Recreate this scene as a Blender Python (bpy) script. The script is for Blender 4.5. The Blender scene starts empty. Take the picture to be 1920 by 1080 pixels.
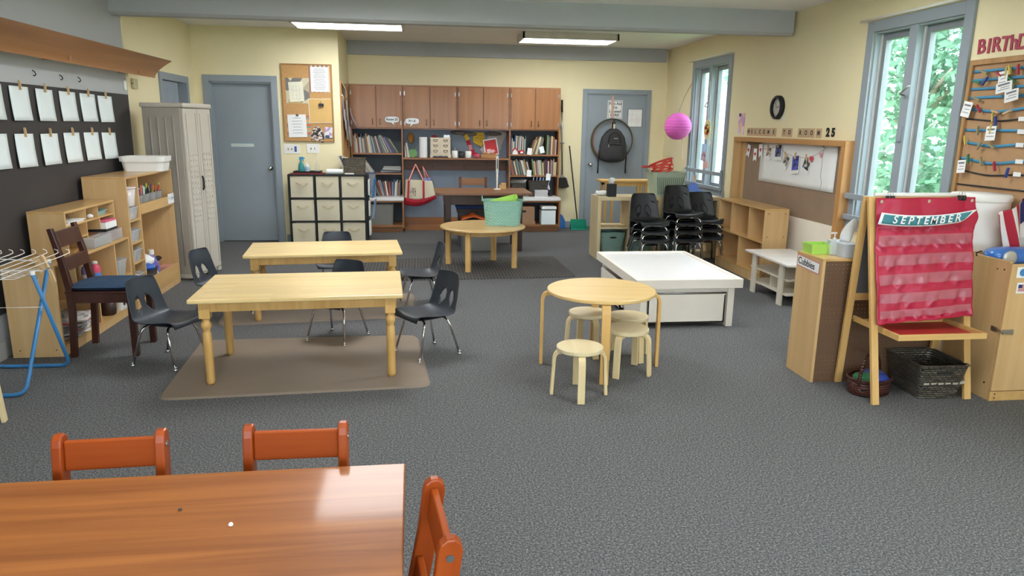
import bpy, math, random
from mathutils import Vector, Matrix
random.seed(7)
sc = bpy.context.scene
COL = sc.collection
R = math.radians
pi = math.pi

# ---------------------------------------------------------------- camera
F_PX, PITCH, ROLL, YAW, EYE = 1339.0, .2231, .01394, .12937, 1.58
def cam_axes():
    cp, sp, cy, sy = math.cos(PITCH), math.sin(PITCH), math.cos(YAW), math.sin(YAW)
    right = Vector((cy, -sy, 0)); fwd = Vector((sy*cp, cy*cp, -sp)); down = fwd.cross(right)
    cr, sr = math.cos(ROLL), math.sin(ROLL)
    return right*cr - down*sr, right*sr + down*cr, fwd
RT, DN, FW = cam_axes()
cd = bpy.data.cameras.new('camera'); cam = bpy.data.objects.new('camera', cd); COL.objects.link(cam)
cd.sensor_width = 36; cd.lens = F_PX/1920*36; cd.clip_start = .05; cd.clip_end = 200
cam.matrix_world = Matrix(((RT.x, -DN.x, -FW.x, 0), (RT.y, -DN.y, -FW.y, 0), (RT.z, -DN.z, -FW.z, EYE), (0, 0, 0, 1)))
sc.camera = cam
# a point of the photograph on a known wall or floor plane
def _ray(px, py): return RT*((px-960)/F_PX) + DN*((py-540)/F_PX) + FW
def FG(px, py, z=0):
    d = _ray(px, py); return Vector((0, 0, EYE)) + d*((z-EYE)/d.z)
def FY(px, py, Y):
    d = _ray(px, py); return Vector((0, 0, EYE)) + d*(Y/d.y)
def FX(px, py, X):
    d = _ray(px, py); return Vector((0, 0, EYE)) + d*(X/d.x)

# ---------------------------------------------------------------- light and exposure
vs = sc.view_settings
vs.view_transform = 'Standard'; vs.look = 'None'; vs.gamma = 1; vs.exposure = 1.32
try: vs.use_curve_mapping = False
except Exception: pass
LAMP = 8.0            # strength of the ceiling light diffusers
SKY = 5.8             # strength of the overcast sky
W = bpy.data.worlds.new('overcast_sky'); sc.world = W; W.use_nodes = True
wn = W.node_tree.nodes; wl = W.node_tree.links
bg = wn['Background']; bg.inputs[1].default_value = SKY
tc = wn.new('ShaderNodeTexCoord'); sep = wn.new('ShaderNodeSeparateXYZ'); cr_ = wn.new('ShaderNodeValToRGB')
wl.new(tc.outputs['Generated'], sep.inputs[0]); wl.new(sep.outputs['Z'], cr_.inputs[0]); wl.new(cr_.outputs[0], bg.inputs[0])
cr_.color_ramp.elements[0].position = 0.0; cr_.color_ramp.elements[0].color = (.80, .875, 1, 1)
cr_.color_ramp.elements[1].position = .7; cr_.color_ramp.elements[1].color = (.81, .885, 1, 1)

# ---------------------------------------------------------------- materials
def lin(c): return tuple((x/12.92 if x <= .04045 else ((x+.055)/1.055)**2.4) for x in (v/255 for v in c)) + (1,)
MATS = {}
def _new(name):
    m = bpy.data.materials.new(name); m.use_nodes = True
    nt = m.node_tree; return m, nt, nt.nodes['Principled BSDF']
def plain(name, rgb, rough=.5, metal=0, var=.06, scale=8, bump=0, bscale=60, trans=0, alpha=1, spec=None, coat=0):
    if name in MATS: return MATS[name]
    m, nt, p = _new(name); N, L = nt.nodes, nt.links
    p.inputs['Roughness'].default_value = rough; p.inputs['Metallic'].default_value = metal
    if spec is not None: p.inputs['Specular IOR Level'].default_value = spec
    if coat: p.inputs['Coat Weight'].default_value = coat
    t = N.new('ShaderNodeTexCoord'); n = N.new('ShaderNodeTexNoise'); n.inputs['Scale'].default_value = scale; n.inputs['Detail'].default_value = 3
    L.new(t.outputs['Object'], n.inputs['Vector'])
    r = N.new('ShaderNodeValToRGB'); c = lin(rgb)
    r.color_ramp.elements[0].position = .3; r.color_ramp.elements[1].position = .7
    r.color_ramp.elements[0].color = tuple(x*(1-var) for x in c[:3])+(1,); r.color_ramp.elements[1].color = tuple(min(1, x*(1+var)) for x in c[:3])+(1,)
    L.new(n.outputs['Fac'], r.inputs[0]); L.new(r.outputs[0], p.inputs['Base Color'])
    if bump:
        n2 = N.new('ShaderNodeTexNoise'); n2.inputs['Scale'].default_value = bscale; L.new(t.outputs['Object'], n2.inputs['Vector'])
        b = N.new('ShaderNodeBump'); b.inputs['Strength'].default_value = bump; b.inputs['Distance'].default_value = .01
        L.new(n2.outputs['Fac'], b.inputs['Height']); L.new(b.outputs[0], p.inputs['Normal'])
    if trans: p.inputs['Transmission Weight'].default_value = trans
    if alpha < 1: p.inputs['Alpha'].default_value = alpha
    MATS[name] = m; return m
def wood(name, light, dark, axis='X', rough=.4, scale=1.0, coat=0, plank=0, contrast=1.0, spec=.4):
    if name in MATS: return MATS[name]
    m, nt, p = _new(name); N, L = nt.nodes, nt.links
    p.inputs['Roughness'].default_value = rough; p.inputs['Coat Weight'].default_value = coat; p.inputs['Coat Roughness'].default_value = .09
    p.inputs['Specular IOR Level'].default_value = spec
    t = N.new('ShaderNodeTexCoord'); mp = N.new('ShaderNodeMapping'); L.new(t.outputs['Object'], mp.inputs[0])
    s = {'X': (.7, 14, 14), 'Y': (14, .7, 14), 'Z': (14, 14, .7)}[axis]
    mp.inputs['Scale'].default_value = tuple(v*scale for v in s)
    n = N.new('ShaderNodeTexNoise'); n.inputs['Scale'].default_value = 1.6; n.inputs['Detail'].default_value = 6; n.inputs['Distortion'].default_value = .6
    L.new(mp.outputs[0], n.inputs['Vector'])
    r = N.new('ShaderNodeValToRGB'); r.color_ramp.elements[0].position = .5-.22/contrast; r.color_ramp.elements[1].position = .5+.22/contrast
    r.color_ramp.elements[0].color = lin(dark); r.color_ramp.elements[1].color = lin(light)
    L.new(n.outputs['Fac'], r.inputs[0]); out = r.outputs[0]
    if plank:
        mp2 = N.new('ShaderNodeMapping'); L.new(t.outputs['Object'], mp2.inputs[0])
        br = N.new('ShaderNodeTexBrick'); br.inputs['Scale'].default_value = 1; br.offset = .37
        br.inputs['Mortar Size'].default_value = 0; br.inputs['Brick Width'].default_value = .42 if plank < .08 else 3.0; br.inputs['Row Height'].default_value = plank
        br.inputs['Color1'].default_value = (1, 1, 1, 1); br.inputs['Color2'].default_value = (.80, .77, .72, 1); br.inputs['Bias'].default_value = -.2
        if axis == 'Y': mp2.inputs['Rotation'].default_value = (0, 0, pi/2)
        L.new(mp2.outputs[0], br.inputs[0])
        mx = N.new('ShaderNodeMix'); mx.data_type = 'RGBA'; mx.blend_type = 'MULTIPLY'; mx.inputs[0].default_value = .55
        L.new(out, mx.inputs[6]); L.new(br.outputs[0], mx.inputs[7]); out = mx.outputs[2]
    L.new(out, p.inputs['Base Color'])
    MATS[name] = m; return m
def emit(name, rgb, strength):
    if name in MATS: return MATS[name]
    m, nt, p = _new(name)
    p.inputs['Base Color'].default_value = lin((240, 240, 240)); p.inputs['Emission Color'].default_value = lin(rgb); p.inputs['Emission Strength'].default_value = strength
    MATS[name] = m; return m
def glass(name, tint=(1, 1, 1), gloss=.08, rough=.02):
    if name in MATS: return MATS[name]
    m, nt, p = _new(name); N, L = nt.nodes, nt.links; N.remove(p); o = N['Material Output']
    tr = N.new('ShaderNodeBsdfTransparent'); tr.inputs[0].default_value = tint+(1,)
    g = N.new('ShaderNodeBsdfGlossy'); g.inputs['Roughness'].default_value = rough
    x = N.new('ShaderNodeMixShader'); x.inputs[0].default_value = gloss
    L.new(tr.outputs[0], x.inputs[1]); L.new(g.outputs[0], x.inputs[2]); L.new(x.outputs[0], o.inputs[0])
    MATS[name] = m; return m
def clear(name, rgb, dens=.3, rough=.2):
    """see-through coloured plastic"""
    if name in MATS: return MATS[name]
    m, nt, p = _new(name); N, L = nt.nodes, nt.links; o = N['Material Output']
    p.inputs['Base Color'].default_value = lin(rgb); p.inputs['Roughness'].default_value = rough
    tr = N.new('ShaderNodeBsdfTransparent'); tr.inputs[0].default_value = (1, 1, 1, 1)
    x = N.new('ShaderNodeMixShader'); x.inputs[0].default_value = dens
    L.new(tr.outputs[0], x.inputs[1]); L.new(p.outputs[0], x.inputs[2]); L.new(x.outputs[0], o.inputs[0])
    MATS[name] = m; return m
def woven(name, light, dark, sx=60, sz=45, rough=.6, metal=0):
    """basket weave: rows of short strands in relief"""
    if name in MATS: return MATS[name]
    m, nt, p = _new(name); N, L = nt.nodes, nt.links
    t = N.new('ShaderNodeTexCoord'); s = N.new('ShaderNodeSeparateXYZ'); L.new(t.outputs['Object'], s.inputs[0])
    ad = N.new('ShaderNodeMath'); ad.operation = 'ADD'; L.new(s.outputs[0], ad.inputs[0]); L.new(s.outputs[1], ad.inputs[1])
    c = N.new('ShaderNodeCombineXYZ'); L.new(ad.outputs[0], c.inputs[0]); L.new(s.outputs[2], c.inputs[1])
    b = N.new('ShaderNodeTexBrick'); b.inputs['Scale'].default_value = 1; b.inputs['Brick Width'].default_value = 2.2/sx; b.inputs['Row Height'].default_value = 1/sz
    b.inputs['Mortar Size'].default_value = .24/sz; b.inputs['Mortar Smooth'].default_value = 1
    b.inputs['Color1'].default_value = lin(light); b.inputs['Color2'].default_value = lin(tuple((2*a+d)//3 for a, d in zip(light, dark))); b.inputs['Mortar'].default_value = lin(dark)
    L.new(c.outputs[0], b.inputs[0]); L.new(b.outputs[0], p.inputs['Base Color']); p.inputs['Roughness'].default_value = rough; p.inputs['Metallic'].default_value = metal
    bp = N.new('ShaderNodeBump'); bp.invert = True; bp.inputs['Strength'].default_value = .9; bp.inputs['Distance'].default_value = .006
    L.new(b.outputs['Fac'], bp.inputs['Height']); L.new(bp.outputs[0], p.inputs['Normal'])
    MATS[name] = m; return m
def stripes(name, cols, axis='Z', period=.05, rough=.7, offset=0, soft=False):
    """hard colour bands repeating along one object axis"""
    if name in MATS: return MATS[name]
    m, nt, p = _new(name); N, L = nt.nodes, nt.links
    t = N.new('ShaderNodeTexCoord'); s = N.new('ShaderNodeSeparateXYZ'); L.new(t.outputs['Object'], s.inputs[0])
    d = N.new('ShaderNodeMath'); d.operation = 'MULTIPLY_ADD'; d.inputs[1].default_value = 1/period; d.inputs[2].default_value = offset+100
    L.new(s.outputs['XYZ'.index(axis)], d.inputs[0])
    f = N.new('ShaderNodeMath'); f.operation = 'FRACT'; L.new(d.outputs[0], f.inputs[0])
    r = N.new('ShaderNodeValToRGB'); r.color_ramp.interpolation = 'CONSTANT'; e = r.color_ramp.elements
    e[0].color = lin(cols[0]); e[1].position = 1/len(cols); e[1].color = lin(cols[1])
    for i in range(2, len(cols)):
        q = e.new(i/len(cols)); q.color = lin(cols[i])
    L.new(f.outputs[0], r.inputs[0]); L.new(r.outputs[0], p.inputs['Base Color']); p.inputs['Roughness'].default_value = rough
    MATS[name] = m; return m
def patches(name, cols, scale=12, rough=.7):
    """irregular coloured patches (a printed picture, patterned paper)"""
    if name in MATS: return MATS[name]
    m, nt, p = _new(name); N, L = nt.nodes, nt.links
    t = N.new('ShaderNodeTexCoord'); v = N.new('ShaderNodeTexVoronoi'); v.inputs['Scale'].default_value = scale; L.new(t.outputs['Object'], v.inputs['Vector'])
    s = N.new('ShaderNodeSeparateColor'); L.new(v.outputs['Color'], s.inputs[0])
    r = N.new('ShaderNodeValToRGB'); r.color_ramp.interpolation = 'CONSTANT'; e = r.color_ramp.elements
    e[0].color = lin(cols[0]); e[1].position = 1/len(cols); e[1].color = lin(cols[1])
    for i in range(2, len(cols)):
        q = e.new(i/len(cols)); q.color = lin(cols[i])
    L.new(s.outputs[0], r.inputs[0]); L.new(r.outputs[0], p.inputs['Base Color']); p.inputs['Roughness'].default_value = rough
    MATS[name] = m; return m
def pegboard(name, rgb, pitch=.026):
    if name in MATS: return MATS[name]
    m, nt, p = _new(name); N, L = nt.nodes, nt.links; o = N['Material Output']
    p.inputs['Base Color'].default_value = lin(rgb); p.inputs['Roughness'].default_value = .6
    t = N.new('ShaderNodeTexCoord'); s = N.new('ShaderNodeSeparateXYZ'); L.new(t.outputs['Object'], s.inputs[0])
    sq = []
    for k in (0, 2):
        a = N.new('ShaderNodeMath'); a.operation = 'MULTIPLY_ADD'; a.inputs[1].default_value = 1/pitch; a.inputs[2].default_value = 100; L.new(s.outputs[k], a.inputs[0])
        f = N.new('ShaderNodeMath'); f.operation = 'FRACT'; L.new(a.outputs[0], f.inputs[0])
        g = N.new('ShaderNodeMath'); g.operation = 'SUBTRACT'; g.inputs[1].default_value = .5; L.new(f.outputs[0], g.inputs[0])
        h = N.new('ShaderNodeMath'); h.operation = 'MULTIPLY'; L.new(g.outputs[0], h.inputs[0]); L.new(g.outputs[0], h.inputs[1]); sq.append(h)
    ad = N.new('ShaderNodeMath'); L.new(sq[0].outputs[0], ad.inputs[0]); L.new(sq[1].outputs[0], ad.inputs[1])
    lt = N.new('ShaderNodeMath'); lt.operation = 'LESS_THAN'; lt.inputs[1].default_value = .016; L.new(ad.outputs[0], lt.inputs[0])
    tr = N.new('ShaderNodeBsdfTransparent'); x = N.new('ShaderNodeMixShader')
    L.new(lt.outputs[0], x.inputs[0]); L.new(p.outputs[0], x.inputs[1]); L.new(tr.outputs[0], x.inputs[2]); L.new(x.outputs[0], o.inputs[0])
    MATS[name] = m; return m
def carpet_mat():
    m, nt, p = _new('carpet'); N, L = nt.nodes, nt.links
    t = N.new('ShaderNodeTexCoord')
    n = N.new('ShaderNodeTexNoise'); n.inputs['Scale'].default_value = 230; n.inputs['Detail'].default_value = 2; L.new(t.outputs['Object'], n.inputs['Vector'])
    n3 = N.new('ShaderNodeTexNoise'); n3.inputs['Scale'].default_value = 105; n3.inputs['Detail'].default_value = 2; L.new(t.outputs['Object'], n3.inputs['Vector'])
    ad = N.new('ShaderNodeMix'); ad.inputs[0].default_value = .5; L.new(n.outputs['Fac'], ad.inputs[2]); L.new(n3.outputs['Fac'], ad.inputs[3])
    r = N.new('ShaderNodeValToRGB'); e = r.color_ramp.elements
    e[0].position = .34; e[0].color = lin((60, 60, 62)); e[1].position = .68; e[1].color = lin((154, 154, 153))
    q = e.new(.5); q.color = lin((96, 96, 97))
    L.new(ad.outputs[0], r.inputs[0]); L.new(r.outputs[0], p.inputs['Base Color']); p.inputs['Roughness'].default_value = .95; p.inputs['Specular IOR Level'].default_value = .1
    b = N.new('ShaderNodeBump'); b.inputs['Strength'].default_value = .5; b.inputs['Distance'].default_value = .01; L.new(n.outputs['Fac'], b.inputs['Height']); L.new(b.outputs[0], p.inputs['Normal'])
    return m
def ribbed_mat(name, rgb):
    m, nt, p = _new(name); N, L = nt.nodes, nt.links
    t = N.new('ShaderNodeTexCoord'); w = N.new('ShaderNodeTexWave'); w.inputs['Scale'].default_value = 9; w.bands_direction = 'X'; L.new(t.outputs['Object'], w.inputs['Vector'])
    c = lin(rgb); r = N.new('ShaderNodeValToRGB'); r.color_ramp.elements[0].color = tuple(x*.6 for x in c[:3])+(1,); r.color_ramp.elements[1].color = tuple(x*1.35 for x in c[:3])+(1,)
    L.new(w.outputs['Fac'], r.inputs[0]); L.new(r.outputs[0], p.inputs['Base Color']); p.inputs['Roughness'].default_value = .9
    b = N.new('ShaderNodeBump'); b.inputs['Strength'].default_value = .5; b.inputs['Distance'].default_value = .01; L.new(w.outputs['Fac'], b.inputs['Height']); L.new(b.outputs[0], p.inputs['Normal'])
    return m

WALLY = plain('yellow_paint', (238, 225, 184), .75, var=.02, scale=2, bump=.05, bscale=120)
CEIL = plain('ceiling_paint', (238, 237, 236), .9, var=.02, scale=3, bump=.1, bscale=90)
BLUEGREY = plain('blue_grey_paint', (146, 155, 162), .45, var=.03, scale=3)
BEAM = plain('grey_beam_paint', (172, 174, 176), .6, var=.03, scale=3)
GREYWALL = plain('grey_wall_paint', (178, 180, 182), .6, var=.04, scale=2)
CARPET = carpet_mat()
MAPLE = wood('maple_top', (240, 212, 154), (228, 196, 134), 'X', .3, 1, coat=.25, plank=.05)
MAPLE_LEG = wood('maple_leg', (222, 180, 112), (202, 156, 88), 'Z', .35)
BIRCH = wood('birch_ply', (214, 178, 128), (200, 162, 110), 'Z', .45, .8)
BIRCH_TOP = wood('birch_ply_top', (214, 174, 114), (198, 155, 96), 'Y', .3, .8, coat=.3)
STOOLW = wood('pale_beech', (231, 210, 164), (220, 194, 143), 'Z', .45, .7)
STOOLTOP = wood('pale_beech_top', (228, 212, 174), (218, 198, 154), 'X', .4, .7)
RNDTOP = wood('beech_top', (232, 199, 138), (220, 183, 118), 'X', .35, .7, coat=.2)
RNDLEG = wood('beech_leg', (226, 184, 114), (208, 160, 90), 'Z', .4, .7)
CABW = wood('cabinet_brown', (164, 112, 70), (138, 90, 54), 'X', .4, .6, coat=.1)
CABZ = wood('cabinet_brown_b', (166, 114, 70), (142, 94, 56), 'Z', .4, .5, coat=.1)
CABDARK = wood('cabinet_dark', (112, 72, 50), (88, 54, 38), 'X', .45, .7)
DESKTOP = wood('desk_top', (146, 106, 76), (120, 84, 58), 'X', .35, .7)
DESKDARK = wood('desk_dark', (70, 48, 38), (52, 36, 28), 'Z', .45)
MAHOG = wood('mahogany', (78, 40, 26), (54, 26, 17), 'Z', .35, coat=.3)
REDTOP = wood('reddish_table', (182, 112, 56), (128, 72, 34), 'X', .42, .9, coat=.26, plank=.13, contrast=.8, spec=.25)
REDW = wood('orange_red_wood', (166, 78, 28), (144, 58, 17), 'X', .4, .6, spec=.12)
REDWZ = wood('orange_red_upright', (172, 82, 32), (146, 60, 19), 'Z', .3, .6, coat=.05, spec=.25)
PINE = wood('pine', (222, 182, 118), (204, 160, 94), 'Z', .4)
PINEX = wood('pine_rail', (222, 182, 118), (204, 160, 94), 'X', .4)
OAKTRIM = wood('oak_veneer', (176, 128, 84), (156, 108, 68), 'Y', .45, .5)
KALLAX = wood('whitened_birch', (214, 196, 156), (202, 182, 140), 'Z', .5, .6)
WHITEW = wood('whitewashed_wood', (218, 211, 196), (204, 195, 178), 'Z', .45, .7)
WHITEP = plain('white_laminate', (232, 230, 228), .3, var=.01)
OFFWHITE = plain('off_white_panel', (242, 233, 219), .4, var=.015)
PAPER = plain('white_paper', (236, 236, 234), .8, var=.015)
BLUEPAPER = plain('cool_white_paper', (230, 239, 240), .8, var=.015)
PLASW = plain('white_plastic', (236, 234, 228), .35, var=.01)
TAUPE = plain('taupe_plastic', (166, 158, 146), .5, var=.015)
TAUPE2 = plain('light_taupe_plastic', (196, 188, 174), .5, var=.015)
NAVY = plain('charcoal_navy_plastic', (44, 50, 58), .42, var=.05, bump=.05, bscale=200)
BLACKP = plain('black_plastic', (26, 29, 33), .42, var=.04)
BLACK = plain('black_matte', (22, 22, 23), .6)
CHROME = plain('chrome', (205, 205, 205), .12, 1, var=.01)
STEEL = plain('brushed_steel', (170, 170, 168), .35, 1, var=.02)
BRASS = plain('old_brass', (150, 120, 84), .35, 1)
BLUESTEEL = plain('blue_painted_steel', (58, 124, 178), .35, var=.04)
WIREW = plain('white_coated_wire', (222, 216, 208), .4)
PEG = plain('clothespin_wood', (206, 172, 126), .7)
BOARD = plain('blackboard', (56, 52, 51), .7, var=.08, scale=3)
CORK = plain('cork', (192, 148, 96), .9, var=.12, scale=70)
KRAFT = plain('brown_kraft_paper', (146, 122, 100), .8, var=.06, scale=5, bump=.3, bscale=5)
KRAFTBOX = plain('brown_cardboard', (164, 128, 98), .8)
CANVAS = plain('cream_canvas', (216, 206, 180), .9, var=.03, bump=.15, bscale=300)
CREAMHANDLE = plain('cream_webbing', (206, 192, 158), .9)
REDCLOTH = plain('red_cloth', (176, 30, 48), .8)
PINKRED = plain('raspberry_nylon', (178, 30, 66), .30, var=.06, scale=5, bump=.5, bscale=9)
BLUECLOTH = plain('navy_blue_cloth', (40, 66, 94), .9, var=.08, bump=.2, bscale=250)
TEAL = plain('teal_plastic', (134, 190, 170), .45, var=.02)
GREENTUB = plain('grey_green_plastic', (112, 146, 132), .5, var=.03)
SAGETUB = plain('sage_plastic', (168, 182, 158), .5, var=.02)
LIME = plain('lime_plastic', (166, 212, 92), .45)
REDP = plain('red_plastic', (206, 62, 46), .45)
ORANGE = plain('orange_plastic', (226, 104, 46), .45)
PINK = plain('pink_rice_paper', (222, 100, 190), .7, var=.04)
RUBBER = plain('brown_rubber_mat', (132, 116, 101), .6, var=.06, scale=3)
GREYTUB = plain('grey_tub', (122, 120, 116), .5)
GLASS = glass('window_glass', (.97, .99, .98), .06, .01)
CLEARP = clear('clear_plastic', (228, 230, 232), .36, .15)
INK = plain('ink', (60, 60, 64), .7)
RED2 = plain('bright_red', (200, 40, 44), .5)
BLUEBASE = plain('blue_plastic', (54, 112, 190), .3, coat=.3)
RIBBON = plain('blue_ribbon', (70, 140, 176), .6)
BLACKRIB = plain('black_ribbon', (34, 34, 38), .6)
DARKWICK = woven('dark_wicker', (92, 84, 74), (24, 21, 19), 70, 60)
BROWNWICK = woven('brown_wicker', (116, 104, 86), (44, 38, 30), 60, 55)
BLACKWICK = woven('black_paper_wicker', (112, 104, 92), (8, 8, 8), 64, 70, .35)  # pale strand colour paints light highlights onto the black weave
REDWICK = woven('red_brown_wicker', (92, 44, 34), (42, 18, 14), 60, 60, .4)
TEALW = woven('teal_basketweave', (164, 212, 196), (132, 184, 166), 52, 58, .45)
GREENW = woven('grey_green_basketweave', (142, 172, 160), (112, 144, 132), 52, 58, .5)

# ---------------------------------------------------------------- mesh building
class B:
    def __init__(s): s.v = []; s.f = []; s.mi = []; s.m = 0
    def add(s, vs_, fs_):
        n = len(s.v); s.v += [tuple(v) for v in vs_]
        for f in fs_: s.f.append(tuple(i+n for i in f)); s.mi.append(s.m)
        return s
    def box(s, x0, y0, z0, x1, y1, z1):
        x0, x1 = min(x0, x1), max(x0, x1); y0, y1 = min(y0, y1), max(y0, y1); z0, z1 = min(z0, z1), max(z0, z1)
        return s.add([(x0, y0, z0), (x1, y0, z0), (x1, y1, z0), (x0, y1, z0), (x0, y0, z1), (x1, y0, z1), (x1, y1, z1), (x0, y1, z1)],
                     [(0, 3, 2, 1), (4, 5, 6, 7), (0, 1, 5, 4), (1, 2, 6, 5), (2, 3, 7, 6), (3, 0, 4, 7)])
    def obox(s, p0, p1, w, t, up=(0, 0, 1)):
        """bar from p0 to p1, w wide (across), t thick (along up)"""
        p0, p1 = Vector(p0), Vector(p1); d = (p1-p0).normalized(); u = Vector(up)
        a = d.cross(u)
        if a.length < 1e-4: a = d.cross(Vector((0, 1, 0)))
        a.normalize(); b = a.cross(d).normalized()
        vs_ = []
        for p in (p0, p1):
            for i, j in ((-1, -1), (1, -1), (1, 1), (-1, 1)): vs_.append(p+a*(i*w/2)+b*(j*t/2))
        return s.add(vs_, [(0, 1, 2, 3), (7, 6, 5, 4), (0, 4, 5, 1), (1, 5, 6, 2), (2, 6, 7, 3), (3, 7, 4, 0)])
    def prism(s, pts, vec):
        """flat polygon (3-D points) swept along vec"""
        n = len(pts); v = Vector(vec); a = [Vector(p) for p in pts]
        return s.add(a+[p+v for p in a], [tuple(range(n))[::-1], tuple(range(n, 2*n))]+[(i, (i+1) % n, n+(i+1) % n, n+i) for i in range(n)])
    def cyl(s, p0, p1, r0, r1=None, n=14, cap=True):
        r1 = r0 if r1 is None else r1; p0, p1 = Vector(p0), Vector(p1); d = (p1-p0).normalized()
        a = d.orthogonal().normalized(); b = d.cross(a); vs_ = []
        for p, r in ((p0, r0), (p1, r1)):
            for i in range(n): t = 2*pi*i/n; vs_.append(p+a*(r*math.cos(t))+b*(r*math.sin(t)))
        fs_ = [(i, (i+1) % n, n+(i+1) % n, n+i) for i in range(n)]
        if cap: fs_ += [tuple(range(n))[::-1], tuple(range(n, 2*n))]
        return s.add(vs_, fs_)
    def lathe(s, prof, c=(0, 0, 0), n=24, sx=1, sy=1, cap=True):
        vs_ = []; m = len(prof)
        for r, z in prof:
            for i in range(n): t = 2*pi*i/n; vs_.append((c[0]+r*math.cos(t)*sx, c[1]+r*math.sin(t)*sy, c[2]+z))
        fs_ = [(k*n+i, k*n+(i+1) % n, (k+1)*n+(i+1) % n, (k+1)*n+i) for k in range(m-1) for i in range(n)]
        if cap: fs_ += [tuple(range(n))[::-1], tuple(range((m-1)*n, m*n))]
        return s.add(vs_, fs_)
    def tube(s, pts, r, n=8, closed=False):
        P = [Vector(p) for p in pts]; m = len(P); vs_ = []; a = None
        for i in range(m):
            if closed: d = (P[(i+1) % m]-P[i-1]).normalized()
            else: d = (P[min(i+1, m-1)]-P[max(i-1, 0)]).normalized()
            if a is None: a = d.orthogonal().normalized()
            else:
                a = a-d*a.dot(d); a = a.normalized() if a.length > 1e-5 else d.orthogonal().normalized()
            b = d.cross(a); rr = r[i] if isinstance(r, (list, tuple)) else r
            for k in range(n): t = 2*pi*k/n; vs_.append(P[i]+a*(rr*math.cos(t))+b*(rr*math.sin(t)))
        fs_ = [(i*n+k, i*n+(k+1) % n, (i+1) % m*n+(k+1) % n, (i+1) % m*n+k) for i in range(m if closed else m-1) for k in range(n)]
        if not closed: fs_ += [tuple(range(n))[::-1], tuple(range((m-1)*n, m*n))]
        return s.add(vs_, fs_)
    def grid(s, fn, nu, nv, skip=None):
        """fn(u, v) over the unit square"""
        vs_ = [fn(i/nu, j/nv) for j in range(nv+1) for i in range(nu+1)]
        fs_ = [(j*(nu+1)+i, j*(nu+1)+i+1, (j+1)*(nu+1)+i+1, (j+1)*(nu+1)+i) for j in range(nv) for i in range(nu) if not (skip and skip((i+.5)/nu, (j+.5)/nv))]
        return s.add(vs_, fs_)
    def rtub(s, w, d, h, z0=0, taper=.85, t=.004, rad=.03, n=5, rim=.0, c=(0, 0)):
        """open rounded-rectangle tub: outside, inside and floor"""
        def ring(w_, d_, z, r):
            o = []
            for cx, cy, a0 in ((1, 1, 0), (-1, 1, 90), (-1, -1, 180), (1, -1, 270)):
                for k in range(n+1):
                    a = R(a0+90*k/n); o.append((c[0]+cx*(w_/2-r)+r*math.cos(a), c[1]+cy*(d_/2-r)+r*math.sin(a), z))
            return o
        m = 4*(n+1); rings = [ring(w*taper, d*taper, z0, rad), ring(w, d, z0+h, rad)]
        if rim: rings += [ring(w+2*rim, d+2*rim, z0+h, rad+rim), ring(w+2*rim, d+2*rim, z0+h+.006, rad+rim)]
        rings += [ring(w-2*t, d-2*t, z0+h+(.006 if rim else 0), rad), ring(w*taper-2*t, d*taper-2*t, z0+t, rad)]
        fs_ = [(k*m+i, k*m+(i+1) % m, (k+1)*m+(i+1) % m, (k+1)*m+i) for k in range(len(rings)-1) for i in range(m)]
        fs_ += [tuple(range(m))[::-1], tuple(range((len(rings)-1)*m, len(rings)*m))]
        return s.add([p for q in rings for p in q], fs_)
    def strip(s, path, o, d, w, t):
        """flat bent lath: path of (r, z) in the plane of direction d, w wide, t thick"""
        d = Vector(d).normalized(); a = Vector((-d.y, d.x, 0)); o = Vector(o); m = len(path); vs_ = []
        for i, (r, z) in enumerate(path):
            q0, q1 = path[max(i-1, 0)], path[min(i+1, m-1)]; tr, tz = q1[0]-q0[0], q1[1]-q0[1]; l = math.hypot(tr, tz); nr, nz = -tz/l, tr/l
            for sw, st in ((-1, -1), (1, -1), (1, 1), (-1, 1)):
                vs_.append(o+d*(r+nr*st*t/2)+Vector((0, 0, z+nz*st*t/2))+a*(sw*w/2))
        fs_ = [(i*4+k, i*4+(k+1) % 4, (i+1)*4+(k+1) % 4, (i+1)*4+k) for i in range(m-1) for k in range(4)]
        fs_ += [(3, 2, 1, 0), tuple((m-1)*4+k for k in range(4))]
        return s.add(vs_, fs_)

def obj(name, b, mat, parent=None, loc=None, rot=None, smooth=False, bev=0, thick=0, sub=0):
    me = bpy.data.meshes.new(name); me.from_pydata(b.v, [], b.f)
    for m in (mat if isinstance(mat, (list, tuple)) else [mat]): me.materials.append(m)
    if any(b.mi): me.polygons.foreach_set('material_index', b.mi)
    if smooth: me.polygons.foreach_set('use_smooth', [True]*len(b.f))
    me.update()
    o = bpy.data.objects.new(name, me); COL.objects.link(o)
    if parent is not None: o.parent = parent
    if loc is not None: o.location = loc
    if rot is not None: o.rotation_euler = rot
    if thick: q = o.modifiers.new('thickness', 'SOLIDIFY'); q.thickness = thick; q.offset = 0
    if bev: q = o.modifiers.new('edge', 'BEVEL'); q.width = bev; q.segments = 2; q.limit_method = 'ANGLE'; q.angle_limit = R(40)
    if sub: q = o.modifiers.new('soft', 'SUBSURF'); q.levels = sub; q.render_levels = sub
    if smooth == 'auto':
        try:
            bpy.context.view_layer.objects.active = o
        except Exception: pass
    return o
def fixn(b):
    return b
def tag(o, label, cat, group=None, kind=None):
    o['label'] = label; o['category'] = cat
    if group: o['group'] = group
    if kind: o['kind'] = kind
    return o
def thing(name, label, cat, loc=(0, 0, 0), rz=0, group=None):
    o = bpy.data.objects.new(name, None); COL.objects.link(o); o.empty_display_size = .1
    o.location = loc; o.rotation_euler = (0, 0, rz); return tag(o, label, cat, group)
def struct(name, b, mat, parent=None, **k):
    o = obj(name, b, mat, parent, **k)
    if parent is None: o['kind'] = 'structure'
    return o
KIDS = {}
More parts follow.
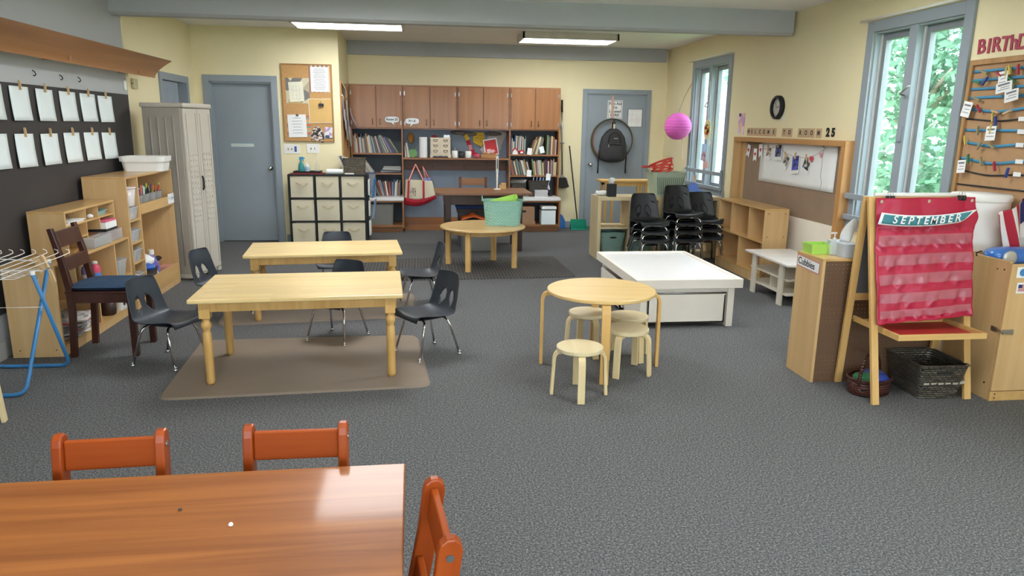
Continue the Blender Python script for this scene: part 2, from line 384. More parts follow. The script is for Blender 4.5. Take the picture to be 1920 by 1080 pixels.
def dup(root, loc, rz=0, label=None, group=None, rot=None):
    def cp(o, par):
        c = o.copy(); COL.objects.link(c)
        if par is not None: c.parent = par
        for ch in o.children: cp(ch, c)
        return c
    r = cp(root, None); r.location = loc; r.rotation_euler = rot if rot else (0, 0, rz)
    if label: r['label'] = label
    if group: r['group'] = group
    return r
def lettering(text, size, mat, parent, loc, rot, name='lettering', bold=0, ext=.0006, align='CENTER', shear=0, space=1):
    c = bpy.data.curves.new(name, 'FONT'); c.body = text; c.size = size; c.extrude = ext; c.offset = bold; c.align_x = align; c.align_y = 'CENTER'; c.shear = shear; c.space_character = space
    f = bpy.data.objects.new('t', c); COL.objects.link(f); bpy.context.view_layer.update()
    me = bpy.data.meshes.new_from_object(f.evaluated_get(bpy.context.evaluated_depsgraph_get())); bpy.data.objects.remove(f); bpy.data.curves.remove(c)
    me.materials.clear(); me.materials.append(mat); o = bpy.data.objects.new(name, me); COL.objects.link(o); o.parent = parent; o.location = loc; o.rotation_euler = rot
    return o
ORD = ['first', 'second', 'third', 'fourth', 'fifth', 'sixth', 'seventh', 'eighth', 'ninth', 'tenth', 'eleventh', 'twelfth', 'thirteenth', 'fourteenth', 'fifteenth', 'sixteenth', 'seventeenth', 'eighteenth', 'nineteenth', 'twentieth']
def nth(i):
    if i < 20: return ORD[i]
    t = {2: 'twenty', 3: 'thirty', 4: 'forty'}[(i+1)//10]; u = (i+1) % 10
    return {'twenty': 'twentieth', 'thirty': 'thirtieth', 'forty': 'fortieth'}[t] if u == 0 else t+'-'+ORD[u-1]
# ================================================================ the room
XL, XLB, XR, YB, YD, ZC = -2.8, -2.86, 3.87, 11.24, 9.95, 2.77
XP = -1.03      # the corner where the door wall ends
struct('floor', B().box(-3.2, -3.2, -.1, 4.1, 11.6, 0), CARPET)
struct('ceiling', B().box(-3.2, -3.2, ZC, 4.1, 11.6, ZC+.1), CEIL)
b = B().box(XP-.0, YB, 0, 2.56, YB+.15, ZC).box(3.6, YB, 0, XR+.15, YB+.15, ZC).box(2.56, YB, 2.12, 3.6, YB+.15, ZC).box(2.5, YB+.15, 0, 3.7, YB+.2, 2.2)
struct('wall_back', b, WALLY)
b = B().box(XLB-.15, YD, 0, -2.70, YD+.12, ZC).box(-1.87, YD, 0, XP, YD+.12, ZC).box(-2.70, YD, 2.12, -1.87, YD+.12, ZC).box(XP-.1, YD+.12, 0, XP, YB+.15, ZC).box(-2.8, YD+.12, 0, -1.8, YD+.16, 2.2)
struct('wall_door_side', b, WALLY)
b = B().box(XLB-.15, 7.6, 0, XLB, 8.72, ZC).box(XLB-.15, 8.72, 2.06, XLB, 9.62, ZC).box(XLB-.15, 9.62, 0, XLB, YD+.12, ZC).box(XLB-.2, 8.6, 0, XLB-.15, 9.75, 2.2)
struct('wall_left_rear', b, WALLY)
struct('wall_left', B().box(XL-.2, -3.2, 0, XL, 7.6, ZC), GREYWALL)
ADDED_WIN = [(-2.4, -.7), (-.35, 1.35), (1.7, 3.4)]  # unseen openings behind the camera, added to light surfaces that face it
b = B(); x = -3.0
for (x0, x1) in ADDED_WIN: b.box(x, -3.35, 0, x0, -3.2, ZC); b.box(x0, -3.35, 0, x1, -3.2, .75); b.box(x0, -3.35, 2.45, x1, -3.2, ZC); x = x1
b.box(x, -3.35, 0, 4.02, -3.2, ZC)
struct('wall_front', b, WALLY)
for k, (x0, x1) in enumerate(ADDED_WIN):
    b = B(); w = .07; xm = (x0+x1)/2
    b.box(x0, -3.30, .75, x0+w, -3.18, 2.45).box(x1-w, -3.30, .75, x1, -3.18, 2.45).box(x0, -3.30, .75, x1, -3.18, .82).box(x0, -3.30, 2.38, x1, -3.18, 2.45).box(xm-.03, -3.30, .82, xm+.03, -3.18, 2.38)
    o = struct('window_%d' % (k+5), b, BLUEGREY)  # added frame around an unseen opening that lets in fill daylight
    for a, c in ((x0+w, xm-.03), (xm+.03, x1-w)): obj('pane', B().box(a, -3.25, .82, c, -3.246, 2.38), GLASS, o)
# right wall window openings, the last pair unseen and added for daylight: (y0, y1, z0, z1)
WIN = [(4.92, 5.97, .80, 2.40), (8.90, 10.03, .80, 2.40), (.9, 1.95, .80, 2.40), (-2.0, -.95, .80, 2.40)]
ws = sorted(WIN)
b = B(); y = -3.2
for (y0, y1, z0, z1) in ws:
    b.box(XR, y, 0, XR+.15, y0, ZC); b.box(XR, y0, 0, XR+.15, y1, z0); b.box(XR, y0, z1, XR+.15, y1, ZC); y = y1
b.box(XR, y, 0, XR+.15, YB+.15, ZC)
struct('wall_right', b, WALLY)
SASH = plain('sash_grey', (128, 134, 138), .5)
SASHW = plain('sash_edge_white', (206, 204, 198), .5)
for k, (y0, y1, z0, z1) in enumerate(WIN):
    n = k+1; w = .09; b = B()
    b.box(XR-.022, y0-w, z0-w, XR, y0, z1+w).box(XR-.022, y1, z0-w, XR, y1+w, z1+w).box(XR-.022, y0, z1, XR, y1, z1+w).box(XR-.03, y0-w-.02, z0-w, XR, y1+w+.02, z0)
    b.box(XR, y0, z0, XR+.15, y0+.015, z1).box(XR, y1-.015, z0, XR+.15, y1, z1).box(XR, y0, z1-.015, XR+.15, y1, z1).box(XR, y0, z0, XR+.15, y1, z0+.015)
    ym = (y0+y1)/2+.02
    b.box(XR-.012, ym-.05, z0, XR+.13, ym+.05, z1)
    o = struct('window_%d' % n, b, BLUEGREY, bev=.003)
    for (a, c) in ((y0+.015, ym-.05), (ym+.05, y1-.015)):
        s = B(); t = .055
        s.box(XR+.06, a, z0+.015, XR+.11, a+t, z1-.015).box(XR+.06, c-t, z0+.015, XR+.11, c, z1-.015).box(XR+.06, a+t, z1-.015-t, XR+.11, c-t, z1-.015).box(XR+.06, a+t, z0+.015, XR+.11, c-t, z0+.015+t)
        q = obj('sash', s, SASH, o, bev=.002)
        obj('stop', B().box(XR+.045, c-.012, z0+.015, XR+.06, c, z1-.015).box(XR+.045, a, z0+.015, XR+.06, a+.012, z1-.015), SASHW, q)
        obj('pane', B().box(XR+.083, a+t, z0+.015+t, XR+.087, c-t, z1-.015-t), GLASS, q)
    cb = B().tube([(XR-.02, ym, 1.86), (XR-.06, ym, 1.87), (XR-.075, ym-.07, 1.90), (XR-.07, ym-.12, 1.93)], .007)
    obj('latch_handle', cb, STEEL, o, smooth=True)
    lk = B().box(XR-.03, ym-.02, 1.50, XR-.01, ym+.02, 1.62)
    obj('lock_plate', lk, BLUEGREY, o, bev=.003)
    if n < 3:
        rod = B().cyl((XR-.05, y0-w-.01, z1+w+.012), (XR-.05, y1+w+.07, z1+w+.012), .009).cyl((XR, y1+w+.06, z1+w+.012), (XR-.05, y1+w+.06, z1+w+.012), .006).cyl((XR, y0-w, z1+w+.012), (XR-.05, y0-w, z1+w+.012), .006)
        tag(obj('curtain_rod', rod, PLASW, smooth=True), 'slim white curtain rod with no curtain above the %s window' % ('wide near' if n == 1 else 'narrow far'), 'curtain rod', 'bare curtain rods')
# guard rails of grey painted wood across the windows
for nm, ya, yb, lab in (('window_guard', 4.90, 6.16, 'grey painted two-bar wooden guard rail across the window by the red chart'), ('window_guard', 8.80, 10.06, 'grey painted wooden guard rail across the window behind the sage tub')):
    t = thing(nm, lab, 'guard rail', (XR-.045, ya, 0), 0, 'grey window guard rails')
    L_ = yb-ya
    obj('rail', B().box(-.02, 0, .985, .0, L_, 1.035), BLUEGREY, t, bev=.003)
    obj('rail', B().box(-.02, 0, .80, .0, L_, .845), BLUEGREY, t, bev=.003)
    for p in (.03, L_-.05): obj('post', B().box(0, p, .74, .022, p+.045, 1.06), BLUEGREY, t, bev=.003)
# beams
b = B().prism([(XL-.1, 7.33, ZC), (XL-.1, 7.33, 2.555), (XL-.1, 7.36, 2.53), (XL-.1, 7.47, 2.53), (XL-.1, 7.47, ZC)], (XR-.03-XL+.1, 0, 0))
struct('trim_1', b, BEAM)
struct('trim_2', B().box(XP, YB-.06, 2.575, XR-.04, YB, ZC), BEAM)
struct('trim_3', B().box(XL-.1, 7.585, 1.9, XL+.012, 7.615, 2.53), WALLY)
# doors
def casing(name, x0, x1, zt, y, w=.08, depth=.02):
    return struct(name, B().box(x0-w, y-depth, 0, x0, y, zt+w).box(x1, y-depth, 0, x1+w, y, zt+w).box(x0, y-depth, zt, x1, y, zt+w)
                  .box(x0-.005, y, 0, x0+.02, y+.11, zt).box(x1-.02, y, 0, x1+.005, y+.11, zt).box(x0, y, zt-.02, x1, y+.11, zt+.005), BLUEGREY, bev=.002)
def knob(parent, x, y, z):
    p = [(.030, 0), (.030, .006), (.012, .010), (.012, .03), (.026, .042), (.030, .058), (.022, .070), (.004, .074)]
    o = obj('door_knob', B().lathe(p, n=18), CHROME, parent, loc=(x, y, z), rot=(pi/2, 0, 0), smooth=True)
    return o
c1 = casing('trim_4', -2.67, -1.90, 2.09, YD)
d1 = struct('door_1', B().box(-2.65, YD+.06, .01, -1.92, YD+.10, 2.07), BLUEGREY)
knob(d1, -1.975, YD+.06, .985)
c2 = casing('trim_5', 2.60, 3.555, 2.085, YB, .07)
d2 = struct('door_2', B().box(2.62, YB+.012, .01, 3.535, YB+.05, 2.065), BLUEGREY)
knob(d2, 2.685, YB+.012, 1.0)
for z in (.3, 1.08, 1.86): obj('hinge', B().box(3.53, YB-.004, z-.05, 3.55, YB+.014, z+.05), BLUEGREY, d2)
b = B().box(XLB, 8.66, 0, XLB+.02, 8.74, 2.12).box(XLB, 9.60, 0, XLB+.02, 9.68, 2.12).box(XLB, 8.74, 2.04, XLB+.02, 9.60, 2.12).box(XLB-.14, 8.72, 0, XLB, 8.74, 2.04).box(XLB-.14, 9.60, 0, XLB, 9.62, 2.04).box(XLB-.14, 8.72, 2.04, XLB, 9.62, 2.06)
struct('trim_6', b, BLUEGREY)
d3 = struct('door_3', B().box(XLB-.045, 8.75, .01, XLB-.01, 9.34, 2.03), plain('pale_blue_grey_paint', (142, 152, 164), .5), bev=.002)
obj('hinge', B().box(XLB-.012, 8.78, 1.80, XLB+.002, 8.80, 1.90), STEEL, d3)
obj('jamb_recess', B().box(XLB-.14, 9.34, 0, XLB-.12, 9.6, 2.04), BLUEGREY, d3)
# baseboards and outlets
struct('baseboard_left', B().box(XL, -3.2, 0, XL+.015, 5.0, .12), GREYWALL)
struct('baseboard_right', B().box(XR-.015, -3.2, 0, XR, YB, .10), BLUEGREY)
struct('baseboard_back', B().box(2.2, YB-.015, 0, 2.5, YB, .10).box(3.65, YB-.015, 0, XR, YB, .10).box(-1.8, YD-.015, 0, XP, YD, .10), BLUEGREY)
# ceiling lights, two in the picture and unseen ones over the rest of the room
DIFF = emit('light_diffuser', (243, 246, 248), LAMP); HOUSING = plain('light_housing', (214, 208, 198), .5)
def ceil_light(x, y, label, w=1.28, d=.58):
    t = thing('ceiling_light', label, 'ceiling light', (x, y, ZC), 0, 'surface mounted ceiling lights')
    obj('housing', B().box(-w/2, -d/2, -.085, w/2, -d/2+.03, 0).box(-w/2, d/2-.03, -.085, w/2, d/2, 0).box(-w/2, -d/2, -.085, -w/2+.03, d/2, 0).box(w/2-.03, -d/2, -.085, w/2, d/2, 0), HOUSING, t, bev=.004)
    obj('diffuser', B().box(-w/2+.03, -d/2+.03, -.080, w/2-.03, d/2-.03, -.06), DIFF, t)
    return t
ceil_light(-.80, 9.02, 'lit ceiling light above the door wall, cut off by the beam')
ceil_light(1.98, 9.87, 'lit ceiling light with pale housing in front of the blue grey backpack door')
for i, (x, y) in enumerate(((-.40, 5.80), (2.4, 5.25), (-.86, 2.3), (2.0, 2.3), (-.86, -1.2), (2.0, -1.2))):  # first sized to the table's reflection, the others added to brighten the room
    ceil_light(x, y, 'unseen lit ceiling light over the nearer half of the room', *((.98, 1.22) if i == 0 else (1.28, .58)))
# outside: lawn and trees
LAWN = plain('lawn_green', (120, 160, 90), .9, var=.2, scale=3)
struct('ground_outside', B().box(4.05, -20, -.6, 40, 60, -.5).box(-30, -20, -.6, 4.05, -3.4, -.5), LAWN)
def leaf_mat(name, rgb):
    m, nt, p = _new(name); N, L = nt.nodes, nt.links; o = N['Material Output']
    oi = N.new('ShaderNodeTexCoord'); n = N.new('ShaderNodeTexNoise'); n.inputs['Scale'].default_value = 1.6; L.new(oi.outputs['Object'], n.inputs[0])
    r = N.new('ShaderNodeValToRGB'); c = lin(rgb); r.color_ramp.elements[0].position = .3; r.color_ramp.elements[1].position = .7
    r.color_ramp.elements[0].color = tuple(x*.75 for x in c[:3])+(1,); r.color_ramp.elements[1].color = tuple(min(1, x*1.2) for x in c[:3])+(1,)
    L.new(n.outputs['Fac'], r.inputs[0]); L.new(r.outputs[0], p.inputs['Base Color']); p.inputs['Roughness'].default_value = .5
    tl = N.new('ShaderNodeBsdfTranslucent'); L.new(r.outputs[0], tl.inputs[0]); x = N.new('ShaderNodeMixShader'); x.inputs[0].default_value = .5
    L.new(p.outputs[0], x.inputs[1]); L.new(tl.outputs[0], x.inputs[2]); L.new(x.outputs[0], o.inputs[0]); return m
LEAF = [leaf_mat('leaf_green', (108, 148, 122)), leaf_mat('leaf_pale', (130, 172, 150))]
BARK = plain('bark', (150, 140, 130), .9)
def tree(x, y, h, rad, label, m, n=5200, leaf=.13, lo=.12):
    t = thing('leafy_tree', label, 'tree', (x, y, -.5), 0, 'trees outside the windows')
    rnd = random.Random(int(x*100+y*7)); tb = B()
    tb.tube([(0, 0, 0), (.05, 0, h*.3), (-.04, .05, h*.6), (.05, 0, h*.9)], [.14, .11, .08, .03])
    for k in range(9):
        a = rnd.uniform(0, 2*pi); z = h*rnd.uniform(max(.12, lo-.1), .75); tb.tube([(0, 0, z), (math.cos(a)*rad*.4, math.sin(a)*rad*.4, z+.3), (math.cos(a)*rad*.8, math.sin(a)*rad*.8, z+.5)], [.05, .03, .012], 6)
    obj('trunk', tb, BARK, t, smooth=True)
    lb = B()
    cl = [(rnd.gauss(0, rad*.45), rnd.gauss(0, rad*.45), h*rnd.uniform(lo, .98)) for _ in range(60)]
    for k in range(n):
        c = Vector(rnd.choice(cl)) + Vector((rnd.gauss(0, .3), rnd.gauss(0, .3), rnd.gauss(0, .22)))
        u = Vector((rnd.gauss(0, 1), rnd.gauss(0, 1), rnd.gauss(0, .5))).normalized(); v = u.orthogonal().normalized(); v = (v+u.cross(v)*rnd.uniform(-1, 1)).normalized(); l = leaf*rnd.uniform(.6, 1.3)
        lb.add([c-u*l*.55, c-u*l*.1+v*l*.3, c+u*l*.55, c-u*l*.1-v*l*.3], [(0, 1, 2, 3)])
    obj('foliage', lb, m, t)
tl = 'tree with pale green leaves outside the %s'
for i, (x, y, h, rr) in enumerate(((6.3, 8.6, 4.6, .62), (9.6, 9.4, 6.0, 1.0), (6.6, 6.0, 4.2, .6), (8.2, 13.4, 6.4, 1.05), (12.6, 15.8, 7.0, 1.3), (13.2, 10.2, 7.0, 1.2))):
    tree(x, y, h, rr, tl % ('wide window beside the birthday board'), LEAF[i % 2])
for i, (x, y, h, rr) in enumerate(((9.2, 20.0, 6.5, 1.1), (13.6, 25.5, 8.0, 1.4))):
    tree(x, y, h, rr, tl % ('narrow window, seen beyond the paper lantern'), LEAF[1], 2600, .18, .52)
nb = thing('building', 'invented pale blue building for the overexposed view outside the narrow window', 'building', (9.0, 27.0, -.5))
PB = plain('pale_blue_render', (196, 208, 224), .7)  # pale blue imitates the overexposed outdoors on an invented house
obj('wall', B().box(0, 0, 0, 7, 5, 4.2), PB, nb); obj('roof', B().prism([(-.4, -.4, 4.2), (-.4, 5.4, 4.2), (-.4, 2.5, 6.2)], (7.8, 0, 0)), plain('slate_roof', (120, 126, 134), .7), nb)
for x in (1.0, 3.0, 5.0): obj('house_window', B().box(x, -.04, 1.2, x+.9, 0, 2.6), plain('dim_glass', (110, 130, 156), .2), nb)
for i, (x, y, h, rr) in enumerate(((7.5, 2.2, 5.0, .8), (8.0, -2.5, 5.0, .8))):
    tree(x, y, h, rr, 'tree with pale green leaves standing beyond the unseen nearer windows', LEAF[0], 1200, .2)
# ================================================================ mats on the carpet
def mat_poly(name, pts, m, label, cat='floor mat', h=.012, group=None):
    q = [FG(*p) for p in pts]; c = sum(q, Vector())/len(q)
    cl = []
    n = len(q)
    for i in range(n):     # rounded corners
        p, a, d = q[i], q[i-1], q[(i+1) % n]; u, w = (a-p).normalized()*.09, (d-p).normalized()*.09
        for k in range(6):
            t = k/5; cl.append(p+u*(1-t)**2+w*t**2-c)
    top = [(v.x*.985, v.y*.985, h) for v in cl]; bot = [(v.x, v.y, 0.0) for v in cl]; m_ = len(cl); b = B()
    b.add(bot+top, [tuple(range(m_))[::-1], tuple(range(m_, 2*m_))]+[(i, (i+1) % m_, m_+(i+1) % m_, m_+i) for i in range(m_)])
    return tag(obj(name, b, m, loc=(c.x, c.y, 0)), label, cat, group)
mat_poly('floor_mat', [(293, 752), (809, 726), (783, 630), (378, 640)], RUBBER, 'brown rubber mat under the nearer pale wooden table', group='brown rubber mats')
mat_poly('floor_mat', [(405, 612), (777, 595), (777, 551), (432, 569)], RUBBER, 'brown rubber mat under the farther pale wooden table', group='brown rubber mats')
mat_poly('entrance_mat', [(628, 530), (1082, 520), (1040, 482), (690, 487)], ribbed_mat('ribbed_mat', (74, 71, 69)), 'dark ribbed carpet mat under the round table with the teal tub', 'floor mat')

# ================================================================ pale wooden tables with turned legs
def kid_table(name, corners, legs, label, H=.56):
    c = [FG(px, py, H) for px, py in corners]     # front left, front right, back right, back left
    o = (c[0]+c[1]+c[2]+c[3])/4; ang = math.atan2(c[1].y-c[0].y+c[2].y-c[3].y, c[1].x-c[0].x+c[2].x-c[3].x)
    w = ((c[1]-c[0]).length+(c[2]-c[3]).length)/2; d = ((c[3]-c[0]).length+(c[2]-c[1]).length)/2*.99
    t = thing(name, label, 'table', (o.x, o.y, 0), ang, 'pale wooden tables with turned legs')
    obj('tabletop', B().box(-w/2, -d/2, H-.025, w/2, d/2, H), MAPLE, t, bev=.006)
    ix, iy = w/2-.075, d/2-.075
    obj('apron', B().box(-ix, -iy-.012, H-.09, ix, -iy+.008, H-.025).box(-ix, iy-.008, H-.09, ix, iy+.012, H-.025).box(-ix-.012, -iy, H-.09, -ix+.008, iy, H-.025).box(ix-.008, -iy, H-.09, ix+.012, iy, H-.025), MAPLE_LEG, t, bev=.002)
    for sx, sy in ((-1, -1), (1, -1), (1, 1), (-1, 1)):
        b = B().box(-.031, -.031, H-.14, .031, .031, H-.025)
        pr = [(.022, .0), (.026, .02), (.0275, .25), (.026, H-.235), (.020, H-.228), (.022, H-.222), (.020, H-.216), (.029, H-.20), (.031, H-.185), (.028, H-.170), (.020, H-.160), (.024, H-.152), (.022, H-.146), (.028, H-.139)]
        b.lathe(pr, n=18)
        obj('leg', b, MAPLE_LEG, t, loc=(sx*(ix-.005), sy*(iy-.005), .012), smooth=False)
    return t
T1 = kid_table('activity_table', [(357, 563), (756, 553), (750, 507), (396, 515)], None, 'pale wooden table standing on the nearer brown mat')
T2 = kid_table('activity_table', [(449, 480), (750, 473), (749, 449), (478, 455)], None, 'pale wooden table on the farther brown mat, before the cream bins')
for t in (T1, T2):
    for ch in t.children:
        if ch.name.startswith('leg'):
            for p in ch.data.polygons: p.use_smooth = len(p.vertices) == 4 and p.index > 6

# ================================================================ small plastic shell chairs
def make_chair(shell, label, S=1.0, holes=True, fy=.085):
    t = thing('plastic_chair', label, 'chair')
    prof = [(-.172, .272, .140), (-.168, .286, .150), (-.150, .297, .160), (-.10, .296, .168), (-.03, .287, .170), (.05, .281, .170), (.105, .287, .168), (.140, .308, .164), (.163, .345, .158), (.180, .395, .152), (.194, .450, .146), (.206, .500, .138), (.214, .535, .130), (.218, .556, .120), (.220, .566, .104)]
    n = len(prof)-1
    def P(v):
        k = min(int(v*n), n-1); f = v*n-k; p0, p1, p2, p3 = prof[max(k-1, 0)], prof[k], prof[k+1], prof[min(k+2, n)]
        return [.5*((2*b_)+(-a+c)*f+(2*a-5*b_+4*c-d)*f*f+(-a+3*b_-3*c+d)*f**3) for a, b_, c, d in zip(p0, p1, p2, p3)]
    def fn(u, v):
        y, z, w = P(v); x = 2*u-1; bk = min(1, max(0, (v-.42)/.16)); e = abs(x)**2.6
        return (x*w*S, (y-e*.030*bk)*S, (z+e*.022*(1-bk)*(min(1, v/.12)))*S)
    def hole(u, v):
        if not holes: return False
        x = abs(2*u-1); s = (v-.535)/.175
        return 0 < s < 1 and abs(x-(.40-.13*s)) < .20*math.sin(pi*(1-s)**.75*.98)*(1 if s < .9 else .8)
    b = B().grid(fn, 44, 72, hole)
    sh = obj('seat_shell', b, shell, t, smooth=True, thick=.006)
    u = B().box(-.075, -.10, .262, .075, .11, .274)
    obj('seat_bracket', u, BLACKP, t, bev=.004)
    for sy in (-1, 1):
        for sx in (-1, 1):
            y0, y1 = sy*(fy if sy < 0 else .085), sy*.165
            pts = [(0, y0, .268), (sx*.075, y0, .268), (sx*.105, y0+sy*.004, .262), (sx*.122, y0+sy*.012, .245), (sx*.132, y0+sy*.024, .215), (sx*.160, y1-sy*.003, .018)]
            leg = obj('leg', B().tube([(a*S, c*S, d*S) for a, c, d in pts], .0085*S, 9), CHROME, t, smooth=True)
            g = [(.004, .03), (.010, .028), (.012, .02), (.008, .016), (.015, .012), (.016, .006), (.010, 0)]
            obj('foot_glide', B().lathe(g[::-1], (sx*.161*S, y1*S, 0), 12), CHROME, leg, smooth=True)
    return t
CH = make_chair(NAVY, 'x')
def put(x, y, deg, label, z=0, grp='charcoal plastic chairs at the pale tables', first=[True]):
    if first[0]:
        first[0] = False; CH.location = (x, y, z); CH.rotation_euler = (0, 0, R(deg)); CH['label'] = label; CH['group'] = grp; return CH
    return dup(CH, (x, y, z), R(deg), label, grp)
# local front is -Y; deg turns it
put(-1.68, 4.84, 68, 'charcoal plastic chair at the nearer pale table, beside the blue cushioned chair')
put(.035, 4.88, -58, 'charcoal plastic chair with its foot on the nearer brown mat, at the table end')
put(-.63, 5.30, -27, 'charcoal plastic chair tucked in between the two pale tables')
put(-.01, 6.22, -80, 'charcoal plastic chair at the farther pale table, on the ribbed mat side')
put(-1.62, 5.95, 72, 'charcoal plastic chair between the tall taupe cabinet and the pale tables')
put(-.80, 6.78, 0, 'charcoal plastic chair behind the farther pale table, before the cream bins')
# stacks of black chairs before the birch cube shelf
CB = make_chair(BLACKP, 'x', 1.14, True, .142)
fb = [True]
def stack(x, y, n, deg, lab):
    for k in range(n):
        l = 'black plastic chair, %s in the %s' % (('topmost' if k == n-1 else nth(k)+' from the floor'), lab)
        loc = (x, y+.012*k, .092*k); g = 'stacked black chairs by the birch cube shelf'
        if fb[0]:
            fb[0] = False; CB.location = loc; CB.rotation_euler = (0, 0, R(deg)); CB['label'] = l; CB['group'] = g
        else: dup(CB, loc, R(deg), l, g)
stack(2.62, 7.92, 3, 4, 'stack nearest the blue grey door')
stack(3.03, 7.95, 4, 4, 'tallest stack, in the middle')
stack(3.36, 8.12, 3, -4, 'stack half hidden by the birch shelf')

# ================================================================ round tables and stools
def bent_leg(rt, rb, H, w=.05, t=.022, rr=.05):
    path = [(rt-.06, H-t/2), (rt-.012, H-t/2)]
    for k in range(7):
        a = pi/2*(1-k/6); path.append((rt+rr*.55*math.cos(a)+0*k, H-t/2-rr+rr*math.sin(a)))
    path.append((rb, 0)); return path, w, t
def stool(x, y, rz, label):
    t = thing('stool', label, 'stool', (x, y, 0), rz, 'low round wooden stools')
    obj('seat', B().lathe([(.136, .278), (.140, .282), (.140, .302), (.136, .305)], n=36), STOOLTOP, t)
    for k in range(4):
        a = k*pi/2; p, w, th = bent_leg(.125, .165, .277, .043, .02, .05)
        obj('leg', B().strip(p, (0, 0, 0), (math.cos(a), math.sin(a), 0), w, th), STOOLW, t, bev=.003)
    return t
S0 = stool(.935, 4.00, R(-97), 'low round stool in front of the round table, clear of its top')
dup(S0, (1.335, 4.37, 0), R(52), 'low round stool under the round table towards the white table, nearer of two')
dup(S0, (1.43, 4.68, 0), R(20), 'low round stool under the round table, nearest the large white table')
dup(S0, (1.175, 4.80, 0), R(8), 'low round stool at the far side, half hidden by the round table leg')
rt = thing('round_table', 'small round beech table with four bent legs above the low stools', 'table', (1.19, 4.53, 0), R(-9))
obj('tabletop', B().lathe([(.352, .505), (.36, .510), (.36, .527), (.355, .53)], n=64), RNDTOP, rt)
for k in range(4):
    a = k*pi/2; p, w, th = bent_leg(.36, .392, .505, .055, .022, .055)
    obj('leg', B().strip(p, (0, 0, 0), (math.cos(a), math.sin(a), 0), w, th), RNDLEG, rt, bev=.003)
ov = thing('round_table', 'round wooden table with square legs, holding the teal tub', 'table', (.70, 8.03, 0), R(-20), None)
obj('tabletop', B().lathe([(.47, .452), (.482, .458), (.482, .472), (.475, .477)], n=64), wood('tan_top', (222, 190, 136), (208, 172, 114), 'X', .35, .7, coat=.2), ov)
obj('apron', B().lathe([(.36, .40), (.375, .40), (.375, .452), (.36, .452)], n=48), PINE, ov)
OL = [FG(839, 496), FG(877, 512), FG(966, 504), FG(926, 489)]
inv = Matrix.Rotation(R(20), 3, 'Z')
for p in OL:
    q = inv @ (p-Vector((.70, 8.03, 0))); d = q.normalized()*.012; q = q-Vector((d.x, d.y, 0))
    obj('leg', B().box(q.x-.027, q.y-.027, .005, q.x+.027, q.y+.027, .452), PINE, ov, bev=.004)
# teal tub on it, with a lime tray inside
tub = thing('storage_tub', 'teal basketweave plastic tub on the round wooden table', 'tub', (.935, 8.10, .4775), R(-6))
b = B().rtub(.445, .31, .275, 0, .88, .004, .07, rim=.006)
obj('tub_body', b, TEALW, tub)
for s in (-1, 1):
    b = B().grid(lambda u, v, s=s: (s*(.222+.008+.006*v), -.11+.22*u, .276+v*.05*math.sin(pi*u)**.7), 12, 4)
    obj('handle', b, TEAL, tub, thick=.008, smooth=True)
b = B().rtub(.30, .20, .05, 0, .9, .004, .03, rim=.006)
tag(obj('tray', b, LIME, loc=(.96, 8.10, .715), rot=(R(8), R(-14), R(-4))), 'lime green plastic tray lying in the teal tub', 'tray')

# ================================================================ white low play table
wt = thing('play_table', 'large low white activity table with drawers beneath', 'table', (2.135, 6.0, 0))
x0, x1, y0, y1, H = -.445, .44, -.66, .665, .405
obj('tabletop', B().box(x0+.03, y0+.03, H-.03, x1-.03, y1-.03, H-.012), WHITEP, wt)
obj('rim', B().box(x0, y0, H-.075, x1, y0+.035, H).box(x0, y1-.035, H-.075, x1, y1, H).box(x0, y0+.035, H-.075, x0+.035, y1-.035, H).box(x1-.035, y0+.035, H-.075, x1, y1-.035, H), OFFWHITE, wt, bev=.003)
for sx in (x0+.05, x1-.105):
    for sy in (y0+.04, y1-.095): obj('leg', B().box(sx, sy, 0, sx+.055, sy+.055, H-.07), OFFWHITE, wt, bev=.002)
obj('apron', B().box(x0+.105, y0+.05, H-.115, x1-.105, y0+.07, H-.075).box(x0+.06, y0+.095, H-.115, x0+.08, y1-.095, H-.075), OFFWHITE, wt)
dr = obj('drawer', B().box(x0+.115, y0+.055, .03, x1-.115, y0+.075, H-.135).box(x0+.115, y0+.055, .03, x0+.13, .0, H-.14).box(x1-.13, y0+.055, .03, x1-.115, 0, H-.14).box(x0+.115, y0+.055, .03, x1-.115, 0, .045), OFFWHITE, wt, bev=.002)
obj('cross_bar', B().cyl((x0+.11, y0+.062, H-.125), (x1-.11, y0+.062, H-.125), .006), STEEL, wt, smooth=True)
dr = obj('drawer', B().box(x0+.02, y0+.55, .03, x0+.04, y1-.11, H-.135).box(x0+.02, y0+.55, .03, .0, y0+.565, H-.14).box(x0+.02, y1-.125, .03, 0, y1-.11, H-.14).box(x0+.02, y0+.55, .03, 0, y1-.11, .045), OFFWHITE, wt, bev=.002)
obj('side_panel', B().box(x0+.06, y0+.10, .03, x0+.075, y0+.53, H-.08), OFFWHITE, wt, bev=.002)
for k, (dy, cm) in enumerate(((-.02, BLACKP), (.07, STEEL), (.15, MAHOG))):
    bb = B().lathe([(.028, 0), (.04, .02), (.042, .09), (.034, .12)], n=14)
    tag(obj('toy_cup', bb, cm, loc=(1.76, 6.16+dy*1.4, .0455), smooth=True), '%s toy cup in the open side drawer of the white table' % ('black', 'steel', 'dark brown')[k], 'toy', 'toys in the open drawer')

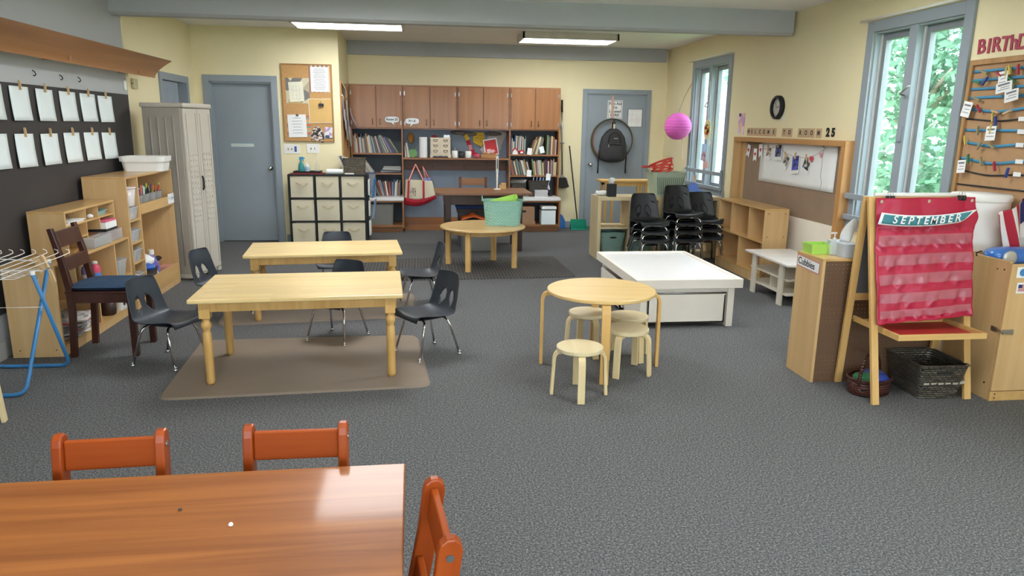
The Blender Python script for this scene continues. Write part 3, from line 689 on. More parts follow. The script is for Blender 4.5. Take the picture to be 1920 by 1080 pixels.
# ================================================================ orange-red table and chairs at the camera
tb = thing('dining_table', 'large glossy reddish brown wooden table nearest the camera', 'table', (0, 0, 0))
c = FG(760, 868, .62), FG(0, 905, .62)
ang = math.atan2(c[0].y-c[1].y, c[0].x-c[1].x)
tb.location = (c[0].x, c[0].y, 0); tb.rotation_euler = (0, 0, ang)
obj('tabletop', B().box(-1.55, -.80, .585, 0, 0, .62), REDTOP, tb, bev=.004)
obj('apron', B().box(-1.49, -.08, .49, -.06, -.06, .585).box(-1.49, -.74, .49, -.06, -.72, .585).box(-.08, -.72, .49, -.06, -.08, .585).box(-1.49, -.72, .49, -1.47, -.08, .585), REDW, tb)
for lx in (-1.48, -.12):
    for ly in (-.12, -.73): obj('leg', B().box(lx, ly, 0, lx+.06, ly+.06, .585), REDWZ, tb, bev=.004)
tag(obj('bead', B().lathe([(.0005, 0), (.005, .001), (.006, .004), (.004, .008), (.0005, .009)], n=12), PLASW, loc=FG(433, 986, .6205), smooth=True), 'tiny white bead lying on the reddish brown table', 'bead')
tag(obj('bead', B().lathe([(.0005, 0), (.004, .001), (.005, .003), (.003, .005), (.0005, .006)], n=10), INK, loc=FG(338, 957, .6205), smooth=True), 'tiny dark bead lying on the reddish brown table', 'bead')
def red_chair(label):
    t = thing('wooden_chair', label, 'chair', (0, 0, 0), 0, 'orange red wooden chairs round the near table')   # seat faces -Y, back at +Y
    w = .137
    for s in (-1, 1):
        pf = [(.06, 0), (.11, 0), (.112, .30), (.166, .56), (.182, .675), (.178, .695), (.164, .706), (.146, .706), (.132, .695), (.126, .675), (.110, .56), (.060, .30)]
        lg = obj('rear_upright', B().prism([(s*w-.014, y, z) for y, z in pf], (.028, 0, 0)), REDWZ, t, bev=.005)
        obj('screw_cap', B().cyl((s*(w+.0135), .152, .662), (s*(w+.0165), .152, .662), .009, n=14), STEEL, lg)
        obj('front_leg', B().box(s*w-.016, -.15, 0, s*w+.016, -.118, .33), REDWZ, t, bev=.003)
        obj('side_rail', B().box(s*w-.011, -.12, .27, s*w+.011, .12, .32), REDW, t)
    obj('top_rail', B().prism([(-w+.014, .134, .60), (-w+.014, .152, .60), (-w+.014, .163, .685), (-w+.014, .145, .685)], (2*w-.028, 0, 0)), REDW, t, bev=.004)
    obj('lower_rail', B().prism([(-w+.014, .094, .44), (-w+.014, .112, .44), (-w+.014, .124, .50), (-w+.014, .106, .50)], (2*w-.028, 0, 0)), REDW, t, bev=.004)
    obj('seat', B().box(-.15, -.17, .325, .15, .10, .345), REDW, t, bev=.006)
    return t
def place_back(ch, a, b_, ztop=.704):
    """set the chair so that its top rail runs between two photographed points at height ztop"""
    p, q = FG(*a, ztop), FG(*b_, ztop); m = (p+q)/2; an = math.atan2(q.y-p.y, q.x-p.x)
    ch.rotation_euler = (0, 0, an); ch.location = (m.x-(-math.sin(an))*.15, m.y-math.cos(an)*.15, 0)
RC = red_chair('orange red wooden chair across the near table, towards the drying rack')
place_back(RC, (107, 817), (302, 807))
r2 = dup(RC, (0, 0, 0), 0, 'orange red wooden chair across the near table, towards its far corner'); place_back(r2, (466, 799), (642, 793))
r3 = dup(RC, (0, 0, 0), 0, 'orange red wooden chair seen from its edge at the end of the near table')
place_back(r3, (812, 903), (838, 1000))
# ================================================================ blackboard wall, shelves and cabinet along the left
bx = XL
bl = struct('trim_7', B().box(bx, -2.6, .30, bx+.012, 7.56, 1.825), BOARD)
PIN = B().box(-.004, -.006, -.035, .006, .006, .03).box(.004, -.006, -.035, .010, .006, .022)
pin_me = None
def pin(loc, rot, label, m=PEG, group='clothespins'):
    o = obj('clothespin', PIN, m, loc=loc, rot=rot); return tag(o, label, 'clothespin', group)
ROWS = [[((13, 160), (51, 163), (22, 226)), ((63, 165.5), (97, 169.5), (71, 226.5)), ((108, 170.5), (139, 173), (115, 227)), ((148, 174.5), (175, 177), (157, 227.5)), ((182, 179), (206.5, 181), (189, 229))],
        [((24, 251), (61, 251), (33, 315)), ((73, 251), (107, 250), (82, 310)), ((117, 249), (147, 248.5), (127, 305)), ((156, 248.5), (182, 248), (162, 301)), ((190, 248.5), (214, 249.5), (196, 298))]]
for r, row in enumerate(ROWS):
    pts = []
    for a, c, d in row:
        p, q, s = FX(*a, bx+.012), FX(*c, bx+.012), FX(*d, bx+.012); pts.append((p, q, s))
    p, q, s = pts[0]; dy = pts[1][0].y-p.y
    pts.insert(0, (p-Vector((0, dy, -.004)), q-Vector((0, dy, -.004)), s-Vector((0, dy, -.004))))
    n = len(pts)
    for i, (p, q, s) in enumerate(pts):
        w = q.y-p.y; h = min(.235, max(.205, p.z-s.z)); tilt = math.atan2(q.z-p.z, w)*.5; k = n-i
        b = B().grid(lambda u, v, w=w, h=h: (.004+.010*v*v+.004*math.sin(3*u+i), u*w, -v*h), 6, 6)
        pos = 'nearest the tall taupe cabinet' if k == 1 else nth(k-1)+' from the tall taupe cabinet'
        tag(obj('paper_sheet', b, BLUEPAPER, loc=(bx+.014, p.y, p.z), rot=(tilt, 0, 0), smooth=True, thick=.001), 'blank sheet in the %s row on the blackboard, %s' % (('upper', 'lower')[r], pos), 'paper', 'blank sheets pegged on the blackboard')
        pin((bx+.026, p.y+w*.5, p.z+.012), (R((-6, 4, 0, 8, -3, 5)[i]), 0, 0), 'clothespin on the %s row of sheets, %s' % (('upper', 'lower')[r], pos), group='clothespins on the blackboard')
# curved oak valance above
prof = []
for k in range(13):
    a = k/12; prof.append((-2.625+.175*a**1.7, 2.0+.165*a))
b = B(); th = .014
b.prism([(x, 1.5, z) for x, z in prof]+[(x-th, 1.5, z+th*.5) for x, z in prof[::-1]], (0, 6.36, 0))
v = thing('wood_valance', 'long curved wooden valance running along above the blackboard', 'valance', (0, 0, 0))
obj('curved_panel', b, OAKTRIM, v, smooth=False)
for y in (2.0, 4.0, 6.0, 7.4): obj('bracket', B().box(XL, y, 2.02, -2.60, y+.03, 2.06), OAKTRIM, v)
for i, (px, py) in enumerate(((61, 137), (112, 145), (146, 149))):
    p = FX(px, py, XL)
    b = B().tube([(0, 0, .02), (.015, 0, .01), (.022, 0, -.008), (.012, 0, -.02), (.004, 0, -.015)], .004)
    tag(obj('wall_hook', b, BLACK, loc=p, smooth=True), 'small dark hook on the grey wall, %s from the valance end' % ORD[2-i], 'hook', 'hooks on the grey wall')
p = FX(231, 160, XL)
tag(obj('door_chime', B().box(0, -.02, -.045, .02, .02, .045), PLASW, loc=p+Vector((0, .02, 0)), bev=.008), 'small white box fixed at the end of the grey wall', 'wall box')
p = FX(250, 157, XLB)
th_ = thing('thermostat', 'beige wall box with a thin dark rod beside the grey wall', 'thermostat', p)
obj('casing', B().box(0, -.06, -.05, .025, .06, .05), plain('beige_plastic', (196, 186, 146), .6), th_, bev=.004)
obj('rod', B().cyl((.02, -.10, 0), (.02, .0, 0), .004), DESKDARK, th_)

# ---- low shelf with a hutch
sh = thing('low_shelf', 'low birch shelf unit under the hutch, beside the drying rack', 'shelf', (-2.75, 5.0, 0))
D, L_, H = .33, 1.27, .635; t = .018
obj('end_panel', B().box(0, 0, 0, D, t, H-t), BIRCH, sh, bev=.002); obj('end_panel', B().box(0, L_-t, 0, D, L_, H-t), BIRCH, sh, bev=.002)
obj('top', B().box(0, 0, H-t, D, L_, H), BIRCH_TOP, sh, bev=.002); obj('back_panel', B().box(0, t, .05, .008, L_-t, H-t), BIRCH, sh)
obj('shelf_board', B().box(.01, t, .315, D-.005, L_-t, .333), BIRCH_TOP, sh); obj('shelf_board', B().box(.01, t, .055, D, L_-t, .073), BIRCH_TOP, sh)
obj('plinth', B().box(D-.02, t, 0, D-.002, L_-t, .055), BIRCH, sh)
for y in (.30, .985): obj('divider', B().box(.01, y, .333, D-.01, y+t, H-t), BIRCH, sh)
obj('divider', B().box(.01, .62, .073, D-.01, .638, .315), BIRCH, sh)
s = B()
for y, z in ((.0, .05), (.0, .58)):
    for x in (.05, .28): s.cyl((x, -.001, z), (x, .003, z), .006, n=10)
obj('screw_cap', s, DESKTOP, sh)
hu = thing('shelf_hutch', 'birch hutch of small pigeonholes standing on the low shelf', 'shelf', (-2.75, 5.40, H))
D2, L2, H2 = .25, .85, .31
obj('side_panel', B().box(0, 0, 0, D2, t, H2-t), BIRCH, hu, bev=.002); obj('side_panel', B().box(0, L2-t, 0, D2, L2, H2-t), BIRCH, hu, bev=.002)
obj('top', B().box(0, 0, H2-t, D2, L2, H2), BIRCH_TOP, hu, bev=.002); obj('back_panel', B().box(0, t, 0, .008, L2-t, H2-t), BIRCH, hu)
obj('shelf_board', B().box(.008, t, .195, D2, L2-t, .207), BIRCH_TOP, hu); obj('shelf_board', B().box(.008, t, .095, D2, .33, .107), BIRCH_TOP, hu)
for y in (.33, .54): obj('divider', B().box(.008, y, 0 if y < .5 else .207, D2-.004, y+.012, H2-t), BIRCH, hu)
obj('divider', B().box(.008, .56, .107, D2-.004, .572, .195), BIRCH, hu)
zs = H
def on_hutch(nm, b, m, y, z, lab, cat, x=-2.62, rz=0, **k): return tag(obj(nm, b, m, loc=(x, y, z), rot=(0, 0, rz), **k), lab, cat)
on_hutch('blue_tray', B().rtub(.20, .20, .035, 0, .8, .004, .03), plain('pale_blue_plastic', (150, 196, 206), .5), 6.085, zs+.207, 'pale blue plastic tray tipped up in the top pigeonhole of the hutch', 'tray', rz=0)
on_hutch('paper_stack', B().box(-.11, -.14, 0, .12, .14, .012).box(-.10, -.13, .012, .13, .14, .02), PAPER, 5.575, zs+.207, 'stack of white paper on the top level of the hutch', 'paper', x=-2.63)
on_hutch('clay_lump', B().lathe([(.004, 0), (.022, .006), (.026, .018), (.014, .03), (.002, .033)], n=12), PAPER, 5.86, zs+.207, 'white lump lying in the middle pigeonhole of the hutch', 'lump', x=-2.53, smooth=True)
pb = thing('paper_ream', 'white carton with a pink lid in the hutch, above the paint pots', 'box', (-2.60, 6.09, zs+.10))
obj('box_body', B().box(-.12, -.10, 0, .13, .10, .055), PAPER, pb, bev=.006); obj('lid', B().box(-.122, -.102, .055, .132, .102, .068), plain('pink_card', (222, 106, 134), .6), pb, bev=.005)
tray = tag(obj('black_tray', B().box(-.13, -.11, 0, .13, .11, .018), BLACK, loc=(-2.60, 6.09, zs+.082), bev=.004), 'flat black tray under the carton with the pink lid', 'tray')
tag(obj('ledge_box', B().box(-.10, -.10, 0, .10, .10, .082), KRAFTBOX, loc=(-2.64, 6.10, zs), bev=.003), 'plain cardboard box at the back of the hutch under the black tray', 'box')
pt = thing('paint_set', 'clear case of six small paint pots on the low shelf', 'paint set', (-2.495, 6.11, zs))
obj('case', B().box(-.045, -.12, 0, .045, .12, .085), CLEARP, pt, bev=.004)
for k, c in enumerate(((120, 60, 70), (170, 110, 120), (96, 58, 66), (150, 90, 96), (110, 70, 80))): obj('paint_pot', B().cyl((0, -.095+.047*k, .004), (0, -.095+.047*k, .078), .02, n=12), plain('pot_%d' % k, c, .5), pt)
jar = thing('egg_carton', 'clear plastic box of glass gems on the low shelf top', 'box', (-2.47, 5.80, zs))
obj('case', B().box(-.045, -.15, 0, .045, .15, .08), CLEARP, jar, bev=.006)
for k in range(5): obj('gem_pot', B().lathe([(.02, 0), (.026, .02), (.024, .055), (.02, .06)], (0, -.115+.057*k, .006), 12), clear('smoky_plastic', (190, 190, 184), .35), jar, smooth=True)
# bottles and tubs in the low shelf
def bottle(name, label, loc, rgb, cap=(236, 234, 230), h=.17, r=.034, lab=None):
    t = thing(name, label, 'bottle', loc)
    m = plain('bottle_%d_%d_%d' % rgb, rgb, .35)
    obj('bottle_body', B().lathe([(r*.9, 0), (r, .008), (r, h*.68), (r*.8, h*.80), (r*.42, h*.87), (r*.42, h*.9)], n=18), m, t, smooth=True)
    obj('cap', B().lathe([(r*.5, h*.88), (r*.5, h*.985), (r*.4, h)], n=14), plain('cap_%d_%d_%d' % cap, cap, .4), t, smooth=True)
    if lab: obj('label', B().lathe([(r*1.01, h*.15), (r*1.01, h*.55)], n=18, cap=False), plain('lab_%d_%d_%d' % lab, lab, .5), t, smooth=True)
    return t
zz = .333
bottle('paint_bottle', 'purple paint bottle with white label in the low shelf', (-2.50, 5.63, zz), (130, 126, 176), h=.21, r=.036, lab=(226, 222, 224))
bottle('paint_bottle', 'yellowish paint bottle behind the purple bottle in the low shelf', (-2.57, 5.70, zz), (206, 190, 146), h=.2, r=.034)
bottle('paint_bottle', 'pinkish red paint bottle with blue label in the low shelf', (-2.49, 5.76, zz), (216, 74, 106), h=.19, r=.036, lab=(90, 130, 196))
bottle('paint_bottle', 'white bottle in the low shelf, behind the dark chair back', (-2.50, 5.39, zz), (226, 222, 214), h=.2, r=.03)
bottle('paint_bottle', 'dark red bottle in the low shelf behind the dark chair back', (-2.54, 5.46, zz), (150, 34, 44), (30, 30, 30), h=.17, r=.03)
tb_ = thing('clear_tub', 'clear tub with grey contents on the low shelf, beside the big shelf', 'tub', (-2.52, 6.135, zz))
obj('tub_body', B().rtub(.19, .17, .13, 0, .82, .003, .03, rim=.005), CLEARP, tb_); obj('contents', B().box(-.06, -.07, .005, .06, .07, .06), plain('slate', (84, 92, 104), .8), tb_, bev=.02)
tag(obj('white_box', B().box(-.03, -.08, 0, .03, .08, .2), plain('white_card', (214, 208, 204), .7), loc=(-2.66, 6.13, zz), bev=.003), 'white card box behind the clear tub in the low shelf', 'box')
rnd = random.Random(3)
for k in range(9):
    w_, h_ = rnd.uniform(.22, .30), rnd.uniform(.30, .42)
    b = B().grid(lambda u, v, k=k: ((u-.5)*w_, (v-.5)*h_, .012*k+.012*math.sin(5*u+k)*u*u+.010*math.sin(4*v+k*2)), 10, 12)
    tag(obj('newspaper', b, (patches('newsprint', [(196, 192, 188), (220, 216, 212), (150, 146, 146), (206, 200, 196)], 26), patches('newsprint_red', [(200, 196, 192), (220, 216, 212), (196, 96, 100), (110, 108, 112)], 14))[k in (5, 7)], loc=(-2.55+rnd.uniform(-.03, .03), 5.31+rnd.uniform(-.03, .03), .09), rot=(0, R(rnd.uniform(-3, 5)), R(rnd.uniform(-14, 14))), smooth=True, thick=.001), '%s of the crumpled newspapers on the bottom board of the low shelf' % (nth(k)+' from the bottom' if k < 8 else 'topmost'), 'newspaper', 'newspapers in the low shelf')
tag(obj('tin_cup', B().lathe([(.05, 0), (.055, .01), (.058, .12), (.052, .12), (.048, .012)], n=20), DESKDARK, loc=(-2.47, 5.86, .073), smooth=True), 'dark brown cup on the bottom board of the low shelf', 'cup')
tw = thing('white_basket', 'white plastic basket with round holes in the low shelf', 'basket', (-2.50, 6.085, .073))
obj('basket_body', B().rtub(.20, .27, .16, 0, .85, .004, .03, rim=.006), PLASW, tw)
hb = B()
for k in range(4):
    for j in range(2): hb.cyl((.0915+.004*j, -.075+.05*k, .05+.05*j), (.0955+.004*j, -.075+.05*k, .05+.05*j), .013, n=12)
obj('vent_dots', hb, BLACK, tw)

# ---- big shelf
bs = thing('tall_shelf', 'tall birch shelf with a marker ledge and deep open bay', 'shelf', (-2.75, 6.29, 0))
D, L_, H = .34, 1.13, 1.125
obj('end_panel', B().box(0, 0, 0, D, t, H-t), BIRCH, bs, bev=.002); obj('end_panel', B().box(0, L_-t, 0, D, L_, H-t), BIRCH, bs, bev=.002)
obj('top', B().box(0, 0, H-t, D, L_, H), BIRCH_TOP, bs, bev=.002); obj('back_panel', B().box(0, t, .05, .008, L_-t, H-t), BIRCH, bs)
obj('divider', B().box(.008, .255, .05, D-.003, .255+t, H-t), BIRCH, bs)
for z in (.05, .215, .385, .555, .745): obj('shelf_board', B().box(.008, t, z, D-.004, .255, z+.014), BIRCH_TOP, bs)
obj('marker_ledge', B().box(.008, .273, .80, D, L_-t, .814).box(D-.014, .273, .785, D+.004, L_-t, .875), BIRCH_TOP, bs, bev=.002)
obj('bottom_board', B().box(.008, .273, .05, D, L_-t, .066), BIRCH_TOP, bs); obj('front_lip', B().box(D-.016, .273, .05, D+.002, L_-t, .205), BIRCH_TOP, bs, bev=.002)
obj('plinth', B().box(D-.012, t, 0, D-.0, L_-t, .05), BIRCH, bs)
sg = obj('shelf_sign', B().box(D+.004, .955, .80, D+.006, L_-.005, .895), PAPER, bs, bev=.001)
rb_ = B()
for (a, c, d, e) in ((.950, .797, L_-.0, .803), (.950, .892, L_-.0, .898)): rb_.box(D+.003, a, c, D+.0055, d, e)
obj('pink_border', rb_, plain('dull_pink', (206, 132, 128), .7), sg)
s = B()
for k in range(14):
    y = .975+.0095*k; s.tube([(D+.0065, y, .845+.012*math.sin(k*2.1)), (D+.0065, y+.006, .852+.016*math.cos(k*1.7))], .0015, 5)
obj('handwriting', s, plain('blue_ink', (90, 110, 150), .7), sg)
# markers in four grey cups
mcol = [((126, 70, 140), 'purple'), ((236, 234, 230), 'white'), ((38, 40, 44), 'black'), ((60, 130, 70), 'green'), ((222, 130, 60), 'orange'), ((200, 60, 70), 'red'), ((176, 200, 70), 'lime'), ((150, 100, 70), 'brown')]
rnd = random.Random(11)
for i in range(4):
    y = 6.67+.165*i; where = ('nearest the clear tubs', 'second from the clear tubs', 'second from the taupe cabinet', 'nearest the taupe cabinet')[i]
    tag(obj('grey_cup', B().lathe([(.054, 0), (.060, .012), (.072, .125), (.067, .125), (.052, .01)], n=22), GREYTUB, loc=(-2.50, y, .814), smooth=True), 'grey plastic cup of markers on the ledge, %s' % where, 'cup', 'grey marker cups')
    for k in range(8):
        a = 2*pi*k/8+i; r0, r1 = .034, .060; (c, nm) = mcol[(k+i*3) % 8]
        p0 = Vector((-2.50+r0*math.cos(a)*.8, y+r0*math.sin(a)*.8, .826)); p1 = p0+Vector(((r1-r0)*math.cos(a), (r1-r0)*math.sin(a), rnd.uniform(.15, .19)))
        mk = tag(obj('marker', B().cyl(p0, p1, .0075, n=8), plain('mk_%d_%d_%d' % c, c, .4)), '%s marker standing in the grey cup %s' % (nm, where), 'marker', 'markers in the grey cups')
# clear tubs in the narrow column
cont = [((206, 200, 196), 'white scraps', .76), ((86, 120, 176), 'blue shapes', .569), ((150, 140, 136), 'grey scraps', .399), ((196, 190, 176), 'pale scraps', .229)]
for i, (c, nm, z) in enumerate(cont):
    tbx = thing('clear_tub', 'clear plastic tub with %s in the narrow column of the tall shelf' % nm, 'tub', (-2.56, 6.425, z), 0, 'clear tubs in the tall shelf')
    obj('tub_body', B().rtub(.31, .185, .10 if i < 3 else .06, 0, .86, .003, .03, rim=.006), CLEARP, tbx); obj('contents', B().box(-.11, -.06, .005, .12, .06, .05), plain('cont_%d' % i, c, .8, var=.25, scale=40), tbx, bev=.018)
jr = thing('clear_tub', 'tall clear cup with pinkish lid at the top of the narrow column', 'tub', (-2.475, 6.445, .866))
obj('tub_body', B().lathe([(.055, 0), (.06, .01), (.075, .15), (.07, .15), (.05, .012)], n=20), clear('milky_plastic', (232, 222, 220), .8), jr, smooth=True)
obj('lid', B().lathe([(.078, .15), (.08, .156), (.08, .165), (.02, .168)], n=20), clear('milky_plastic', (232, 222, 220), .8), jr, smooth=True)
# things in the deep bay
zb = .066
bk = tag(obj('wicker_basket', B().rtub(.27, .24, .20, 0, .85, .006, .03, rim=.006), DARKWICK, loc=(-2.548, 6.735, zb)), 'dark wicker basket in the deep bay of the tall shelf', 'basket')
def blob(r, seed, sx=1, sy=1, sz=1, n=10):
    q = random.Random(seed); b = B(); b.lathe([(r*math.sin(pi*k/n)*(1+q.uniform(-.15, .15))+.001, r*(1-math.cos(pi*k/n))*.8*sz) for k in range(n+1)], n=14, sx=sx, sy=sy); 
    b.v = [(x*(1+q.uniform(-.12, .12)), y*(1+q.uniform(-.12, .12)), z*(1+q.uniform(-.05, .05))) for x, y, z in b.v]; return b
tag(obj('cloth_bundle', blob(.085, 1), CANVAS, loc=(-2.56, 6.70, .255), smooth=True), 'cream cloth bundle at the back of the dark wicker basket', 'cloth')
tag(obj('cloth_bundle', blob(.08, 2), PAPER, loc=(-2.52, 6.81, .262), smooth=True), 'white crumpled bag in the dark wicker basket', 'bag')
tag(obj('blue_bag', blob(.06, 4, 1, 1.3, .8), plain('blue_bag', (50, 100, 196), .4), loc=(-2.455, 6.70, .245), smooth=True), 'bright blue bag at the front of the dark wicker basket', 'bag')
jg = thing('soap_jug', 'violet soap jug with white cap in the tall shelf bay', 'jug', (-2.52, 7.0, zb), R(20))
pr = [(-.06, 0), (.06, 0), (.065, .02), (.065, .19), (.02, .29), (-.02, .29), (-.06, .21)]
obj('jug_body', B().prism([(x, -.04, z) for x, z in pr], (0, .08, 0)), clear('violet_plastic', (146, 132, 206), .92), jg, bev=.012)
obj('cap', B().cyl((0, 0, .29), (0, 0, .335), .026), PLASW, jg)
bottle('glue_bottle', 'slim white bottle beside the violet soap jug', (-2.47, 6.90, zb), (230, 228, 224), h=.2, r=.034)
for k in range(3):
    y = 7.14+.04*k; br = thing('foam_brush', 'foam brush with black tip, %s in the tall shelf bay' % ('nearest the jug', 'in the middle of three', 'farthest from the jug')[k], 'brush', (-2.56, y, zb), 0, 'foam brushes')
    obj('handle', B().cyl((0, 0, 0), (.02, .01, .2), .005), PEG, br); obj('foam_tip', blob(.028, k), BLACK, br, loc=(.02, .01, .19), smooth=True)
tag(obj('pink_box', B().box(-.05, -.09, 0, .05, .09, .13), plain('salmon_card', (208, 150, 140), .7), loc=(-2.50, 7.28, zb), bev=.004), 'salmon pink box beside the foam brushes', 'box')
# white dish tub on top
dt = thing('dish_tub', 'white plastic dish tub standing on the tall birch shelf', 'tub', (-2.545, 7.17, 1.125), R(4))
obj('tub_body', B().rtub(.375, .30, .125, 0, .90, .004, .05, rim=.0), PLASW, dt)
obj('rim', B().rtub(.395, .325, .045, .088, .985, .008, .055), PLASW, dt)
# ---- tall plastic cabinet
ca = thing('storage_cabinet', 'tall taupe plastic cabinet with dimpled double doors', 'cabinet', (-2.265, 7.46, 0), R(-14))
obj('body', B().box(-.43, .0, .04, -.03, .50, 1.71).box(-.42, .02, 0, -.08, .10, .04).box(-.42, .40, 0, -.08, .48, .04), TAUPE, ca, bev=.008)
obj('base', B().box(-.43, -.004, .02, -.005, .06, .06).box(-.43, .44, .02, -.005, .504, .06).box(-.43, .06, .035, -.02, .44, .06), TAUPE2, ca, bev=.004)
obj('top', B().box(-.445, -.012, 1.71, .012, .512, 1.755), TAUPE2, ca, bev=.012)
rb_ = B()
for x in (-.35, -.27, -.19, -.11): rb_.cyl((x, -.002, .15), (x, -.002, 1.62), .007, n=8)
obj('side_rib', rb_, TAUPE, ca, smooth=True)
for k, (y0, y1) in enumerate(((.004, .247), (.253, .496))):
    dd = obj('door', B().box(-.03, y0, .065, 0, y1, 1.705), TAUPE2, ca, bev=.008)
    dm = B()
    for j in range(13):
        for i in range(3): dm.lathe([(.014, 0), (.011, .005), (.004, .008)], (0, 0, 0), 10); n0 = len(dm.v)-30; dm.v[n0:] = [(0+z, y0+.068+.052*i+x, .60+.055*j+y) for x, y, z in dm.v[n0:]]
    obj('dimple_studs', dm, TAUPE2, dd, smooth=True)
    obj('panel_groove', B().box(0, y0+.035, .12, .003, y0+.041, 1.66).box(0, y1-.041, .12, .003, y1-.035, 1.66), TAUPE, dd)
obj('handle', B().tube([(0, .25, .90), (.012, .25, .92), (.014, .25, .97), (.012, .25, 1.02), (0, .25, 1.04)], .009), BLACK, ca, smooth=True)
# ---- dark chair with blue cushion
dc = thing('dark_wooden_chair', 'dark wooden chair with a blue cushion in front of the low shelf', 'chair', (-2.15, 5.155, 0), 0)
for s in (-1, 1):
    y = s*.165; pf = [(-.225, 0), (-.185, 0), (-.165, .30), (-.165, .50), (-.20, .70), (-.245, .885), (-.275, .88), (-.235, .68), (-.205, .48), (-.205, .30)]
    obj('rear_leg', B().prism([(x, y-.018, z) for x, z in pf], (0, .036, 0)), MAHOG, dc, bev=.003)
    obj('front_leg', B().box(.175, y-.02, 0, .215, y+.02, .445), MAHOG, dc, bev=.003)
    obj('seat_rail', B().box(-.17, y-.012, .38, .18, y+.012, .445), MAHOG, dc)
obj('seat_rail', B().box(.185, -.15, .38, .208, .15, .445).box(-.205, -.15, .38, -.18, .15, .445), MAHOG, dc)
obj('seat_board', B().box(-.21, -.185, .445, .23, .185, .462), MAHOG, dc, bev=.003)
obj('back_slat', B().prism([(-.222, -.155, .755), (-.207, -.155, .755), (-.232, -.155, .86), (-.247, -.155, .86)], (0, .31, 0)), MAHOG, dc, bev=.002)
obj('back_slat', B().prism([(-.192, -.155, .60), (-.177, -.155, .60), (-.200, -.155, .685), (-.215, -.155, .685)], (0, .31, 0)), MAHOG, dc, bev=.002)
def cushion(u, v):
    a = 2*pi*u; r = v; k = 1/(abs(math.cos(a))**5+abs(math.sin(a))**5)**.2
    return (r*k*.225*math.cos(a)+.012, r*k*.195*math.sin(a), .0)
cb = B(); n = 36
for sg_, z in ((1, .035), (-1, 0)):
    cb.grid(lambda u, v, sg_=sg_: (lambda p: (p[0], p[1], .482+sg_*.020*(1-v**6)**.5 + (.004*math.cos(8*pi*v) if sg_ > 0 else 0)))(cushion(u, v)), n, 10)
tag(obj('seat_cushion', cb, BLUECLOTH, loc=(-2.15, 5.155, 0), smooth=True), 'blue seat cushion on the dark wooden chair', 'cushion')
# ---- drying rack
dk = thing('drying_rack', 'blue tube drying rack with white wires before the low shelf', 'drying rack', (0, 0, 0))
def ub(pts, r, n=8, k=5):
    """tube path with rounded corners"""
    P = [Vector(p) for p in pts]; o = [P[0]]
    for i in range(1, len(P)-1):
        a, c = (P[i-1]-P[i]), (P[i+1]-P[i]); d = min(r, a.length*.45, c.length*.45); a, c = P[i]+a.normalized()*d, P[i]+c.normalized()*d
        for j in range(k+1): q = j/k; o.append(a*(1-q)**2+P[i]*2*q*(1-q)+c*q*q)
    return o+[P[-1]]
fa = [(-2.30, 4.70, .715), (-2.30, 4.25, .012), (-2.86+.08, 4.25, .012), (-2.78, 4.70, .715)]
fb_ = [(-2.25, 4.40, .70), (-2.29, 4.78, .012), (-2.75, 4.79, .012), (-2.75, 4.40, .70)]
obj('tube_frame', B().tube(ub(fa, .07), .0115, 10), BLUESTEEL, dk, smooth=True); obj('tube_frame', B().tube(ub(fb_, .07), .0115, 10), BLUESTEEL, dk, smooth=True)
for p in ((-2.30, 4.70, .71), (-2.25, 4.40, .695)): obj('tube_cap', B().cyl(p, (p[0], p[1], p[2]+.022), .014), PLASW, dk)
wr = B()
for k in range(11):
    x = -2.79+.064*k
    wr.tube([(x-.10, 3.98, .735), (x, 4.60, .778), (x+.012, 4.625, .786), (x+.006, 4.63, .80), (x-.008, 4.622, .808)], .0028, 6)
for k in range(6):
    y = 4.30+.06*k; wr.tube([(-2.80, y-.1, .71), (-2.30, y, .69), (-2.27, y, .70)], .0028, 6)
wr.tube([(-2.90, 3.98, .735), (-2.25, 3.98, .735)], .004, 6); wr.tube([(-2.80, 4.42, .715), (-2.2, 4.42, .715)], .004, 6); wr.tube([(-2.80, 4.60, .772), (-2.28, 4.68, .72)], .004, 6)
wr.tube([(-2.80, 4.52, .47), (-2.26, 4.52, .47)], .002, 6)
obj('wires', wr, WIREW, dk, smooth=True)
for k, (px, py, ry, rz) in enumerate(((83, 490, -24, 70), (76, 494, -18, 95), (69, 494, -30, 80), (96, 516, -14, 90), (58, 518, -62, 88), (70, 519, 40, 90), (66, 527, -5, 80))):
    p = FY(px, py, 4.46); q_ = pin(p, (0, R(ry), R(rz-90)), 'bare clothespin clipped on the drying rack, %s' % ('leaning, highest of the bunch', 'upright, beside the highest', 'tilted, farthest along the bunch', 'hanging lowest beside the blue leg cap', 'lying almost flat on the wires', 'tipped the other way from the rest', 'hanging lowest under the bunch')[k], group='clothespins on the drying rack'); q_.scale = (1.25, 1.25, 1.25); q_.data = q_.data
q = FG(-52, 797)
dup(S0, (q.x-.02, q.y, 0), R(12), 'low round stool at the picture edge with only one leg showing')
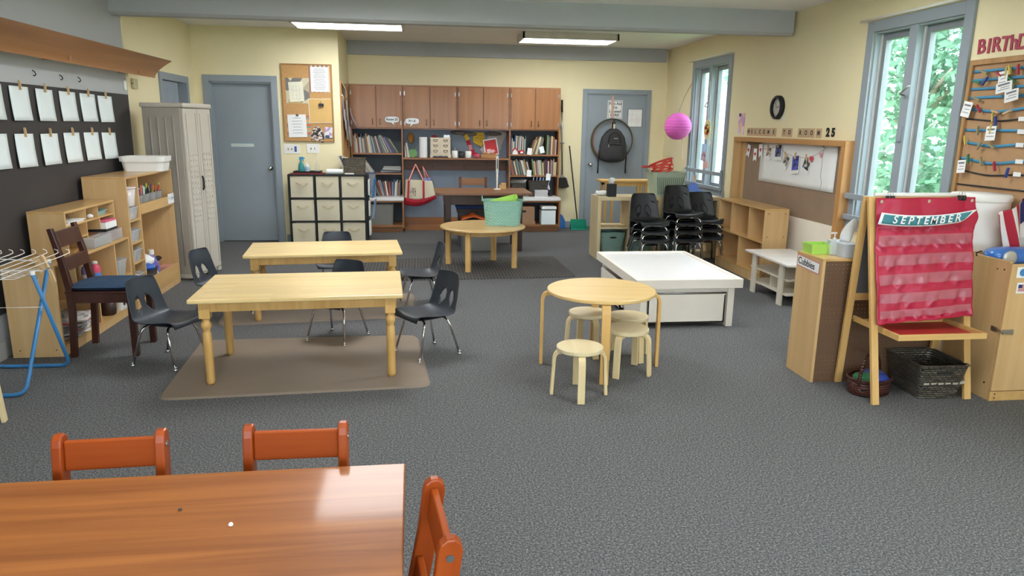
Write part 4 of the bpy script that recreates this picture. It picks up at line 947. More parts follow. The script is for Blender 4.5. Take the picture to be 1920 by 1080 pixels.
# ================================================================ back wall: built-in cabinets, bookcases, desk
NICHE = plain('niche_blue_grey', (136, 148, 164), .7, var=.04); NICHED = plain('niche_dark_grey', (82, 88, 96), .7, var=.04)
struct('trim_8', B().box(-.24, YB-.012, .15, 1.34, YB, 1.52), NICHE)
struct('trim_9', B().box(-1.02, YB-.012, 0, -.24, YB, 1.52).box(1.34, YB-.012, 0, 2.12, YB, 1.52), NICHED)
struct('baseboard_niche', B().box(-.24, YB-.03, 0, 1.34, YB-.012, .17), CABW, bev=.003)
struct('trim_10', B().box(-.24, 10.95, 0, 1.34, YB-.03, .06), CABW, bev=.003)
CX = [-1.004, -.234, .563, 1.342, 2.12]; CY = 10.92
names = ('over the bookcase beside the cube bins', 'with the speech bubble on its corner door', 'in the middle, over the hanging paper garland', 'over the fuller bookcase, beside the brooms')
names = ('wall cabinet nearest the cork board wall, with Room 25 bubble', 'wall cabinet with the Pre-K bubble, above the mini dresser', 'wall cabinet above the red card and paper garland', 'wall cabinet nearest the broom and backpack door')
for i in range(4):
    a, c = CX[i]+.003, CX[i+1]-.003; z0, z1 = 1.512, 2.142
    t = thing('wall_cabinet', 'brown two-door '+names[i], 'cabinet', (a, CY, z0), 0, 'brown wall cabinets'); w = c-a; h = z1-z0
    obj('body', B().box(0, .022, 0, w, YB-.012-CY, h), CABW, t); obj('face_frame', B().box(0, .0, 0, .035, .022, h).box(w-.035, 0, 0, w, .022, h).box(.035, 0, h-.03, w-.035, .022, h).box(.035, 0, 0, w-.035, .022, .025).box(w/2-.012, 0, .025, w/2+.012, .022, h-.03), CABW, t)
    for k in range(2):
        x0, x1 = (.022, w/2-.004) if k == 0 else (w/2+.004, w-.022)
        d = obj('door', B().box(x0, -.02, .018, x1, 0, h-.022), CABZ, t, bev=.004)
        hx = x1-.05 if k == 0 else x0+.05
        obj('handle', B().tube([(hx, -.02, .065), (hx, -.045, .07), (hx, -.048, .10), (hx, -.045, .135), (hx, -.02, .14)], .006), BRASS, d, smooth=True)
        hxx = x0+.004 if k == 0 else x1-.004
        hg = B()
        for z in (.09, h-.12): hg.box(hxx-.006, -.024, z-.028, hxx+.006, -.018, z+.028)
        obj('hinge', hg, STEEL, d)
def bubble(label, text, p, w, h, flip):
    t = thing('speech_bubble_sign', label, 'sign', p)
    pts = []
    for k in range(28):
        a = 2*pi*k/28; r = 1/(abs(math.cos(a))**3.4+abs(math.sin(a))**3.4)**(1/3.4); pts.append((w/2*r*math.cos(a), h/2*r*math.sin(a)))
    tail = [(-flip*.0-.02, -h/2), (flip*.035, -h/2-.045), (.02+flip*.0, -h/2)]
    obj('border', B().prism([(x*1.05, 0, z*1.07) for x, z in pts], (0, .003, 0)).prism([(x*1.15-.0, .0, z-.006) for x, z in tail], (0, .003, 0)), INK, t)
    obj('card', B().prism([(x, -.002, z) for x, z in pts], (0, .003, 0)).prism([(x, -.0021, z+.004) for x, z in tail], (0, .003, 0)), PAPER, t)
    lettering(text, h*.52, INK, t, (0, -.003, 0), (pi/2, 0, 0), bold=.0015)
pR, pK = FY(735, 224, 10.894), FY(773, 227, 10.894)
bubble('speech bubble sign reading Room 25 on the brown cabinet door', 'Room 25', pR, .205, .085, 1)
bubble('speech bubble sign reading Pre-K on the brown cabinet door', 'Pre-K', pK, .20, .085, -1)
def bookcase(x0, x1, zs, label, lower_label):
    t = thing('bookcase', label, 'bookcase', (x0, CY, .525)); w = x1-x0; d = YB-.012-CY
    obj('side_panel', B().box(0, 0, 0, .022, d, .985), CABW, t, bev=.002); obj('side_panel', B().box(w-.022, 0, 0, w, d, .985), CABW, t, bev=.002)
    for z in zs: obj('shelf_board', B().box(.022, .0, z-.525-.022, w-.022, d, z-.525), CABW, t, bev=.002)
    u = thing('base_cabinet', lower_label, 'cabinet', (x0, 10.72, 0)); d = YB-.012-10.72
    obj('worktop', B().box(-.0, -.01, .478, w, d, .525), WHITEP, u, bev=.004)
    obj('side_panel', B().box(.0, 0, .06, .025, d, .478), CABW, u, bev=.002); obj('side_panel', B().box(w-.025, 0, .06, w, d, .478), CABW, u, bev=.002)
    obj('bottom_board', B().box(.025, 0, .085, w-.025, d, .115), CABW, u); obj('top_rail', B().box(.025, 0, .455, w-.025, .02, .478), CABW, u)
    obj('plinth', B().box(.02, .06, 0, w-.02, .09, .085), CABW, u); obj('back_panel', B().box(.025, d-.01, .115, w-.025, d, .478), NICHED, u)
bookcase(-1.0, -.24, (1.161, .868), 'built-in bookcase behind the wicker basket and cube bins', 'open base cabinet holding a grey bin, below the bookcase by the tote bag')
bookcase(1.345, 2.122, (1.158, .845), 'built-in bookcase full of picture books beside the brooms', 'open base cabinet holding cardboard and white boxes')
ms = thing('niche_shelf', 'long shelf with a peg rail between the two bookcases', 'shelf', (-.24, CY, 0))
obj('shelf_board', B().box(0, 0, 1.072, 1.585, .305, 1.10), CABW, ms, bev=.002); obj('peg_rail', B().box(.0, .27, .90, 1.585, .305, 1.072), CABDARK, ms)
for k in range(6):
    for j in range(2):
        x, z = .20+.24*k+.12*j, .96+.06*j
        obj('peg', B().tube([(x, .272, z), (x, .245, z-.004), (x, .232, z+.012)], .006, 7), BRASS, ms, smooth=True)
# ---- books
BC = [(120, 92, 70), (196, 184, 160), (92, 122, 116), (206, 200, 186), (70, 78, 92), (150, 112, 80), (176, 170, 158), (104, 66, 62), (140, 150, 158), (214, 196, 150), (84, 62, 104), (60, 92, 128), (160, 78, 60), (128, 140, 104)]
BN = ['brown', 'cream', 'teal-grey', 'white', 'dark slate', 'tan', 'pale grey', 'maroon', 'blue-grey', 'straw yellow', 'purple', 'blue', 'rust', 'olive']
BM = [plain('book_%d' % i, c, .5, var=.12, scale=30) for i, c in enumerate(BC)]
def book_mesh(i):
    b = B(); b.box(0, 0, 0, .12, 1, 1).box(.88, 0, 0, 1, 1, 1).box(.12, 0, 0, .88, .04, 1); b.m = 1; b.box(.12, .04, .015, .88, .97, .985)
    me = bpy.data.meshes.new('book'); me.from_pydata(b.v, [], b.f); me.materials.append(BM[i]); me.materials.append(PAPER); me.polygons.foreach_set('material_index', b.mi); me.update(); return me
BMESH = [book_mesh(i) for i in range(len(BC))]
def book(i, loc, t, d, h, rot, label, group):
    o = bpy.data.objects.new('book', BMESH[i]); COL.objects.link(o); o.location = loc; o.scale = (t, d, h); o.rotation_euler = rot; return tag(o, label, 'book', group)
def book_row(x0, x1, z, leans, hs, where, start, seed, y=10.945, tr=(.009, .022), pal=None, dmax=.24):
    """picture books side by side; leans in degrees along the row (positive: top tips towards +X)"""
    q = random.Random(seed); x = x0; L = []
    while True:
        f = (x-x0)/(x1-x0); k = f*(len(leans)-1); i = min(int(k), len(leans)-2); a = leans[i]+(leans[i+1]-leans[i])*(k-i)
        t = q.uniform(*tr); adv = t/math.cos(R(a))+.0015
        h = q.uniform(*hs)
        if x+adv+(h*math.sin(R(a)) if a > 0 else 0) > x1: break
        L.append((x, t, h, a, q.choice(pal or range(len(BC))), q.uniform(.0, .02))); x += adv
        if q.random() < .12 and abs(a) < 3: x += .004
    n = len(L)
    for j, (x, t, h, a, c, dy) in enumerate(L):
        ang = R(a); zz = z + (t*math.sin(ang) if a > 0 else 0)
        xx = x if a <= 0 else x
        book(c, (xx, y+dy, zz+.0005), t, min(dmax, h*.85), h, (0, ang, 0), '%s book, %s from the %s %s' % (BN[c], nth(j), start, where), 'books '+where)
    return n
book_row(-.972, -.30, 1.161, (-2, -4, -8, -16, -26, -34), (.21, .285), 'on the shelf above the wicker basket', 'cork wall', 5)
book_row(-.62, -.28, .525, (-24, -10, 4, 3), (.20, .25), 'on the white counter', 'clear drawers', 8, y=10.95)
book_row(-.80, -.66, .868, (-30, -36), (.21, .25), 'leaning behind the wicker basket', 'cork wall', 9, pal=[3, 6, 3, 8])
book_row(1.372, 1.62, 1.158, (1, 3, 0), (.19, .29), 'in the upright batch, fuller bookcase top shelf', 'desk side', 21)
book_row(1.655, 1.90, 1.158, (20, 14, 10), (.22, .29), 'in the leaning batch, fuller bookcase top shelf', 'desk side', 22)
book_row(1.925, 2.092, 1.158, (2, 1), (.22, .295), 'in the end batch, fuller bookcase top shelf', 'desk side', 23)
book_row(1.372, 1.70, .845, (-12, -14, -16), (.20, .255), 'in the tilted batch, fuller bookcase lower shelf', 'desk side', 24)
book_row(1.735, 2.09, .845, (-8, -5, 0, 1), (.19, .25), 'in the outer batch, fuller bookcase lower shelf', 'desk side', 25)
book_row(-.212, -.14, 1.10, (-2, -14), (.16, .23), 'beside the green apple cutout', 'bookcase', 26, pal=[3, 0, 6])
q = random.Random(2)
for k in range(6): book([4, 6, 4, 3, 8, 6][k], (-.58+.01*k, 10.95, .868+.0165*k+.014), .014, .22, .30-.01*k, (0, R(90), R(q.uniform(-7, 7))), '%s flat magazine, %s from the bottom of the pile in the bookcase' % (BN[[4, 6, 4, 3, 8, 6][k]], nth(k)), 'magazines lying in the bookcase')
tag(obj('dark_cloth', blob(.07, 9, 1.2, 1, .8), BLACK, loc=(-.345, 11.08, .868), smooth=True), 'black cloth bundle behind the flat magazines', 'cloth')
# small tags among the books
for k, (px, py) in enumerate(((993, 284), (1016, 281), (992, 325), (1028, 332))):
    p = FY(px, py, 10.915); tag(obj('shelf_tag', B().box(-.035, 0, -.05, .035, .002, .05), (PAPER, BLUEPAPER)[k % 2], loc=p, rot=(R(-6), R((8, -14, 4, 5)[k]), 0)), 'small white tag among books of the fuller bookcase, %s' % ('upper shelf by the red toy', 'upper shelf, farther from the red toy', 'lower shelf, in the middle', 'lower shelf, by the broom side')[k], 'tag', 'tags among the books')
for k, (px, c, nm) in enumerate(((966, PAPER, 'white house-shaped ornament with red roof'), (978, REDCLOTH, 'red bird-like toy with white front'))):
    p = FY(px, 287, 10.93); t = thing('shelf_ornament', nm+' on the bookcase shelf edge', 'ornament', (p.x, 10.932, 1.158))
    if k == 0: obj('house', B().prism([(-.04, 0, 0), (.04, 0, 0), (.04, 0, .05), (0, 0, .095), (-.04, 0, .05)], (0, .02, 0)), PAPER, t, bev=.002); obj('roof_edge', B().obox((-.048, .0, .045), (0, .0, .10), .024, .012).obox((.048, 0, .045), (0, 0, .10), .024, .012), REDCLOTH, t)
    else: obj('toy_body', blob(.045, 6, 1.1, .6, .9), REDCLOTH, t, smooth=True, loc=(0, .02, 0)); obj('white_front', blob(.026, 7, 1, .5, .8), PAPER, t, loc=(0, -.006, .012), smooth=True)
# niche shelf things (top z 1.10)
ZN = 1.10
def nx(px, py=296, Y=10.98): return FY(px, py, Y).x
ap = thing('apple_cutout', 'green apple cutout with a leafy stem on the niche shelf', 'decoration', (nx(774), 10.96, ZN))
obj('apple', B().prism([(.062*math.cos(a)*(1+.1*math.cos(2*a)), 0, .065+.065*math.sin(a)-.012*max(0, math.sin(a))**8) for a in [2*pi*k/24 for k in range(24)]], (0, .012, 0)), plain('apple_green', (104, 150, 90), .6), ap)
obj('leaf', B().tube([(0, .006, .12), (.02, .006, .15), (.055, .006, .175)], [.006, .014, .002]), plain('leaf_dull', (84, 104, 76), .6), ap)
tag(obj('hanging_ornament', blob(.06, 21, .8, .6, 1.7), plain('ochre_felt', (146, 100, 44), .9, var=.25, scale=30), loc=(nx(770, 258), 11.10, 1.30), smooth=True), 'ochre brown hanging ornament in the niche above the green apple', 'decoration')
tag(obj('paper_towel_roll', B().lathe([(.018, .0), (.058, 0), (.06, .003), (.06, .297), (.058, .30), (.018, .30)], n=28), PAPER, loc=(nx(794), 10.99, ZN), smooth=False), 'standing white paper towel roll on the niche shelf', 'paper roll')
md = thing('mini_dresser', 'cream mini dresser with painted drawers on the niche shelf', 'dresser', (nx(826), 10.95, ZN)); w = .15
CREAM = plain('cream_paint', (222, 208, 182), .6)
obj('body', B().box(-w, .0, .045, w, .12, .285).box(-w-.008, -.006, .285, w+.008, .125, .295), CREAM, md, bev=.003)
obj('skirt', B().prism([(-w-.006, 0, 0), (-w+.03, 0, 0), (-w+.05, 0, .03), (-.05, 0, .022), (0, 0, .034), (.05, 0, .022), (w-.05, 0, .03), (w-.03, 0, 0), (w+.006, 0, 0), (w+.006, 0, .05), (-w-.006, 0, .05)], (0, .015, 0)), CREAM, md)
for r in range(3):
    for c in range(2):
        x = -.075+.15*c; z = .062+.078*r
        dd = obj('drawer', B().box(x-.068, -.008, z, x+.068, 0, z+.068), CREAM, md, bev=.002)
        obj('pull', B().tube([(x-.028, -.009, z+.045), (x-.028, -.012, z+.028), (x, -.014, z+.018), (x+.028, -.012, z+.028), (x+.028, -.009, z+.045)], .004, 6).box(x-.034, -.0095, z+.042, x+.034, -.008, z+.05), DESKDARK, dd, smooth=True)
tag(obj('red_trinket', blob(.03, 8, 1.3, 1, .7), plain('dark_red', (130, 26, 50), .4), loc=(nx(815), 11.0, ZN+.295), smooth=True), 'small dark red trinket on top of the mini dresser', 'trinket')
tag(obj('picture_stand', B().box(-.045, 0, 0, .045, .012, .04), STEEL, loc=(nx(838), 11.0, ZN+.295)), 'small silvery frame on top of the mini dresser', 'frame')
def mug(px, m, label, h=.105, r=.046, handle=1, lid=False):
    t = thing('mug', label, 'mug', (nx(px), 10.96, ZN))
    obj('mug_body', B().lathe([(r*.92, 0), (r, .006), (r, h), (r-.005, h), (r-.006, .01)], n=22), m, t, smooth=True)
    obj('handle', B().tube([(handle*r, 0, h*.8), (handle*(r+.025), 0, h*.75), (handle*(r+.028), 0, h*.4), (handle*r, 0, h*.2)], .005, 7), m, t, smooth=True)
    if lid: obj('lid', B().lathe([(r*.95, h), (r*.8, h+.012), (.01, h+.016), (.008, h+.03), (.012, h+.04), (.002, h+.045)], n=18), STEEL, t, smooth=True)
mug(853, PLASW, 'white mug with silvery lid beside the mini dresser', lid=True)
mug(865, BLACKP, 'black mug between the two white mugs', h=.095)
mug(878, PLASW, 'white mug under the paper garland', h=.10, handle=-1)
# paper decorations in the niche
def card(name, label, cat, px, py, Y, w, h, m, roty=0, tilt=0, lines=None, t=.003, parent=None):
    p = FY(px, py, Y); o = thing(name, label, cat, p); o.rotation_euler = (R(tilt), R(roty), 0)
    obj('sheet', B().box(-w/2, 0, -h/2, w/2, t, h/2), m, o)
    if lines:
        b = B(); n, lw, lm = lines
        for k in range(n):
            z = h/2-h*(k+1.2)/(n+1.6); ww = w*lw*(1 if k % 3 else .8); b.box(-ww/2, -.0006, z-h*.012, ww/2, .0, z+h*.012)
        obj('text_lines', b, lm, o)
    return o
card('paper_sheet', 'grey white sheet tilted on the niche wall behind the red card', 'paper', 930, 259, 11.20, .24, .26, plain('grey_white_paper', (190, 184, 176), .8), 24)
card('paper_sheet', 'white paper square tilted like a diamond behind the red card', 'paper', 920, 279, 11.18, .24, .24, plain('grey_white_paper', (190, 184, 176), .8), 40)
rcd = card('red_card', 'red card with a white edge propped in the niche', 'card', 920.5, 276, 11.12, .215, .255, PAPER, -10)
o = obj('red_panel', B().box(-.09, -.003, -.108, .09, -.001, .108), RED2, rcd)
b = B()
for k in range(4): b.box(-.07, -.004, -.035-.018*k, -.07+(.06, .11, .125, .10)[k], -.003, -.025-.018*k)
obj('text_lines', b, PAPER, o)
pn = FY(898, 261, 11.17)
t = thing('paper_pennant', 'yellow dotted paper pennant hanging in the niche', 'decoration', pn); t.rotation_euler = (0, R(8), 0)
obj('sheet', B().prism([(-.10, 0, .09), (.06, 0, .11), (.10, 0, -.02), (.05, 0, -.11), (-.08, 0, -.06)], (0, .003, 0)), plain('mustard_paper', (214, 176, 44), .7), t)
db = B()
for k in range(4):
    for j in range(3): db.cyl((-.07+.04*k+.01*j, -.0015, .06-.045*j), (-.07+.04*k+.01*j, 0, .06-.045*j), .009, n=8)
obj('dots', db, plain('orange_dot', (190, 110, 40), .7), t)
gl = [(875, 258), (879, 268), (882, 277), (887, 286), (893, 292)]
for k, (px, py) in enumerate(gl):
    p = FY(px, py, 11.14); m = (plain('mustard_paper', (214, 176, 44), .7), REDCLOTH, plain('dull_pink', (206, 132, 128), .7), REDCLOTH, REDCLOTH)[k]
    tag(obj('paper_link', B().box(-.03, 0, -.045, .03, .012, .045), m, loc=p, rot=(0, R(-28+8*k), R(10*k)), bev=.004), '%s paper link of the garland, %s from the top' % (('mustard', 'red', 'pinkish', 'red', 'red')[k], nth(k)), 'paper garland', 'links of the paper garland')
tag(obj('candle_pot', B().lathe([(.035, 0), (.04, .02), (.04, .06), (.03, .06)], n=16), plain('rose_glass', (196, 70, 90), .4), loc=(nx(894), 10.95, ZN), smooth=True), 'small rose red pot at the foot of the paper garland', 'pot')
tag(obj('wooden_train', B().box(-.12, 0, 0, .12, .05, .06).box(-.10, .0, .06, -.02, .05, .085).box(.02, 0, .06, .09, .05, .08), wood('toy_wood', (196, 146, 92), (156, 104, 60), 'X', .5, 2), loc=(nx(916), 10.93, ZN), bev=.008), 'brown wooden toy block below the red card', 'toy')
for k in range(3):
    p = FY((860, 880, 925)[k], (249, 252, 251)[k], 11.18); tag(obj('dried_garland', blob(.05, 30+k, 2.6, .6, .8), plain('dried_grey', (112, 104, 94), .9, var=.4, scale=60), loc=p-Vector((0, 0, .03)), smooth=True), 'dull dried garland piece under the wall cabinets, %s from the mini dresser' % nth(k), 'decoration', 'dried garland pieces')
# tote bag on a peg
tg = thing('tote_bag', 'cream canvas tote bag with red base and straps hanging on a peg', 'bag', (-.015, 10.98, 0))
def tote(u, v):
    a = 2*pi*u; w = .215+.03*(1-v)-.02*v; d = .085*(1-.5*v)*(1 if v > .12 else .5+v*4)
    c, s_ = math.cos(a), math.sin(a); x = w*(abs(c)**.7)*(1 if c > 0 else -1); y = d*(abs(s_)**.8)*(1 if s_ > 0 else -1)
    z = .42+.34*v+.05*x/.2*(v-1)*-.6-.04*(1-v)*math.cos(x*9)+.012*math.sin(6*x+9*v)
    return (x+.02*(1-v), y, z)
def half(lo, hi, m, nm):
    b = B().grid(lambda u, v: tote(u, lo+(hi-lo)*v), 40, 10)
    if lo == 0: b.add([tote(k/40, 0) for k in range(40)], [tuple(range(40))])
    obj(nm, b, m, tg, smooth=True, thick=.004)
half(0, .24, REDCLOTH, 'red_base'); half(.24, 1, CANVAS, 'bag_body')
obj('printed_motif', B().grid(lambda u, v: (-.135+.09*u, -.078+.012*v, .53+.12*v), 6, 6), patches('faded_print', [(196, 186, 162), (150, 140, 120), (204, 196, 172), (120, 110, 96)], 60), tg)
for (xa, xb, y, zt) in ((-.17, .07, -.088, 1.0), (.09, .17, .07, .965)):
    s = B(); s2 = B()
    for p0, p1 in (((xa, y, .46), (xa+.02, y+.02, .76)), ((xb, y, .44), (xb-.0, y+.02, .76))): s.obox(p0, p1, .028, .004, (0, 1, 0))
    top = (-.045 if xa < 0 else .06, .04, zt)
    for p0 in ((xa+.02, y+.02, .76), (xb, y+.02, .76)): s.obox(p0, top, .028, .004, (0, 1, 0)); s2.obox((p0[0]+.0, p0[1]-.003, p0[2]), (top[0], top[1]-.003, top[2]), .010, .003, (0, 1, 0))
    obj('strap', s, REDCLOTH, tg); obj('strap_centre', s2, CANVAS, tg)
tag(obj('blue_paper', B().grid(lambda u, v: (.05+.11*u, 10.98-.02+.05*v, .72+.07*v+.01*math.sin(9*u)), 8, 4), plain('periwinkle_paper', (120, 140, 196), .7), thick=.002), 'blue paper poking out of the tote bag', 'paper')
# grey bin, boxes
gb = thing('grey_bin', 'grey plastic bin in the base cabinet by the tote bag', 'bin', (-.60, 10.93, .1155))
obj('bin_body', B().rtub(.42, .36, .30, 0, .93, .004, .03, rim=.012), GREYTUB, gb)
cbx = thing('cardboard_box', 'brown cardboard file box with hand hole in the base cabinet', 'box', (1.56, 10.84, .1155))
KB = KRAFTBOX
obj('box_body', B().box(-.16, -.10, 0, .17, .25, .27), KB, cbx, bev=.004); obj('fold', B().box(-.17, -.115, 0, .18, -.10, .05), KB, cbx, bev=.003)
obj('hand_hole', B().cyl((-.03, -.1015, .20), (.03, -.1015, .20), .001).prism([(-.035+.0*k, -.1015, 0) for k in range(0)] or [(.035*math.cos(2*pi*k/20)*(1.25), -.1015, .20+.017*math.sin(2*pi*k/20)) for k in range(20)], (0, .003, 0)), BLACK, cbx)
wbx = thing('white_box', 'small white box with a flap lid in the base cabinet', 'box', (1.94, 10.80, .1155))
obj('box_body', B().box(-.11, -.09, 0, .11, .14, .215), BLUEPAPER, wbx, bev=.003); obj('lid', B().box(-.105, -.095, .235, .12, .14, .275), PAPER, wbx, bev=.004); obj('lid_gap', B().box(-.10, -.07, .215, .10, .13, .235), INK, wbx)
# baskets and binder on the counter under the fuller bookcase
b1 = thing('wicker_basket', 'dark wicker basket of papers on the white counter, nearest the desk', 'basket', (1.50, 11.03, .525))
obj('basket_body', B().rtub(.24, .28, .20, 0, .88, .006, .03, rim=.004), DARKWICK, b1)
for k in range(4): tag(obj('paper_sheet', B().grid(lambda u, v, k=k: ((u-.5)*.23, (v-.5)*.26, .012*k+.02*(u-.5)**2*k), 8, 3), PAPER, loc=(1.50, 11.03, .728), rot=(0, R(-3+2*k), R(4*k-6)), thick=.001), 'white sheet on the dark wicker basket near the desk, %s from the bottom' % nth(k), 'paper', 'sheets on the wicker basket')
b2 = thing('wicker_basket', 'large dark wicker basket of blue folders on the white counter', 'basket', (1.80, 11.02, .525))
obj('basket_body', B().rtub(.30, .30, .24, 0, .9, .006, .03, rim=.004), DARKWICK, b2)
for k in range(6): tag(obj('folder', B().box(-.006, -.11, 0, .006, .11, .29), plain('lilac_card', (150, 160, 196), .6) if k % 2 else plain('pale_lilac', (186, 190, 210), .6), loc=(1.72+.035*k, 11.02, .532), rot=(0, R(6+2*k), R(4*k-10))), 'pale blue folder standing in the large wicker basket, %s from the desk' % nth(k), 'folder', 'folders in the wicker basket')
t = thing('paper_stack', 'stack of white printed booklets before the large wicker basket', 'booklets', (1.84, 10.84, .525))
for k in range(5): obj('booklet', B().box(-.10+.004*(k % 2), -.025, .022*k, .10+.004*(k % 2), .025, .022*k+.018), plain('sheet_grey', (196, 194, 196), .8), t)
bn = thing('ring_binder', 'black ring binder with white label leaning in the bookcase', 'binder', (1.99, 10.95, .525)); bn.rotation_euler = (0, R(-16), 0)
obj('binder_body', B().box(0, 0, 0, .05, .22, .27), BLACK, bn, bev=.003); obj('label', B().box(.012, -.002, .10, .038, 0, .19), PAPER, bn)
# ---- desk, lamp pole, chair behind it
dk_ = thing('desk', 'brown wooden desk with dark legs, behind the teal tub', 'desk', (.805, 9.36, 0))
top = [(-.615+.05*(1-math.cos(a)), -.39+.05*(1-math.sin(a))) for a in (pi/2, pi/4, 0)]
ol = [(-.565, -.39), (.565, -.39), (.60, -.375), (.615, -.34), (.615, .34), (.60, .375), (.565, .39), (-.565, .39), (-.60, .375), (-.615, .34), (-.615, -.34), (-.60, -.375)]
obj('desktop', B().prism([(x, y, .722) for x, y in ol], (0, 0, .032)), DESKTOP, dk_, bev=.006)
obj('apron', B().box(-.50, -.33, .60, .50, -.31, .722).box(-.50, .31, .60, .50, .33, .722).box(-.50, -.31, .60, -.48, .31, .722).box(.48, -.31, .60, .50, .31, .722), DESKDARK, dk_)
for sx in (-.49, .42):
    for sy in (-.34, .27): obj('leg', B().box(sx, sy, 0, sx+.07, sy+.07, .722), DESKDARK, dk_, bev=.003)
lp = thing('lamp_pole', 'slim white and grey upright pole lamp standing on the desk', 'lamp', (FY(932, 350, 9.5).x, 9.5, .754))
obj('base', B().lathe([(.05, 0), (.05, .008), (.012, .014)], n=20), PLASW, lp); obj('pole', B().cyl((0, 0, .01), (0, 0, .24), .011), PLASW, lp, smooth=True)
obj('upper_tube', B().box(-.016, -.012, .22, .016, .012, .44), PLASW, lp, bev=.004); obj('slot', B().box(-.006, -.0135, .27, .006, -.012, .40), INK, lp)
p = FY(943, 345, 9.55); tag(obj('wood_block', B().box(-.045, -.03, 0, .045, .03, .055).box(-.02, -.03, .055, .045, .03, .08), PINE, loc=(p.x, 9.58, .754), bev=.003), 'pale wooden block on the desk beside the pole', 'block')
ch = thing('wooden_chair', 'plain brown wooden chair behind the desk', 'chair', (FY(887, 340, 10.05).x, 9.90, 0))
for s in (-1, 1):
    obj('rear_leg', B().box(s*.18-.018, .15, 0, s*.18+.018, .18, .88), CABDARK, ch, bev=.003); obj('front_leg', B().box(s*.18-.018, -.18, 0, s*.18+.018, -.145, .43), CABDARK, ch, bev=.003)
obj('seat', B().box(-.21, -.20, .43, .21, .19, .455), CABDARK, ch, bev=.004)
obj('top_rail', B().box(-.165, .155, .765, .165, .175, .86), CABW, ch, bev=.003); obj('lower_rail', B().box(-.165, .155, .67, .165, .172, .70), CABDARK, ch, bev=.003)
# stack under the desk: grey tub, orange cloth, dark box, blue cushion
gt = thing('grey_tub', 'large grey tub on the floor under the desk', 'tub', (.745, 9.24, 0)); gz = .375
obj('tub_body', B().rtub(.46, .34, gz, 0, .95, .005, .04, rim=.008), GREYTUB, gt); obj('lid', B().box(-.225, -.165, gz-.01, .225, .165, gz+.004), GREYTUB, gt, bev=.004)
tag(obj('orange_cloth', B().grid(lambda u, v: ((u-.5)*.36, (v-.5)*.28, .06*max(0, 1-abs(u-.42)*2.6)*(1-.4*abs(v-.5))+.012*math.sin(11*u)*math.sin(7*v)+.02), 16, 10), ORANGE, loc=(.70, 9.22, gz+.008), smooth=True, thick=.02), 'orange cloth heap on the grey tub under the desk', 'cloth')
dkx = tag(obj('dark_drawer_box', B().box(-.22, -.12, 0, .22, .12, .05), DESKDARK, loc=(.70, 9.50, .4605), bev=.004), 'dark wooden box beneath the blue cushion under the desk', 'box')
tag(obj('dark_stand', B().box(-.20, -.11, 0, .20, .11, .46), NICHED, loc=(.70, 9.53, 0), bev=.003), 'dark grey stand behind the grey tub under the desk', 'stand')
tag(obj('seat_cushion', B().box(-.24, -.15, 0, .24, .15, .05), plain('royal_blue_cloth', (48, 76, 130), .8, var=.08), loc=(.70, 9.47, .511), bev=.02), 'blue flat cushion on the dark box under the desk', 'cushion')
# ---- nine-cube storage with cream bins
cs = thing('cube_storage', 'black nine-cube storage frame with cream fabric bins', 'storage unit', (-1.20, 9.62, 0)); w, d, h = .50, .30, .93; tt = .02
obj('side_panel', B().box(-w, 0, 0, -w+tt, d, h), BLACK, cs, bev=.002); obj('side_panel', B().box(w-tt, 0, 0, w, d, h), BLACK, cs, bev=.002)
for z in (0.005, .308, .613, h-tt): obj('shelf_board', B().box(-w+tt, 0, z, w-tt, d, z+tt), BLACK, cs, bev=.002)
for x in (-w/3-tt/2+.0, w/3-tt/2): obj('divider', B().box(x, .002, .02, x+tt, d, h-tt), BLACK, cs)
obj('back_panel', B().box(-w, d, 0, w, d+.006, h), BLACK, cs)
def fbin(label, loc):
    t = thing('fabric_bin', label, 'storage bin', loc, 0, 'cream fabric bins in the cube storage'); a, hh = .146, .272
    def side(u, v, ax, s):
        bul = .006*math.sin(pi*u)*math.sin(pi*v); x = (u-.5)*2*a*(1-.02*(1-v))
        return (x, s*(.0+bul)-.0, v*hh) if ax == 0 else (s*(a+bul*.3), .0+u*.26, v*hh)
    b = B().grid(lambda u, v: side(u, v, 0, -1), 8, 8)
    b.grid(lambda u, v: (-a, u*.26, v*hh), 2, 2).grid(lambda u, v: (a, u*.26, v*hh), 2, 2).grid(lambda u, v: ((u-.5)*2*a, .26, v*hh), 2, 2).grid(lambda u, v: ((u-.5)*2*a, v*.26, 0), 2, 2)
    obj('bin_body', b, CANVAS, t, smooth=True)
    pts = [(-.075, -.004, .185), (-.05, -.012, .183), (-.03, -.016, .165), (0, -.02, .155), (.03, -.016, .165), (.05, -.012, .183), (.075, -.004, .185)]
    hb_ = B()
    for i in range(6): hb_.obox(pts[i], pts[i+1], .004, .022, (0, 0, 1))
    obj('handle', hb_, CREAMHANDLE, t)
    return t
f0 = None; rr_ = ('bottom', 'middle', 'top'); cc_ = ('beside the blue grey door', 'in the middle column', 'at the bookcase side')
for r in range(3):
    for c in range(3):
        loc = (-1.20+(-.3253+.3253*c), 9.628+.004*((r*3+c) % 3), (.0255, .3285, .6335)[r]); l = 'cream fabric bin in the %s row, %s' % (rr_[r], cc_[c])
        if f0 is None: f0 = fbin(l, loc)
        else: dup(f0, loc, R((0, 1, -1)[(r+c) % 3]), l)
zt = .93
def up(px, py, Y=9.76): return FY(px, py, Y).x
tag(obj('red_folder', B().box(-.20, -.12, 0, .20, .10, .014), plain('dark_red_card', (132, 32, 38), .5), loc=(up(578, 322), 9.76, zt), bev=.003), 'dark red flat folder on the cube storage', 'folder')
tag(obj('black_tray', B().rtub(.36, .19, .022, 0, .96, .008, .02), BLACK, loc=(up(577, 320), 9.78, zt+.0145)), 'shallow black tray on the dark red folder', 'tray')
